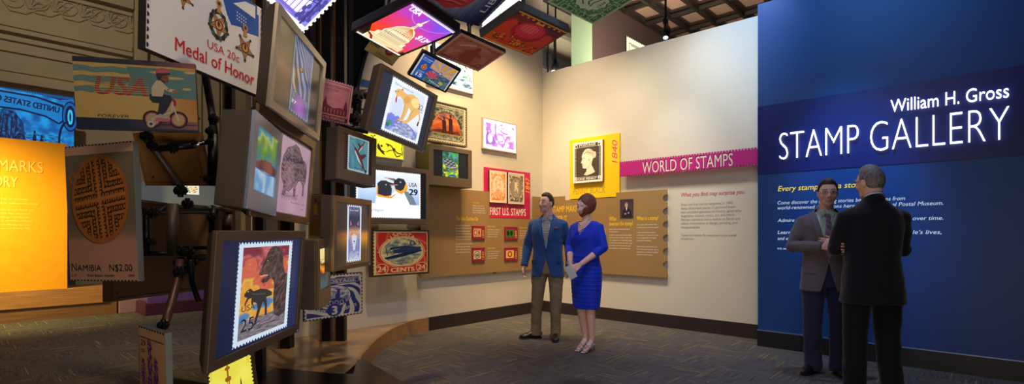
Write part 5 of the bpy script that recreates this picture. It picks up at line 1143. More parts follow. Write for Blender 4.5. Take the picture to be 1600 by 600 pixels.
# crimson First U.S. Stamps panel
o1 = .075
mg = mat('crimson_panel', (206, 22, 84), .5, noise_amt=.03)
r = wall_rect(WL, [(757.6,260.5),(828.4,270.4),(828.4,343),(757.6,338)], -.03); mk, c = at_origin(WL, r); f2 = mk(-.03); th = thing('exhibit_panel', 'crimson panel titled First U.S. Stamps, dated 1847, with two portrait stamps', 'wall panel', f2); x, z = (r[2]-r[0])/2, (r[3]-r[1])/2
MB().box(-x, 0, -z, x, .028, z).build('panel', mg, th)
lettering(th, WL, -.03, [('FIRST U.S. STAMPS', (765.5,335.5), (821.5,335.5), 12.5, WHT, {'bold': .01})], ox=c[0], oz=c[1])
A = Art(rectq(-x, -z, x, z)); A.text('1847', .985, .56, .34/A.asp*.99, .105*A.asp, (250,200,40), shear=.2, rot=PI/2); A.build('date', PRINT, th)
for (q, cc, lab) in (([(765,265.5),(791.5,269),(791.5,317.5),(765,315.5)], (232,120,40), 'orange portrait stamp of an old man mounted on the crimson panel'), ([(794,269),(819,272.5),(819,319.5),(794,318)], (70,56,44), 'black portrait stamp of a man mounted on the crimson panel')):
    r2 = wall_rect(WL, q, -.06); mk2, c2 = at_origin(WL, r2); f3 = mk2(-.06); t2 = thing('portrait_stamp', lab, 'stamp', f3, 'portrait stamps on the crimson panel'); x, z = (r2[2]-r2[0])/2, (r2[3]-r2[1])/2
    MB().box(-x, 0, -z, x, .029, z).build('board', DARKEDGE, t2)
    A = Art(rectq(-x, -z, x, z)); A.rect(0,0,1,1,(252,236,206)); A.frame(.05, .012, cc)
    P_ = (252,232,200); A.grad(.08,.07,.92,.93, lambda u, v: mix(P_, cc, .55+1.0*nz(u*10, v*12, 2, 3)), 30, 36, lambda u, v: ((u-.5)/.44)**2+((v-.5)/.40)**2 > 1)
    A.ell(.5,.52,.36,.36,cc,36); A.ell(.5,.52,.34,.34,mix(P_,cc,.10 if cc[0] > 100 else .5),36)
    A.poly([(.26,.30),(.36,.38),(.42,.44),(.60,.42),(.70,.36),(.78,.28),(.62,.20),(.38,.20)], mix(P_,cc,.55)); A.ell(.5,.58,.14,.20,(252,226,190),24); A.poly([(.36,.62),(.34,.50),(.38,.44),(.40,.62)], mix(P_,cc,.5)); A.poly([(.62,.70),(.66,.56),(.64,.44),(.60,.52),(.60,.66)], mix(P_,cc,.5)); A.ell(.5,.74,.13,.05,mix(P_,cc,.3),16)
    A.grad(.30,.24,.70,.78, lambda u, v: mix((252,230,200), cc, .75*max(0, nz(u*5+cc[0], v*6, 3, 3)*2.2)), 18, 24, lambda u, v: nz(u*5+cc[0], v*6, 3, 3) > .08 and abs(u-.5) < .42)
    A.text('POST OFFICE', .22, .885, .56, .045, P_, bold=.03); A.text('FIVE CENTS' if cc[0] > 100 else 'TEN CENTS', .24, .08, .52, .045, cc, bold=.03); A.text('U', .1, .86, .06, .05, cc); A.text('S', .84, .86, .06, .05, cc); A.build('printed_stamp', PRINT, t2)

# tan panel right of the corner, with half-round notches at its right end
z0_ = xz(WR, 940, 427.5)[1]; z1_ = xz(WR, 1042, 296)[1]; zA = xz(WR, 884, 313)[1]; zB_ = xz(WR, 878, 306.7)[1]; x1_ = xz(WR, 1042, 296)[0]
xa = xz(WR, 882, 313)[0]; xb = xz(WR, 962.5, 302)[0]
PRt = [(.06, z0_), (x1_, z0_)]
n = 6; hh = z1_-z0_
for i in range(n):
    zc = z0_+hh*(.14+.152*i); R_ = .055
    PRt.append((x1_, zc-R_)); PRt += [(x1_-R_*1.1*math.sin(PI*k/8), zc-R_*math.cos(PI*k/8)) for k in range(1, 8)]; PRt.append((x1_, zc+R_))
PRt += [(x1_, z1_), (xb, z1_), (xb, zA), (xa, zA), (xa, zB_), (.06, zB_)]
tp = thing('info_panel', 'tan text panel with half-round notched end, headed Who invented the stamp', 'wall panel', WR.sub(0, -OFF, 0), 'tan information panels')
MB().prism(PRt, 0, .018).build('panel', TAN, tp)
for (px_, py_) in ((860,420),(1000,420),(1020,310)): x_, z_ = xz(WR, px_, py_); MB().box(x_-.02, .018, z_-.02, x_+.02, .048, z_+.02).build('spacer', BLACKM, tp)
items = [('Who', (952,345), (963,344.6), 7, YEL, {'bold': .03}), ('invented the stamp?', (952,352.5), (989,352), 6.5, YEL, {'bold': .03}), ('What is a stamp?', (995,344), (1029,343.5), 6.5, YEL, {'bold': .03}),
         ('STAMP MAKES', (862,332), (906,331), 10, YEL, {'bold': .02}), ('DEBUT', (868,346), (886,345), 9, YEL, {'bold': .02})]
items += para(WR, 952, 359, 32, ['Postal reformer Rowland Hill of','Great Britain.'], 4, 2)+para(WR, 952, 368, 36, ['In 1837 he proposed that the sender','should pay the postage, not the one','who received it. A small label stuck','to the letter would show that it was','paid. Many other people also said','they had the same idea before him'], 4.1, 2)
items += para(WR, 995, 352, 34, ['A postage stamp shows that','a mailing fee has been paid.'], 4.2, 2)+para(WR, 995, 364, 34, ['Usually made of paper, with gum','on the back, it is stuck on a letter','or a package before it is mailed','to pay for the delivery.'], 4.2, 2)+para(WR, 995, 386, 34, ['Many stamps are also small works','of art that tell of people, places','and events in a nation of senders','and the world of readers.'], 4.2, 2)
items += [(s, (893, 352+i*5), (914, 351.8+i*5), 2.4, YEL) for i, s in enumerate(['In May 1840 Great','Britain issued the','first postage stamp'])] + para(WR, 893, 370, 20, ['used on mail by','anyone at a price','of one penny for','letters anywhere','in the country.'], 4.6, 2.2)
lettering(tp, WR, -OFF, items)
r = wall_rect(WR, [(968.5,312),(989,310.5),(989,339.5),(968.5,340)], -OFF-.012); mk, c = at_origin(WR, r); f2 = mk(-OFF-.010); t2 = thing('portrait_picture', 'small dark portrait of a seated man in a black coat on the tan panel', 'picture', f2); x, z = (r[2]-r[0])/2, (r[3]-r[1])/2
MB().box(-x, 0, -z, x, .009, z).build('board', DARKEDGE, t2); A = Art(rectq(-x, -z, x, z)); A.grad(0,0,1,1,lambda u, v: mix((96,66,60),(60,46,60),v+.2*nz(u*3,v*3)), 8, 10)
A.poly([(.12,0),(.2,.34),(.40,.52),(.62,.54),(.86,.38),(.95,0)], (24,30,54)); A.ell(.50,.68,.12,.13,(206,160,134),16); A.poly([(.38,.74),(.44,.84),(.58,.83),(.63,.72),(.5,.79)], (120,110,110)); A.poly([(.46,.54),(.50,.34),(.58,.54)], (230,226,220)); A.ell(.42,.2,.09,.05,(190,140,120),10); A.ell(.66,.24,.07,.05,(190,140,120),10); A.build('painting', PRINT, t2)
# yellow leaf panel and the yellow 1840 panel
r = wall_rect(WR, [(890.3,219.2),(967.8,207),(967.8,305),(890.3,313)], -.03); mk, c = at_origin(WR, r); f2 = mk(-.03); th = thing('exhibit_panel', 'bright yellow panel dated 1840 with a black portrait stamp', 'wall panel', f2); x, z = (r[2]-r[0])/2, (r[3]-r[1])/2
MB().box(-x, 0, -z, x, .028, z).build('panel', mat('yellow_panel', (250, 206, 8), .5, noise_amt=.02), th)
lettering(th, WR, -.03, [('PENNY BLACK', (896,304), (946,299.5), 9.5, (186,148,60))], ox=c[0], oz=c[1], name='lettering')
A = Art(rectq(-x, -z, x, z)); A.text('1840', .96, .53, .37/A.asp*.99, .105*A.asp, (214,60,110), shear=.2, rot=PI/2); A.build('date', PRINT, th)
r2 = wall_rect(WR, [(895.4,224),(941.5,217.8),(941.5,284),(895.4,285.6)], -.08); mk2, c2 = at_origin(WR, r2); f3 = mk2(-.08); t2 = thing('portrait_stamp', 'black and white stamp with a profile head of a queen on the yellow panel', 'stamp', f3); x, z = (r2[2]-r2[0])/2, (r2[3]-r2[1])/2
MB().box(-x, 0, -z, x, .049, z).build('board', mat('orange_brown_edge', (140,84,30), .6), t2)
A = Art(rectq(-x, -z, x, z)); W_ = (255,244,222); K_ = (36,28,24); A.rect(0,0,1,1,W_); A.rect(.06,.05,.94,.95,K_); A.grad(.14,.12,.86,.88, lambda u, v: mix(K_,(110,92,74),.5+.5*math.sin(u*90)*math.sin(v*100)), 60, 70)
for s_ in (.065, .865):
    for k in range(24): A.ell(s_+.035, .15+k*.03, .022, .009, (214,190,160), 8)
for (u, v) in ((.07,.86),(.85,.86),(.07,.06),(.85,.06)): A.rect(u, v, u+.09, v+.08, W_)
A.ell(.115,.9,.03,.03,K_,8); A.ell(.895,.9,.03,.03,K_,8); A.text('A', .09,.075,.05,.05,K_,bold=.03); A.text('J', .875,.075,.03,.05,K_,bold=.03)
A.text('POSTAGE', .22, .89, .56, .05, W_, bold=.03); A.text('ONE PENNY', .18, .065, .64, .05, W_, bold=.03); A.rect(.17,.865,.83,.872,W_); A.rect(.17,.125,.83,.132,W_)
A.poly([(.34,.72),(.42,.80),(.52,.82),(.62,.80),(.70,.74),(.78,.72),(.80,.64),(.76,.58),(.70,.58),(.66,.50),(.64,.42),(.72,.30),(.76,.24),(.64,.20),(.48,.17),(.38,.19),(.46,.26),(.48,.34),(.40,.34),(.34,.36),(.34,.40),(.32,.43),(.34,.46),(.28,.49),(.33,.58),(.31,.64)], (246,226,196))
for k in range(9): A.line([(.44+.03*k,.79),(.48+.03*k,.70-.01*k)], .008, (150,120,90))
A.line([(.36,.70),(.50,.74),(.66,.70)], .014, (150,120,90)); A.ring(.73,.65,.045,.05,.010,(150,120,90),14); A.line([(.36,.60),(.42,.60)], .01, K_); A.line([(.34,.42),(.39,.42)], .008, K_); A.ell(.56,.54,.02,.03,(190,160,120),8); A.line([(.50,.34),(.58,.42),(.62,.5)], .01, (180,150,110)); A.build('printed_stamp', PRINT, t2)
# small orange leaflet panel behind the woman
r = wall_rect(WR, [(925,358),(946.5,357),(946.5,391.5),(925,391.5)], -OFF-.012); mk, c = at_origin(WR, r); f2 = mk(-OFF-.012); th = thing('leaflet_panel', 'small orange plate on the tan panel behind the woman', 'wall plate', f2); x, z = (r[2]-r[0])/2, (r[3]-r[1])/2
MB().box(-x, 0, -z, x, .011, z).build('plate', mat('orange_plate', (236,152,20), .5), th); A = Art(rectq(-x,-z,x,z)); A.text("WORLD'S", .12, .78, .76, .13, (60,50,40)); A.text('PAGE', .4, .60, .5, .13, (60,50,40)); A.rect(.3,.12,.9,.15,(240,230,200)); A.build('lettering', PRINT, th)
# magenta banner with saw-tooth edges
bo = .12
zc0 = [WR.px(*p, -bo) for p in [(968,253.7),(1183,229),(1183,257),(968,277.5)]]
x0_ = zc0[0][0]; x1_ = 3.50; zt_ = (zc0[0][1]+zc0[1][1])/2; zb_ = (zc0[2][1]+zc0[3][1])/2
n = 52; pts = [(x0_, zb_)]
for i in range(n): a = x0_+(x1_-x0_)*(i+.25)/n; b = x0_+(x1_-x0_)*(i+.75)/n; pts += [(a, zb_-.0), (a+(b-a)*.15, zb_+.022), (a+(b-a)*.85, zb_+.022), (b, zb_)]
pts += [(x1_, zb_), (x1_, zt_)]
for i in reversed(range(n)): a = x0_+(x1_-x0_)*(i+.25)/n; b = x0_+(x1_-x0_)*(i+.75)/n; pts += [(b, zt_), (b-(b-a)*.15, zt_-.022), (a+(b-a)*.15, zt_-.022), (a, zt_)]
pts += [(x0_, zt_)]
th = thing('title_banner', 'long magenta banner with toothed edges lettered World of Stamps', 'banner', WR.sub(0, -bo, 0))
MB().prism(pts, 0, .02).build('banner', mat('magenta_banner', (190, 28, 122), .5, noise_amt=.03), th)
MB().box(x0_+.3, .02, (zb_+zt_)/2-.02, x0_+.36, bo-.002, (zb_+zt_)/2+.02).build('bracket', BLACKM, th); MB().box(x1_-.3, .02, (zb_+zt_)/2-.02, x1_-.24, bo-.002, (zb_+zt_)/2+.02).build('bracket', BLACKM, th)
lettering(th, WR, -bo, [('WORLD OF STAMPS', (1002.5,270), (1144,254.5), 19, (74,24,52)), ('WORLD OF STAMPS', (1003.5,271), (1145,255.5), 18.5, (236,212,196))])  # dark offset copy paints the shadow of the cut-out letters
# grey and magenta lettering straight on the wall
A_ = thing('wall_text', 'pale grey paragraph under a magenta italic line on the right cream wall', 'lettering', WR.sub(0, -.002, 0))
it = [('What you find may surprise you.', (1064.5,307.5), (1164,302), 6.5, (196,44,110), {'shear': .25})]
G_ = (148,148,146)
for i, (s, xe) in enumerate([('Since the first stamps appeared in 1840,',1146),('these illustrated pieces of gummed paper',1150),('have provided gateways to history, geography,',1159),('biography, science, music, art, and more.',1148),('Stamps represent every nation on Earth and',1156),('reflect innovations in design, printing, and',1152),('transportation.',1094)]):
    it.append((s, (1064, 321.5+5.85*i), (xe, 318.5+5.9*i), 4.0, G_))
it += [('There are stories for everyone in the world', (1064,369), (1150,368), 4.0, G_), ('of stamps.', (1064,374.5), (1085,374.3), 4.0, G_)]
lettering(A_, WR, -.002, it)

# ---------------------------------------------------------------- lit title lettering on the navy wall
SIGN = mat('white_sign_light', (255,255,255), .4, emit=2.2)
for (s, p0, p1, cap, lab, nm) in (('STAMP GALLERY', (1218,251.5), (1577,219), 53, 'big glowing white lettering Stamp Gallery on the blue band', 'sign_lettering'), ('William H. Gross', (1391.5,175.5), (1576.5,150.5), 19.5, 'smaller glowing white donor name above the gallery title', 'sign_lettering')):
    off = -.03; a = BW.px(*p0, off); b = BW.px(*p1, off); h0 = BW.px(p0[0], p0[1]-cap, off)[1]-a[1]; zz = (a[1]+b[1])/2
    if s[0] == 'S': h0 = (BW.px(1390,180,off)[1]-BW.px(1390,232,off)[1]); zz = BW.px(1375,236.5,off)[1]
    else: h0 = BW.px(1470,144,off)[1]-BW.px(1470,165.5,off)[1]; zz = BW.px(1470,165.5,off)[1]
    th = thing(nm, lab, 'sign', BW.sub(a[0], off, zz), 'glowing title lettering')
    adv = 0; V, P, x0, x1 = text_mesh(s, 0, -.024 if s[0] == 'S' else -.004); sx = (b[0]-a[0])/(x1-x0); sy = h0/CAP
    # advance of each letter measured on growing strings
    for i, ch in enumerate(s):
        if ch == ' ': continue
        Vp = text_mesh(s[:i+1], 0, -.024 if s[0] == 'S' else -.004); Vc = text_mesh(ch, 0, -.024 if s[0] == 'S' else -.004)
        dx = Vp[3]-Vc[3]-x0
        c = bpy.data.curves.new('letter', 'FONT'); c.body = ch; c.size = 1; c.offset = -.024 if s[0] == 'S' else -.004; c.extrude = .06; c.resolution_u = 4
        o = bpy.data.objects.new('letter', c); col.objects.link(o); me = bpy.data.meshes.new_from_object(o); bpy.data.objects.remove(o)
        for v in me.vertices: v.co = Vector(((v.co.x+dx)*sx, -v.co.z*.12, v.co.y*sy))
        import bmesh
        bm = bmesh.new(); bm.from_mesh(me); bmesh.ops.recalc_face_normals(bm, faces=bm.faces); bm.to_mesh(me); bm.free()
        me.materials.clear(); me.materials.append(SIGN); o = bpy.data.objects.new('letter', me); col.objects.link(o); o.parent = th
A_ = thing('wall_text', 'white and yellow introduction text on the navy wall behind the two men in suits', 'lettering', BW.sub(0, -.002, 0))
W_ = (206,226,250)
it = [('Every stamp tells a story.', (1215.5,299), (1352,288), 8.5, (250,226,70), {'shear': .2, 'bold': .01})]
for (s, p0, p1) in (('Come discover the amazing stories behind stamps from', (1215,319.5), (1414,308.5)), ('world-renowned collections here at the National Postal Museum.', (1215,327.5), (1474,319)),
                    ('Admire the rare and see how stamp design changed over time.', (1215,347), (1474,342.5)), ("Learn about mail and its place in everyday people's lives,", (1215,365.5), (1471,365)), ('and explore further.', (1215,375), (1278,376))):
    it.append((s, p0, p1, 5.6, W_, {'shear': .2, 'bold': .0}))
it.append(('U.S. stamp images courtesy', (1215,389.5), (1268,390), 2.8, W_, {'shear': .1, 'bold': .02}))
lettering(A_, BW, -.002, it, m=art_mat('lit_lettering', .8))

# ---------------------------------------------------------------- left side: bench, orange panel, bank note
L0 = BN.px(-70, 480)[0]; R0 = BN.px(169, 450)[0]; R1 = BN.px(183, 480)[0]
zt_ = BN.px(80, 452)[1]; zm = BN.px(80, 479)[1]
t = thing('wooden_bench', 'long low wooden step running under the orange panel', 'bench', BN)
MB().box(L0, 0, zm, R0, .6, zt_).build('seat', WOOD, t, bevel=.006); MB().box(L0, .03, 0, R1, .6, zm-.002).build('plinth', wood('plinth_wood', (110,76,44), (140,98,58)), t)
f2 = BN.sub(0, .03, 0); xr_ = f2.px(105, 300)[0]; zt2 = f2.px(50, 219.5)[1]
t = thing('exhibit_panel', 'tall glowing orange text panel at the left edge above the wooden bench', 'wall panel', f2)
MB().box(L0, 0, zt_+.001, xr_, .05, zt2).build('panel', mat('orange_panel', (255, 168, 0), .5, noise_amt=.03), t)
O_ = (255,214,110)
def rt(s, pr, y, cap, c, w_): return (s, (pr-w_, y-w_*.05), (pr, y), cap, c)
lettering(t, f2, 0, [('MARKS', (-2,267), (68,270), 19, (190,110,0)), ('MARKS', (-3,266), (67,269), 19, O_), ('ORY', (-10,292), (29,293), 18, (190,110,0)), ('ORY', (-11,291), (28,292), 18, O_)]+  # darker offset copy of each word is its painted shadow
   [(s, (xe-len(s)*2.1, y), (xe, y+.4), 3, O_) for (s, xe, y) in (('findings on mail travel',43,311),('and the challenges encountered',59,318),('moved the mail ever farther and',52,328),('faster made major advances in',47,334),('technology, from bicycles,',46,340),('to submarines, balloons',50,346),('and tales of difficulty spurred',46,352),('new mail delivery. The',46,358))], y=-.001)
f3 = BN.sub(0, .5, 0); q = quad_px(f3, [(-75,128),(118,152),(118,232),(-75,220)])
bz = f3.px(60, 144)[1]; bw_ = f3.px(118, 150)[0]
q = rectq(L0, f3.px(60, 300)[1], bw_, bz); z_b = f3.px(60, 226)[1]
t = thing('banknote_print', 'glowing blue enlarged engraving with a wagon and mirrored United States lettering', 'light box', f3)
MB().box(L0, .003, zt_+.01, bw_, .05, bz+.02).build('board', DARKEDGE, t)
vis0 = f3.px(0, 150)[0]; A = Art(rectq(vis0-.05, z_b-.12, bw_-.02, bz), .002)
art_bill_w = A; art_bill(A)
A.build('printed_picture', art_mat('backlit_blue', .85, .4), t)
# small things on the floor between bench and sculpture
g = WORLD.px
def fl(px, py): Y = H*F/(py-HY); return ((px-CX)/F*Y, Y)
a = fl(183, 491); b = fl(217, 489)
t = thing('display_block', 'pale pinkish display block on the carpet beside the bench', 'plinth', Fr((a[0], a[1]+.05, 0), rz(A2))); MB().box(0,0,0,.45,.4,.22).build('body', mat('pink_block', (150,112,116), .6), t, bevel=.01); MB().box(.02,.02,.221,.43,.38,.26).build('top', mat('pale_top', (196,160,150), .5), t)
a = fl(222, 494)
t = thing('display_case', 'low dark purple display case with a clear front on the carpet', 'display case', Fr((a[0]+.05, a[1], 0), rz(A2)))
MB().box(0,0,0,1.9,.7,.20).build('base', mat('purple_case', (78,34,62), .35), t, bevel=.01); MB().box(.9,-.004,.01,1.88,-.0005,.19).build('front_panel', mat('slate_case', (70,70,74), .35), t)
gl = MB().box(.04,.04,.201,1.86,.66,.34).build('glass_cover', mat('violet_glass', (110,80,150), .1), t)
# counter with a lit picture far behind the left boards
f4 = BN.sub(2.2, 1.1, 0); z0c = f4.px(285,328)[1]; z1c = f4.px(285,288)[1]
x0c = f4.px(222,310)[0]; x1c = f4.px(352,310)[0]
t = thing('reading_counter', 'pale grey backlit counter with a small bright picture, seen between the left boards', 'counter', f4)
MB().box(x0c, 0, 0, x1c, .5, z0c-.02).build('body', CASE, t); MB().box(x0c, .0, z0c-.019, x1c, .04, z1c).build('panel', mat('grey_blue_board', (150,160,170), .5, emit=.12), t)
MB().box(f4.px(180,300)[0], .3, z1c, f4.px(400,300)[0], .34, z1c+.9).build('screen', mat('dim_grey_board', (120,124,126), .6), t)
A = Art(rectq(f4.px(283,303)[0], f4.px(283,303)[1], f4.px(311,303)[0], f4.px(311,290)[1])); A.rect(0,0,1,1,(236,236,220)); 
for k in range(30): A.ell(.1+.8*((k*37) % 30)/30, .15+.7*((k*17) % 30)/30, .05, .08, [(230,190,60),(200,90,50),(90,140,80),(240,220,160)][k % 4], 8)
A.build('bright_picture', art_mat('lit_picture', 1.0), t)
# blurred lit panels at the back behind the stand
# ---------------------------------------------------------------- track spotlights above the partition
for (px_, py_, fr, off, lab) in ((866, 104, FW, -.9, 'black track spotlight with a bright lens in the gap above the corner'), (1040, 50, WR, .9, 'black spotlight cluster hanging from the ceiling grid')):
    c = fr.o+fr.M @ Vector((fr.px(px_, py_, off)[0], off, fr.px(px_, py_, off)[1])); t = thing('track_spotlight', lab, 'spotlight', Fr(c, rz(A2)), 'track spotlights')
    s_ = 1.2 if px_ < 900 else 1.0
    MB().tube([(0,0,.10*s_),(0,0,5.9-c.z if px_ > 900 else .9)], .018, 8).build('stem', BLACKM, t)
    MB().tube([(.02*s_,0,.12*s_),(-.01*s_,-.01,.0),(-.04*s_,-.02,-.10*s_)], [.04*s_,.05*s_,.055*s_], 14).build('lamp_head', BLACKM, t, smooth=True)
    MB().box(-.05*s_,-.02,.12*s_,.05*s_,.02,.20*s_).build('yoke', BLACKM, t)
    MB().tube([(-.041*s_,-.02,-.103*s_),(-.043*s_,-.021,-.108*s_)], .04*s_, 14).build('lens', mat('lamp_lens', (220,235,255), .2, emit=1.2), t)
    MB().box(.03*s_,-.03,-.02*s_,.10*s_,.04,.10*s_).build('driver_box', BLACKM, t, bevel=.004)
# ---------------------------------------------------------------- people
def bake(o, mods, smooth=True):
    for kind, kw in mods:
        md = o.modifiers.new(kind, kind)
        for k, v in kw.items(): setattr(md, k, v)
    dg = bpy.context.evaluated_depsgraph_get(); dg.update()
    me = bpy.data.meshes.new_from_object(o.evaluated_get(dg)); old = o.data; o.modifiers.clear(); o.data = me
    if smooth: me.shade_smooth()
    return o
def solid(mb, name, m, parent, vox=.008, it=4, wrinkle=0, wscale=9, seed=0, cut=None, dens=None, keep_z=False):
    me = bpy.data.meshes.new(name); me.from_pydata([tuple(v) for v in mb.v], [], mb.f); me.update()
    import bmesh
    bm = bmesh.new(); bm.from_mesh(me); bmesh.ops.recalc_face_normals(bm, faces=bm.faces); bm.to_mesh(me); bm.free()
    o = bpy.data.objects.new(name, me); col.objects.link(o)
    bake(o, [('REMESH', dict(mode='VOXEL', voxel_size=vox)), ('SMOOTH', dict(factor=.6, iterations=it))])
    me = o.data; me.materials.clear(); me.materials.append(m)
    if wrinkle:
        me.update(); ns = [v.normal.copy() for v in me.vertices]
        for v, n in zip(me.vertices, ns):
            c = v.co; q = noise.fractal(Vector((c.x*wscale+seed, c.y*wscale, c.z*wscale*.6+seed)), 1, 2, 3)
            a = dens(c) if dens else 1
            rdg = 1-abs(noise.noise(Vector((c.x*wscale*.8+c.z*4, c.y*wscale*.8-c.z*3, c.z*wscale*1.1+seed*2))))*2.2
            v.co = c + n*(wrinkle*a*(q*.9+max(0, rdg)*.55))
    if cut:
        bm = bmesh.new(); bm.from_mesh(me); fs = [f for f in bm.faces if cut(f.calc_center_median())]
        bmesh.ops.delete(bm, geom=fs, context='FACES')
        for _ in range(6):
            bv = {v: [e.other_vert(v) for e in v.link_edges if e.is_boundary] for v in bm.verts if v.is_boundary}
            nw = {v: (v.co+sum((x.co for x in l), Vector()))/(len(l)+1) for v, l in bv.items() if l}
            for v, c in nw.items(): v.co = c
        bm.to_mesh(me); bm.free()
    me.shade_smooth(); o.parent = parent; return o
def hand(mb, w_, d, pn, side, curl=.35, s=1.0):
    # w_: wrist, d: direction of the hand, pn: direction the palm faces, side: direction of the thumb
    w_ = Vector(w_); d = Vector(d).normalized(); pn = Vector(pn); pn = (pn-d*pn.dot(d)).normalized(); t = Vector(side); t = (t-d*t.dot(d)-pn*t.dot(pn)).normalized()
    mb.tube([w_-d*.03*s, w_, w_+d*.03*s, w_+d*.07*s, w_+d*.095*s], [(.026*s,.019*s),(.027*s,.018*s),(.037*s,.016*s),(.041*s,.014*s),(.038*s,.011*s)], 12, flat=t)
    for k, (off, ln) in enumerate(((.030,.074),(.010,.083),(-.010,.077),(-.029,.060))):
        p = w_+d*.085*s+t*off*s; a = curl*.45+.06*k*curl; pts = [p-d*.02*s]; dd = (d+t*off*1.6).normalized()
        pts.append(p)
        for seg in (.45, .30, .25):
            q = dd*math.cos(a)+pn*math.sin(a); p = p+q*ln*seg*s; pts.append(p); a += curl*1.0
        mb.tube(pts, [.0092*s,.0092*s,.0084*s,.0076*s,.0062*s], 8)
    b = w_+d*.022*s+t*.026*s; q = (d*.75+t*.62+pn*.25).normalized(); b2 = b+q*.038*s; q2 = (d*.92+t*.15+pn*.35).normalized()
    mb.tube([b-q*.015*s, b, b2, b2+q2*.028*s, b2+q2*.050*s], [.013*s,.013*s,.0105*s,.0095*s,.0072*s], 8)
def head_fn(jaw=1.0, wd=1.0):
    def f(d):
        x, y, z = d.x*.0765*wd, d.y*.097, d.z*.120
        if d.z < 0:
            k = -d.z; x *= 1-.26*k**1.4*jaw
            if d.y > 0: y *= 1-.55*k
            else: y *= 1-.06*k
            if d.y < 0: z -= .006*(-d.y)*k
        if d.y < 0: y *= .97-.05*(abs(d.x)**2); 
        return Vector((x, y, z))
    return f
def person(name, label, loc, yaw, s, spec):
    th = thing('person', label, 'person', Fr(loc, rz(yaw))); th.name = name
    S = lambda *p: Vector(p)*s
    female = spec.get('female')
    lean = spec.get('lean', (0, 0))
    # joints
    sh = spec.get('shoulder', .185); hip = spec.get('hip', .095)
    J = spec['arms']          # {'L': (elbow, wrist, hand dir, palm, thumb, curl)}; L is the figure's left (+X), the figure faces -Y
    skin = MB()
    hc = Vector(spec.get('head', (0, -.02, 1.675)))*s; hy, hp, hr = spec.get('head_rot', (0, 0, 0))
    HR = Matrix.Rotation(hy, 3, 'Z') @ Matrix.Rotation(hp, 3, 'X') @ Matrix.Rotation(hr, 3, 'Y')
    hf = head_fn(spec.get('jaw', 1), spec.get('hw', 1)); hs = s*spec.get('hs', 1.0)
    T = HR @ Matrix.Scale(hs, 3)
    skin.ell(hc, None, T, 24, 16, hf)
    tp = lambda x, y, z: hc + T @ Vector((x, y, z))
    skin.tube([tp(0,-.082,.026), tp(0,-.093,.006), tp(0,-.106,-.020), tp(0,-.092,-.033)], [.007*hs,.0085*hs,.0115*hs,.009*hs], 10)
    for q in (-1, 1):
        skin.ell(tp(q*.010,-.093,-.028), (.009*hs,.010*hs,.0075*hs), HR); skin.ell(tp(q*.077*spec.get('hw',1),.008,-.004), (.008*hs,.019*hs,.031*hs), HR @ Matrix.Rotation(.25, 3, 'X'))
        skin.ell(tp(q*.030,-.077,.033), (.026*hs,.013*hs,.008*hs), HR); skin.ell(tp(q*.038,-.061,-.022), (.024*hs,.020*hs,.022*hs), HR)
        skin.ell(tp(q*.031,-.0775,.013), (.013*hs,.009*hs,.009*hs), HR)
    skin.ell(tp(0,-.077,-.058), (.022*hs,.0115*hs,.0065*hs), HR); skin.ell(tp(0,-.074,-.068), (.018*hs,.0115*hs,.0065*hs), HR); skin.ell(tp(0,-.058,-.098), (.027*hs,.020*hs,.018*hs), HR); skin.ell(tp(0,-.045,-.075), (.046*hs,.036*hs,.034*hs), HR)
    neck = [S(0, .012, 1.44), S(0, .008, 1.50), (S(0, .004, 1.53)+tp(0, .02, -.09))/2, tp(0, .022, -.06), tp(0, .02, -.02)]
    nr = .051 if female else .059
    skin.tube(neck, [nr*1.2*s, nr*s, nr*.98*s, nr*s, nr*.9*s], 16)
    B = spec['body']          # ring table of the body under the clothes
    skin.rings([(z*s, cx_*s, cy_*s, rx*s, ry*s, 2.3) for (z, cx_, cy_, rx, ry) in B])
    for k, q in (('L', 1), ('R', -1)):
        el, wr, hd, pn, tb, cl = J[k]; sp = Vector((q*sh, .005, 1.40))
        skin.tube([S(*(sp*1)), S(*el), S(*wr)], [.045*s, .038*s, .026*s], 12)
        skin.tube([S(*el), S(*(Vector(el).lerp(Vector(wr), .35))), S(*wr)], [.038*s, .040*s, .0265*s], 12)
        if hd: hand(skin, S(*wr), hd, pn, tb, cl, s*spec.get('hands', .98))
    for (hp_, kn, an, toe) in spec['legs']:
        skin.tube([S(*hp_), S(*kn), S(*(Vector(kn).lerp(Vector(an), .3))), S(*an)], [.078*s, .050*s, .052*s, .032*s], 12)
        if female:
            a = Vector(an)*s; t2 = Vector(toe)*s
            skin.tube([a+S(0,0,.03), a+S(0,0,-.015), a.lerp(t2, .35)+S(0,0,-.02), a.lerp(t2, .72)+S(0,0,-.012), t2], [(.031*s,.031*s),(.030*s,.034*s),(.032*s,.026*s),(.036*s,.015*s),(.026*s,.010*s)], 12, flat=(t2-a).cross(Vector((0,0,1))))
            skin.ell(a+(a-t2).normalized()*.025*s+S(0,0,-.02), (.026*s,.026*s,.026*s))
    sk = solid(skin, 'body', None, th, spec.get('vox', .0052), 3)
    me = sk.data; me.materials.clear(); me.materials.append(spec['skin'])
    ca = me.color_attributes.new('Col', 'FLOAT_COLOR', 'POINT'); inv = T.inverted(); base = spec['skin_rgb']; hair_c = spec['hair_rgb']; vals = []
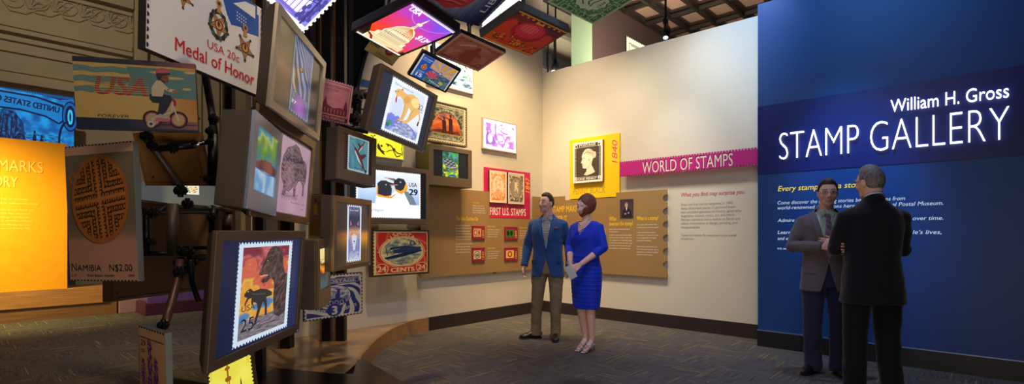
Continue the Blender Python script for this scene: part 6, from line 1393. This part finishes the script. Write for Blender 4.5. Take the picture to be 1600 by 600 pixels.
    for v in me.vertices:
        p = inv @ (v.co-hc); c = base; x = abs(p.x)
        if p.length < .16 and p.y < -.04:
            e = math.hypot((x-.031)/.0145, (p.z-.013)/.0068)
            if e < 1: c = (214, 206, 200) if math.hypot(x-.031, p.z-.013) > .0062 else (44, 34, 30)
            elif e < 1.45: c = mix(base, (70, 44, 40), .6)
            elif abs(p.z-.036-.004*math.sin((x-.012)*70)) < .0052 and .012 < x < .052: c = mix(hair_c, base, .25)
            elif abs(p.z+.058-.002*(x > .01)) < .0065 and x < .023 and p.y < -.066: c = spec.get('lip', (188, 130, 118))
            elif abs(p.z+.068) < .006 and x < .019 and p.y < -.062: c = spec.get('lip', (190, 134, 122))
            elif abs(p.z+.063) < .0022 and x < .026: c = (90, 44, 40)
            elif p.z < -.03 and spec.get('stubble'): c = mix(base, (90, 70, 66), .18)
        vals += [*lin(c), 1]
    ca.data.foreach_set('color', vals)
    # hair as a shell that rises out of the head only where hair grows
    hm = spec['hair']; hb = MB(); rnd = spec.get('seed', 1)
    def hfn(d):
        p = hf(d); k = hm(d)
        n = .5+.5*noise.fractal(Vector((d.x*9+rnd, d.y*9, d.z*5)), 1, 2, 3)
        return p*(1+(k*(1+.25*n) if k > 0 else -.06))
    hb.ell(hc, None, T, 64, 48, hfn); ho = hb.build('hair', spec['hair_mat'], th, smooth=True)
    for (nm, mb, m_, kw) in spec['parts'](S, tp, s, HR, hs):
        if kw.pop('raw', False): mb.build(nm, m_, th, bevel=kw.get('bevel', 0), smooth=kw.get('smooth', False))
        else: solid(mb, nm, m_, th, **kw)
    return th
def hair_short(front=.50, side=-.15, back=-.62, thick=.10, top=.15, part=None):
    def f(d):
        # d: direction on the head, -y is the face
        a = (d.y+1)/2            # 0 face, 1 back of the head
        line = front if a < .30 else front+(side-front)*((a-.30)/.20) if a < .50 else side+(back-side)*((a-.50)/.50)
        if abs(d.x) > .86 and .40 < a < .47: line = min(line, -.12)
        if abs(d.x) > .9 and abs(d.y) < .24 and d.z < .16: return -.06
        e = d.z-line
        if e <= 0: return -.05
        return min(1, e/.12)*(thick+top*max(0, d.z)*.6)
    return f
def skin_mat(name, rough=.55):
    m = art_mat(name, 0, rough, .35); b = m.node_tree.nodes['Principled BSDF']
    b.inputs['Subsurface Weight'].default_value = .08; b.inputs['Subsurface Radius'].default_value = (.02, .008, .005); b.inputs['Subsurface Scale'].default_value = .3; return m
def cloth(name, c, stripe=None, check=None, bands=None, rough=.85, sheen=.0):
    m = bpy.data.materials.new(name); m.use_nodes = True; nt = m.node_tree; N = nt.nodes.new; LK = nt.links.new; b = nt.nodes['Principled BSDF']
    b.inputs['Roughness'].default_value = rough; b.inputs['Specular IOR Level'].default_value = .2; b.inputs['Sheen Weight'].default_value = sheen
    tc = N('ShaderNodeTexCoord'); n = N('ShaderNodeTexNoise'); n.inputs['Scale'].default_value = 260; n.inputs['Detail'].default_value = 2; LK(tc.outputs['Object'], n.inputs['Vector'])
    L_ = lin(c); r = N('ShaderNodeValToRGB'); r.color_ramp.elements[0].color = (*[v*.8 for v in L_], 1); r.color_ramp.elements[1].color = (*[min(1, v*1.2) for v in L_], 1); LK(n.outputs['Fac'], r.inputs[0]); out = r.outputs[0]
    def wave(direction, sc_, colr, lo):
        nonlocal out
        wv = N('ShaderNodeTexWave'); wv.bands_direction = direction; wv.inputs['Scale'].default_value = sc_; LK(tc.outputs['Object'], wv.inputs['Vector'])
        g = N('ShaderNodeMath'); g.operation = 'GREATER_THAN'; g.inputs[1].default_value = lo; LK(wv.outputs['Fac'], g.inputs[0])
        mx = N('ShaderNodeMix'); mx.data_type = 'RGBA'; LK(g.outputs[0], mx.inputs[0]); LK(out, mx.inputs[6]); mx.inputs[7].default_value = (*lin(colr), 1); out = mx.outputs[2]
    if check: wave('X', 24, check, .75); wave('Z', 24, check, .75)
    if stripe: wave('DIAGONAL', 9, stripe, .6)
    if bands:
        wave('Z', bands[1], bands[0], .86)
    LK(out, b.inputs['Base Color']); bp = N('ShaderNodeBump'); bp.inputs['Strength'].default_value = .25; bp.inputs['Distance'].default_value = .002; LK(n.outputs['Fac'], bp.inputs['Height']); LK(bp.outputs[0], b.inputs['Normal']); return m
def hair_material(name, c):
    m = bpy.data.materials.new(name); m.use_nodes = True; nt = m.node_tree; N = nt.nodes.new; LK = nt.links.new; b = nt.nodes['Principled BSDF']; b.inputs['Roughness'].default_value = .55
    tc = N('ShaderNodeTexCoord'); mp = N('ShaderNodeMapping'); mp.inputs['Scale'].default_value = (130, 130, 26); LK(tc.outputs['Object'], mp.inputs[0])
    n = N('ShaderNodeTexNoise'); n.inputs['Scale'].default_value = 1; n.inputs['Detail'].default_value = 4; LK(mp.outputs[0], n.inputs['Vector']); r = N('ShaderNodeValToRGB'); L_ = lin(c)
    r.color_ramp.elements[0].position = .35; r.color_ramp.elements[1].position = .65; r.color_ramp.elements[0].color = (*[v*.5 for v in L_], 1); r.color_ramp.elements[1].color = (*[min(1, v*1.6) for v in L_], 1); LK(n.outputs['Fac'], r.inputs[0]); LK(r.outputs[0], b.inputs['Base Color'])
    bp = N('ShaderNodeBump'); bp.inputs['Strength'].default_value = .7; bp.inputs['Distance'].default_value = .006; LK(n.outputs['Fac'], bp.inputs['Height']); LK(bp.outputs[0], b.inputs['Normal']); return m

MBODY = [(.80,0,0,.145,.095),(.92,0,.005,.150,.100),(1.04,0,0,.135,.088),(1.18,0,0,.145,.095),(1.32,0,-.005,.155,.100),(1.40,0,0,.150,.085),(1.455,0,.005,.11,.06)]
JACK = [(.765,0,.0,.205,.138),(.84,0,.0,.200,.135),(.94,0,.0,.192,.130),(1.05,0,-.002,.178,.122),(1.16,0,-.004,.180,.124),(1.28,0,-.006,.194,.130),(1.36,0,-.004,.200,.122),(1.41,0,.002,.188,.104),(1.45,0,.008,.152,.085),(1.485,0,.012,.104,.070),(1.52,0,.015,.068,.058)]
def ring_at(tab, z):
    for a, b in zip(tab, tab[1:]):
        if a[0] <= z <= b[0]: t = (z-a[0])/(b[0]-a[0]); return [x+(y-x)*t for x, y in zip(a, b)]
    return tab[0] if z < tab[0][0] else tab[-1]
def front_y(tab, x, z, p=2.5, g=0, back=False):
    r = ring_at(tab, z); u = min(.995, abs((x-r[1])/(r[3]+g))); y = (r[4]+g)*(1-u**p)**(1/p); return r[2]+(y if back else -y)
def patch(S, tab, pts, th_=.005, g=.004, back=False, n=8, p=2.5):
    # thin cloth piece that follows the front of the torso; pts outline in x,z ordered as two rails (left rail, right rail)
    mb = MB(); Lr, Rr = pts; m = len(Lr)
    for lay in (0, 1):
        for i in range(m):
            for k in range(n+1):
                x = Lr[i][0]+(Rr[i][0]-Lr[i][0])*k/n; z = Lr[i][1]+(Rr[i][1]-Lr[i][1])*k/n
                y = front_y(tab, x, z, p, g, back); y += (-1 if not back else 1)*(th_ if lay else 0); mb.v.append(S(x, y, z))
    o = m*(n+1); W_ = n+1
    for i in range(m-1):
        for k in range(n):
            a = i*W_+k; mb.f.append([a, a+1, a+W_+1, a+W_]); mb.f.append([o+a, o+a+W_, o+a+W_+1, o+a+1])
    for i in range(m-1):
        for a in (i*W_, i*W_+n): mb.f.append([a, a+W_, o+a+W_, o+a])
    for k in range(n):
        for a in (k, (m-1)*W_+k): mb.f.append([a, a+1, o+a+1, o+a])
    return mb
def sleeves(mb, S, s, J, sh, r=(.074,.062,.052,.044), short=None, both='LR', ext=0):
    for k, q in (('L', 1), ('R', -1)):
        if k not in both: continue
        el, wr = Vector(J[k][0]), Vector(J[k][1]); sp = Vector((q*(sh-.008), .008, 1.392)); end = el.lerp(wr, short) if short else wr-(wr-el).normalized()*(.0-ext)
        m1 = sp.lerp(el, .5)
        mb.tube([S(*(sp+Vector((-q*.06, 0, .03)))), S(*sp), S(*m1), S(*el), S(*el.lerp(end, .5)), S(*end)], [r[0]*.72*s, r[0]*.93*s, (r[0]*.45+r[1]*.55)*s, r[1]*s, r[2]*s, r[3]*s], 16); mb.ell(S(*el), (r[1]*.92*s,)*3)
def trousers(S, s, legs, top=1.03, rk=(.098,.072,.064,.060), wide=.168):
    mb = MB(); mb.rings([(.80*s,0,0,wide*1.02*s,.108*s,2.4),(.88*s,0,.005*s,wide*1.03*s,.118*s,2.4),(.98*s,0,0,wide*.95*s,.105*s,2.3),(top*s,0,0,wide*.90*s,.098*s,2.2)])
    for (h, k, a, t) in legs:
        h, k, a = Vector(h), Vector(k), Vector(a); e = a+Vector((0, -.006, -.045))
        mb.tube([S(*(h+Vector((0,0,.04)))), S(*h.lerp(k, .3)), S(*k.lerp(h, .12)), S(*k.lerp(a, .35)), S(*k.lerp(a, .8)), S(*e)], [rk[0]*s, rk[0]*.97*s, rk[1]*1.05*s, rk[2]*1.05*s, rk[3]*s, (rk[3]+.004)*s], 18)
    return mb
def shoe(S, s, legs):
    out = MB(); sole = MB()
    for (h, k, a, t) in legs:
        a = Vector(a); t = Vector(t); d = Vector((t.x-a.x, t.y-a.y, 0)).normalized(); sd = d.cross(Vector((0,0,1))); c = Vector((a.x, a.y, 0))
        P = lambda f, z: S(*(c+d*f+Vector((0,0,z))))
        out.tube([P(-.075,.045), P(-.055,.055), P(0,.062), P(.06,.052), (P(.12,.040)), P(.17,.034), P(.205,.028)], [(.022*s,.034*s),(.034*s,.044*s),(.038*s,.052*s),(.041*s,.040*s),(.046*s,.029*s),(.040*s,.022*s),(.018*s,.012*s)], 16, flat=sd)
        out.tube([P(-.01,.06), P(-.012,.115)], [.042*s,.038*s], 14)
        sole.tube([P(-.078,.010), P(-.06,.010), P(.0,.010), P(.12,.010), P(.18,.011), P(.212,.014)], [(.020*s,.0095*s),(.034*s,.0095*s),(.036*s,.0095*s),(.046*s,.0095*s),(.038*s,.0095*s),(.014*s,.007*s)], 16, flat=sd)
    return out, sole
LEATHER = mat('black_shoe_leather', (26, 22, 22), .3)
def lapels(S, tab, v0, v1, wd, zt, p=2.5, g=.006):
    # v0: bottom of the V, v1: half width at the top
    out = []
    for q in (-1, 1):
        inn = []; outr = []
        n = 9
        for i in range(n+1):
            t = i/n; z = v0+(zt-v0)*t; x = .006+(v1-.006)*t**1.05; ww = wd*(math.sin(min(1, t*1.25)*PI/2))*(1 if t < .74 else .86)
            inn.append((q*x, z)); outr.append((q*(x+ww), z-(.012 if .66 < t < .78 else 0)+(.02*t)))
        out.append(patch(S, tab, (inn, outr) if q > 0 else (outr, inn), .006, g, p=p))
    a, b = out; o = len(a.v); a.v += b.v; a.f += [[i+o for i in f] for f in b.f]; return a
def merge(*ms):
    r = MB()
    for m in ms:
        o = len(r.v); r.v += m.v; r.f += [[i+o for i in f] for f in m.f]
    return r
def vcut(S, s, z0, z1, w1, hem=None):
    def f(c):
        z = c.z/s; x = c.x/s
        if c.y < 0.03*s and z0 < z < z1+.05 and abs(x) < .004+(w1)*((z-z0)/(z1-z0)) and c.y < -.02*s: return True
        if hem and c.y < -.03*s and z < hem and abs(x-.0) < .07*((hem-z)/(hem-.76))**1.3: return True
        return False
    return f
def collar(S, s, r=.064, z=1.50, m=None, h=.035, tilt=.03, cy=.010, gap=.5):
    mb = MB(); n = 26
    for lay in (0, 1):
        for i in range(n+1):
            a = -PI/2+gap*.5+(2*PI-gap)*i/n; x, y = math.cos(a), math.sin(a)
            for (rr, zz) in ((r, z-h*.4), (r*.97, z+h*.6), ) if lay == 0 else ((r+.010, z-h*.5), (r*.97+.004, z+h*.6)):
                mb.v.append(S(x*rr, cy+y*rr, zz+y*tilt))
    o = 2*(n+1)
    for i in range(n):
        a = 2*i; mb.f.append([a, a+2, a+3, a+1]); mb.f.append([o+a, o+a+1, o+a+3, o+a+2]); mb.f.append([a+1, a+3, o+a+3, o+a+1]); mb.f.append([a, o+a, o+a+2, a+2])
    for a in (0, 2*n): mb.f.append([a, a+1, o+a+1, o+a])
    return mb
def glasses(tp, hs, half=True):
    mb = MB()
    for q in (-1, 1):
        ring = [tp(q*(.032+.022*math.cos(a)), -.100, .010+.0155*math.sin(a)) for a in [2*PI*k/16 for k in range(17)]]
        mb.tube(ring, .0014*hs, 6); mb.tube([tp(q*.054, -.098, .014), tp(q*.075, -.05, .014), tp(q*.080, .01, .012)], .0014*hs, 6)
    mb.tube([tp(-.011, -.101, .012), tp(0, -.105, .015), tp(.011, -.101, .012)], .0014*hs, 6); return mb

# ---- 1. young man in a blue jacket, looking left
Y1 = 6.42; X1 = (856-CX)/F*Y1; s1_ = 1.012
legs1 = [((.095,0,.90),(.105,-.03,.50),(.10,.0,.085),(.12,-.20,.03)), ((-.095,0,.90),(-.125,-.01,.50),(-.155,.015,.085),(-.36,-.09,.03))]
arms1 = {'L': ((.262,.055,1.13),(.265,-.035,.885),(.02,-.12,-.99),(-.9,-.3,0),(-.15,-1,0),.55), 'R': ((-.262,.045,1.13),(-.285,-.045,.885),(-.02,-.12,-.99),(.9,-.3,0),(.15,-1,0),.6)}
JK = [(z, cx_, cy_, rx, ry) for (z, cx_, cy_, rx, ry) in JACK]
def parts1(S, tp, s, HR, hs):
    ja = MB(); ja.rings([(z*s, a*s, b*s, c*s, d*s, 2.5) for (z, a, b, c, d) in JK], 40); sleeves(ja, S, s, arms1, .185)
    out = [('jacket', ja, cloth('blue_wool', (34,70,124), sheen=.2), dict(vox=.008, it=4, wrinkle=.006, wscale=7, seed=1, cut=vcut(S, s, 1.10, 1.50, .066, hem=1.03)))]
    shm = MB(); shm.rings([(1.0*s,0,0,.14*s,.09*s,2.3)]+[(z*s, a*s, b*s, (c-.016)*s, (d-.014)*s, 2.4) for (z, a, b, c, d) in JK if 1.02 < z < 1.45]+[(1.475*s,0,.008*s,.095*s,.062*s,2.2),(1.50*s,0,.01*s,.062*s,.058*s,2)], 30)
    ck = cloth('checked_shirt', (206,204,190), check=(60,70,96)); out.append(('shirt', shm, ck, dict(vox=.008, it=2)))
    out.append(('collar', merge(collar(S, s, .064, 1.505, h=.045), patch(S, JK, ([(.012,1.46),(.018,1.50)],[(.058,1.425),(.066,1.475)]), .004, -.002), patch(S, JK, ([(-.058,1.425),(-.066,1.475)],[(-.012,1.46),(-.018,1.50)]), .004, -.002)), ck, dict(raw=True, smooth=True)))
    out.append(('lapel', lapels(S, JK, 1.10, .066, .062, 1.47), cloth('blue_wool_lapel', (36,74,130), sheen=.2), dict(raw=True, smooth=True)))
    bt = MB()
    for z in (1.085, .99): y = front_y(JK, 0, z, 2.5, .006); bt.tube([S(.012, y, z), S(.012, y-.006, z)], .010*s, 12)
    out.append(('button', bt, mat('dark_button', (22,22,30), .4), dict(raw=True)))
    out.append(('pocket_flap', merge(*[patch(S, JK, ([(q*.155-.035,.93),(q*.155-.035,.965)],[(q*.135+.032,.93),(q*.135+.032,.965)]), .004, .006) for q in (-1, 1)]), MATS.get('x') or cloth('blue_wool_flap', (30,62,112)), dict(raw=True)))
    pin = patch(S, JK, ([(.105,1.348),(.105,1.366)],[(.145,1.348),(.145,1.366)]), .004, .014, n=3); out.append(('lapel_pin', pin, mat('red_pin', (190,30,40), .4), dict(raw=True)))
    out.append(('trousers', trousers(S, s, legs1), cloth('khaki_cotton', (128,112,88)), dict(vox=.008, it=3, wrinkle=.007, wscale=9, seed=4, dens=lambda c: 1.5 if c.z < .45 or .7 < c.z < .85 else .8)))
    a, b = shoe(S, s, legs1); out += [('shoes', a, LEATHER, dict(vox=.007, it=3)), ('shoe_soles', b, mat('shoe_sole', (18,16,16), .6), dict(raw=True))]
    return out
HB = hair_material('dark_brown_hair', (40, 26, 20))
person('person', 'person in a bright blue blazer, checked shirt and khaki trousers, arms hanging, looking left', (X1, Y1, 0), math.radians(-14), s1_, dict(
    arms=arms1, legs=legs1, body=MBODY, head=(-.012, -.03, 1.648), head_rot=(math.radians(-38), math.radians(-3), 0), skin=skin_mat('skin_tone'), skin_rgb=(222,172,152), hair_rgb=(50,34,28), hair=hair_short(.66, .02, -.62, .07, .13), hair_mat=HB, parts=parts1, seed=2, stubble=True))

# ---- 2. woman in a royal blue dress, looking up to the left
Y2 = 5.80; X2 = (916-CX)/F*Y2; s2_ = .985
legs2 = [((.075,0,.88),(.065,-.02,.50),(.055,.03,.13),(.045,-.125,.022)), ((-.075,0,.88),(-.055,-.02,.50),(-.045,.06,.13),(-.05,-.095,.022))]
arms2 = {'L': ((.225,-.015,1.165),(.055,-.22,.985),(-.62,-.35,-.62),(-.2,.9,-.2),(-.35,-.2,.9),.7), 'R': ((-.215,.0,1.165),(-.075,-.225,.985),(.35,-.35,-.80),(.2,.9,0),(.5,-.3,.75),.7)}
DR = [(.475,0,.0,.158,.108),(.58,0,.0,.168,.115),(.70,0,.0,.178,.122),(.82,0,.005,.184,.130),(.92,0,.005,.180,.128),(1.02,0,0,.158,.112),(1.10,0,-.004,.148,.104),(1.18,0,-.012,.156,.116),(1.27,0,-.022,.166,.132),(1.34,0,-.014,.166,.118),(1.40,0,0,.166,.095),(1.44,0,.008,.140,.078),(1.475,0,.012,.085,.055)]
FB = [(.80,0,0,.140,.095),(.92,0,.005,.142,.098),(1.04,0,0,.125,.085),(1.18,0,-.01,.135,.095),(1.27,0,-.02,.148,.112),(1.34,0,-.012,.152,.104),(1.40,0,0,.150,.084),(1.45,0,.008,.115,.062)]
def parts2(S, tp, s, HR, hs):
    d = MB(); d.rings([(z*s, a*s, b*s, c*s, e*s, 2.2) for (z, a, b, c, e) in DR], 36); sleeves(d, S, s, arms2, .165, r=(.060,.054,.050,.047), short=.42)
    rc = cloth('royal_blue_jersey', (24,56,200), rough=.6, sheen=.1)
    def cut(c): z = c.z/s; return c.y < .0 and z > 1.30 and abs(c.x/s) < .092*((z-1.30)/.17) or (c.z/s > 1.462)
    out = [('dress', d, rc, dict(vox=.0075, it=3, wrinkle=.003, wscale=8, seed=3, cut=cut))]
    pl = MB()
    for i in range(13):      # narrow horizontal pleats round the skirt and waist
        z = .52+i*.045; r = ring_at(DR, z); n = 40
        pts = [S(r[1]+(r[3]-.0005)*math.copysign(abs(math.cos(a))**(2/2.2), math.cos(a)), r[2]+(r[4]-.0005)*math.copysign(abs(math.sin(a))**(2/2.2), math.sin(a)), z) for a in [2*PI*k/n for k in range(n+1)]]
        pl.tube(pts, .0045*s, 6)
    out.append(('pleats', pl, cloth('royal_blue_pleat', (24,46,196), rough=.6), dict(raw=True, smooth=True)))
    wr = MB()
    for i in range(6):
        z0 = 1.12+i*.028; P_ = [(x, z0+.30*(x+.13)/.26*.62) for x in [-.13+.026*k for k in range(11)]]
        wr.tube([S(x, front_y(DR, x, z, 2.2, .001), z) for x, z in P_ if z < 1.30+abs(x)*1.7], .0035*s, 6)
    out.append(('wrap_folds', wr, MATS.setdefault('rbp', bpy.data.materials['royal_blue_pleat']), dict(raw=True, smooth=True)))
    nk = MB(); nk.tube([S(x, -.055-.055*(1-(x/.075)**2), 1.405+.075*(abs(x)/.075)**1.5) for x in [-.075+.015*k for k in range(11)]], .004*s, 8); out.append(('necklace', nk, mat('silver_chain', (210,210,215), .25, .9), dict(raw=True, smooth=True)))
    br = MB(); w_ = Vector(arms2['R'][1]); e_ = Vector(arms2['R'][0]); ax = (w_-e_).normalized(); c = w_-ax*.02; u = ax.cross(Vector((0,0,1))).normalized(); v = ax.cross(u)
    br.tube([S(*(c+u*.034*math.cos(a)+v*.034*math.sin(a))) for a in [2*PI*k/16 for k in range(17)]], .005*s, 8); out.append(('bracelet', br, mat('white_beads', (220,220,226), .3, .3), dict(raw=True, smooth=True)))
    sd = MB(); sl = MB()
    for (h, k, a, t) in legs2:
        a = Vector(a); t = Vector(t); dd = Vector((t.x-a.x, t.y-a.y, 0)).normalized(); sv = dd.cross(Vector((0,0,1)))
        sl.tube([S(*(a-dd*.05+Vector((0,0,-.058)))), S(*(a+Vector((0,0,-.062)))), S(*a.lerp(t,.5)+Vector((0,0,-.034)) if False else S(*(a.lerp(t,.5)+Vector((0,0,-.034)))) ), S(*(t+Vector((0,0,-.012)))), S(*(t+dd*.045+Vector((0,0,-.012))))], [(.024*s,.006*s),(.030*s,.006*s),(.032*s,.006*s),(.040*s,.006*s),(.022*s,.005*s)], 12, flat=sv)
        sl.tube([S(*(a-dd*.045+Vector((0,0,-.06)))), S(a.x-dd.x*.05, a.y-dd.y*.05, 0)], [.012*s,.005*s], 8)
        for (f, zz, hw, lift) in ((.75,.012,.042,.024),(.92,.004,.038,.020),(.2,-.02,.036,.03)):
            c = a.lerp(t, f); sd.tube([S(*(c+sv*hw*math.cos(q)+Vector((0,0,zz+lift*math.sin(q))))) for q in [PI*k/8 for k in range(9)]], .0045*s, 8)
        sd.tube([S(*(a+sv*.036+Vector((0,0,-.05)))), S(*(a+sv*.034+dd*.02)), S(*(a-dd*.045+Vector((0,0,.012)))), S(*(a-sv*.034+dd*.02)), S(*(a-sv*.036+Vector((0,0,-.05))))], .0045*s, 8)
        sd.tube([S(*(a+sv*.03+dd*.03)), S(*(a.lerp(t,.55)-sv*.036+Vector((0,0,-.01))))], .0045*s, 8)
    sv_ = mat('silver_leather', (200,204,220), .25, .8); out += [('sandal_straps', sd, sv_, dict(raw=True, smooth=True)), ('sandal_soles', sl, sv_, dict(raw=True, smooth=True))]
    return out
def hair_bob(d):
    a = (d.y+1)/2
    if d.y < -.35 and d.z < .42-.55*abs(d.x): return -.05
    line = -.95 if a > .42 else -.25+(-.5)*(a/.42)
    if d.z < line: return -.05
    if abs(d.x) > .93 and d.z < -.05 and d.y < -.1: return -.05
    return .13+.13*max(0, d.y)+.10*max(0, d.z)+.10*max(0, -d.z)*max(0, d.y)+.05*abs(d.x)
F2 = person('person', 'person in a royal blue knee-length dress and silver sandals, hands clasped, gazing up left', (X2, Y2, 0), math.radians(-38), s2_, dict(
    female=True, arms=arms2, legs=legs2, body=FB, shoulder=.160, head=(.0, -.020, 1.635), head_rot=(math.radians(-30), math.radians(-26), 0), skin=skin_mat('skin_tone'), skin_rgb=(228,184,170), hair_rgb=(110,66,46), lip=(178,92,96), jaw=1.1, hw=.95, hs=.97, hair=hair_bob, hair_mat=hair_material('auburn_hair', (112, 62, 40)), parts=parts2, seed=5, hands=.90))
cl = MB(); o_ = Vector((-.02, -.30, .90))*s2_; M_ = Matrix.Rotation(-.5, 3, 'Y') @ Matrix.Rotation(.2, 3, 'X')
cl.box(-.045, -.006, -.075, .045, .006, .075, T=Matrix.Translation(o_) @ M_.to_4x4()); cl.box(-.04, -.011, -.07, .05, -.0062, .07, T=Matrix.Translation(o_) @ M_.to_4x4())
t = tag(cl.build('folded_leaflet', mat('white_leaflet', (206,208,216), .6), bevel=.002), 'pale folded leaflet held in the hand of the person in the blue dress', 'leaflet'); t.matrix_world = F2.matrix_world @ Matrix.Translation((0, 0, 0))

# ---- 3. man in a grey suit facing the camera
Y3 = 4.82; X3 = (1290-CX)/F*Y3; s3_ = 1.01
legs3 = [((.095,0,.90),(.10,-.02,.50),(.10,.0,.085),(.13,-.20,.03)), ((-.095,0,.90),(-.11,-.02,.50),(-.10,.03,.085),(-.22,-.15,.03))]
arms3 = {'L': ((.25,-.03,1.15),(.05,-.20,1.20),(-.9,-.1,.1),(0,1,0),(0,-.3,1),.5), 'R': ((-.275,-.02,1.17),(-.07,-.235,1.17),(.95,-.05,.12),(0,1,-.1),(0,-.2,1),.8)}
def suit(S, tp, s, arms, legs, jc, tc, shirt_c, tie, seed, nm, glass=True, tiec=None):
    ja = MB(); ja.rings([(z*s, a*s, b*s, (c+.004)*s, (d+.006)*s, 2.5) for (z, a, b, c, d) in JK], 40); sleeves(ja, S, s, arms, .19, r=(.072,.060,.052,.045))
    out = [('jacket', ja, cloth(nm+'_jacket_wool', jc, sheen=.15), dict(vox=.008, it=4, wrinkle=.007, wscale=7, seed=seed, cut=(lambda c: vcut(S, s, 1.02, 1.50, .092, hem=1.04)(c)) if tie else None))]
    if tie:
        shm = MB(); shm.rings([(1.0*s,0,0,.14*s,.09*s,2.3)]+[(z*s, a*s, b*s, (c-.012)*s, (d-.010)*s, 2.4) for (z, a, b, c, d) in JK if 1.02 < z < 1.45]+[(1.475*s,0,.008*s,.095*s,.062*s,2.2),(1.50*s,0,.01*s,.062*s,.058*s,2)], 30)
        sm_ = cloth(nm+'_shirt', shirt_c); out.append(('shirt', shm, sm_, dict(vox=.008, it=2, wrinkle=.003, seed=9)))
        out.append(('collar', merge(collar(S, s, .066, 1.505, h=.045), patch(S, JK, ([(.010,1.468),(.014,1.50)],[(.046,1.432),(.062,1.475)]), .004, -.004), patch(S, JK, ([(-.046,1.432),(-.062,1.475)],[(-.010,1.468),(-.014,1.50)]), .004, -.004)), sm_, dict(raw=True, smooth=True)))
        tz = [1.465,1.44,1.42,1.36,1.25,1.15,1.05,1.02]; tw = [.018,.023,.014,.022,.031,.036,.040,.002]
        out.append(('tie', patch(S, JK, ([(-w_, z) for z, w_ in zip(tz, tw)], [(w_, z) for z, w_ in zip(tz, tw)]), .010, -.004), cloth(nm+'_tie_silk', (150,110,116), stripe=(96,92,130), rough=.5), dict(raw=True, smooth=True)))
        out.append(('lapel', lapels(S, JK, 1.04, .092, .055, 1.47, g=.012), cloth(nm+'_lapel', tuple(min(255, int(v*1.08)) for v in jc), sheen=.15), dict(raw=True, smooth=True)))
        bl = MB(); bl.rings([(1.0*s,0,0,.158*s,.108*s,2.3),(1.035*s,0,0,.157*s,.108*s,2.3)]); out.append(('belt', bl, LEATHER, dict(raw=True)))
    out.append(('trousers', trousers(S, s, legs, rk=(.100,.078,.072,.070)), cloth(nm+'_trousers', tc, sheen=.1), dict(vox=.008, it=3, wrinkle=.007, wscale=8, seed=seed+3, dens=lambda c: 1.5 if c.z < .35 else .8)))
    a, b = shoe(S, s, legs); out += [('shoes', a, LEATHER, dict(vox=.007, it=3)), ('shoe_soles', b, MATS['shoe_sole'], dict(raw=True))]
    return out
def parts3(S, tp, s, HR, hs):
    o = suit(S, tp, s, arms3, legs3, (92,84,90), (38,40,62), (170,192,172), True, 11, 'grey')
    o.append(('pocket_flap', merge(*[patch(S, JK, ([(q*.155-.035,.93),(q*.155-.035,.965)],[(q*.135+.032,.93),(q*.135+.032,.965)]), .004, .012) for q in (-1, 1)]), bpy.data.materials['grey_lapel'], dict(raw=True)))
    o.append(('glasses', glasses(tp, hs), mat('thin_metal_rim', (120,110,100), .3, .8), dict(raw=True, smooth=True)))
    return o
person('person', 'person in a grey suit jacket, pale green shirt and striped tie, wearing glasses, facing us', (X3, Y3, 0), math.radians(-20), s3_, dict(
    arms=arms3, legs=legs3, body=MBODY, head=(.01, -.03, 1.650), head_rot=(math.radians(-4), math.radians(4), 0), skin=skin_mat('skin_tone'), skin_rgb=(212,162,142), hair_rgb=(48,38,36), hair=hair_short(.70, -.12, -.62, .085, .20), hair_mat=hair_material('black_brown_hair', (44, 36, 34)), parts=parts3, seed=8))

# ---- 4. man in a black suit seen from behind
Y4 = 3.93; X4 = (1363-CX)/F*Y4; s4_ = 1.02
legs4 = [((.095,0,.90),(.11,-.02,.50),(.12,.0,.085),(.16,-.20,.03)), ((-.095,0,.90),(-.11,-.02,.50),(-.12,.03,.085),(-.17,-.17,.03))]
arms4 = {'L': ((.238,-.03,1.165),(.02,-.225,1.20),(-.85,.0,.2),(0,1,0),(0,-.2,1),.6), 'R': ((-.228,-.045,1.16),(.162,-.085,1.165),(.34,.94,.02),(.94,-.34,0),(0,-.1,1),.25)}
def parts4(S, tp, s, HR, hs):
    o = suit(S, tp, s, arms4, legs4, (16,16,24), (14,14,21), (200,204,214), False, 21, 'black')
    o.append(('collar', collar(S, s, .070, 1.505, h=.05, gap=2.0, cy=.012), bpy.data.materials['black_jacket_wool'], dict(raw=True, smooth=True)))
    o.append(('shirt_collar', collar(S, s, .063, 1.525, h=.04, gap=.6, cy=.012), cloth('white_shirt_collar', (190,194,206)), dict(raw=True, smooth=True)))
    o.append(('glasses', glasses(tp, hs), mat('dark_metal_rim', (60,56,54), .3, .8), dict(raw=True, smooth=True)))
    return o
person('person', 'person with short grey hair in a black suit, arms folded, seen from behind', (X4, Y4, 0), math.radians(172), s4_, dict(
    arms=arms4, legs=legs4, body=MBODY, head=(0, -.03, 1.650), head_rot=(math.radians(24), math.radians(5), 0), skin=skin_mat('skin_tone'), skin_rgb=(214,160,142), hair_rgb=(112,104,104), hair=hair_short(.70, -.10, -.66, .065, .16), hair_mat=hair_material('grey_hair', (104, 98, 98)), parts=parts4, seed=12))
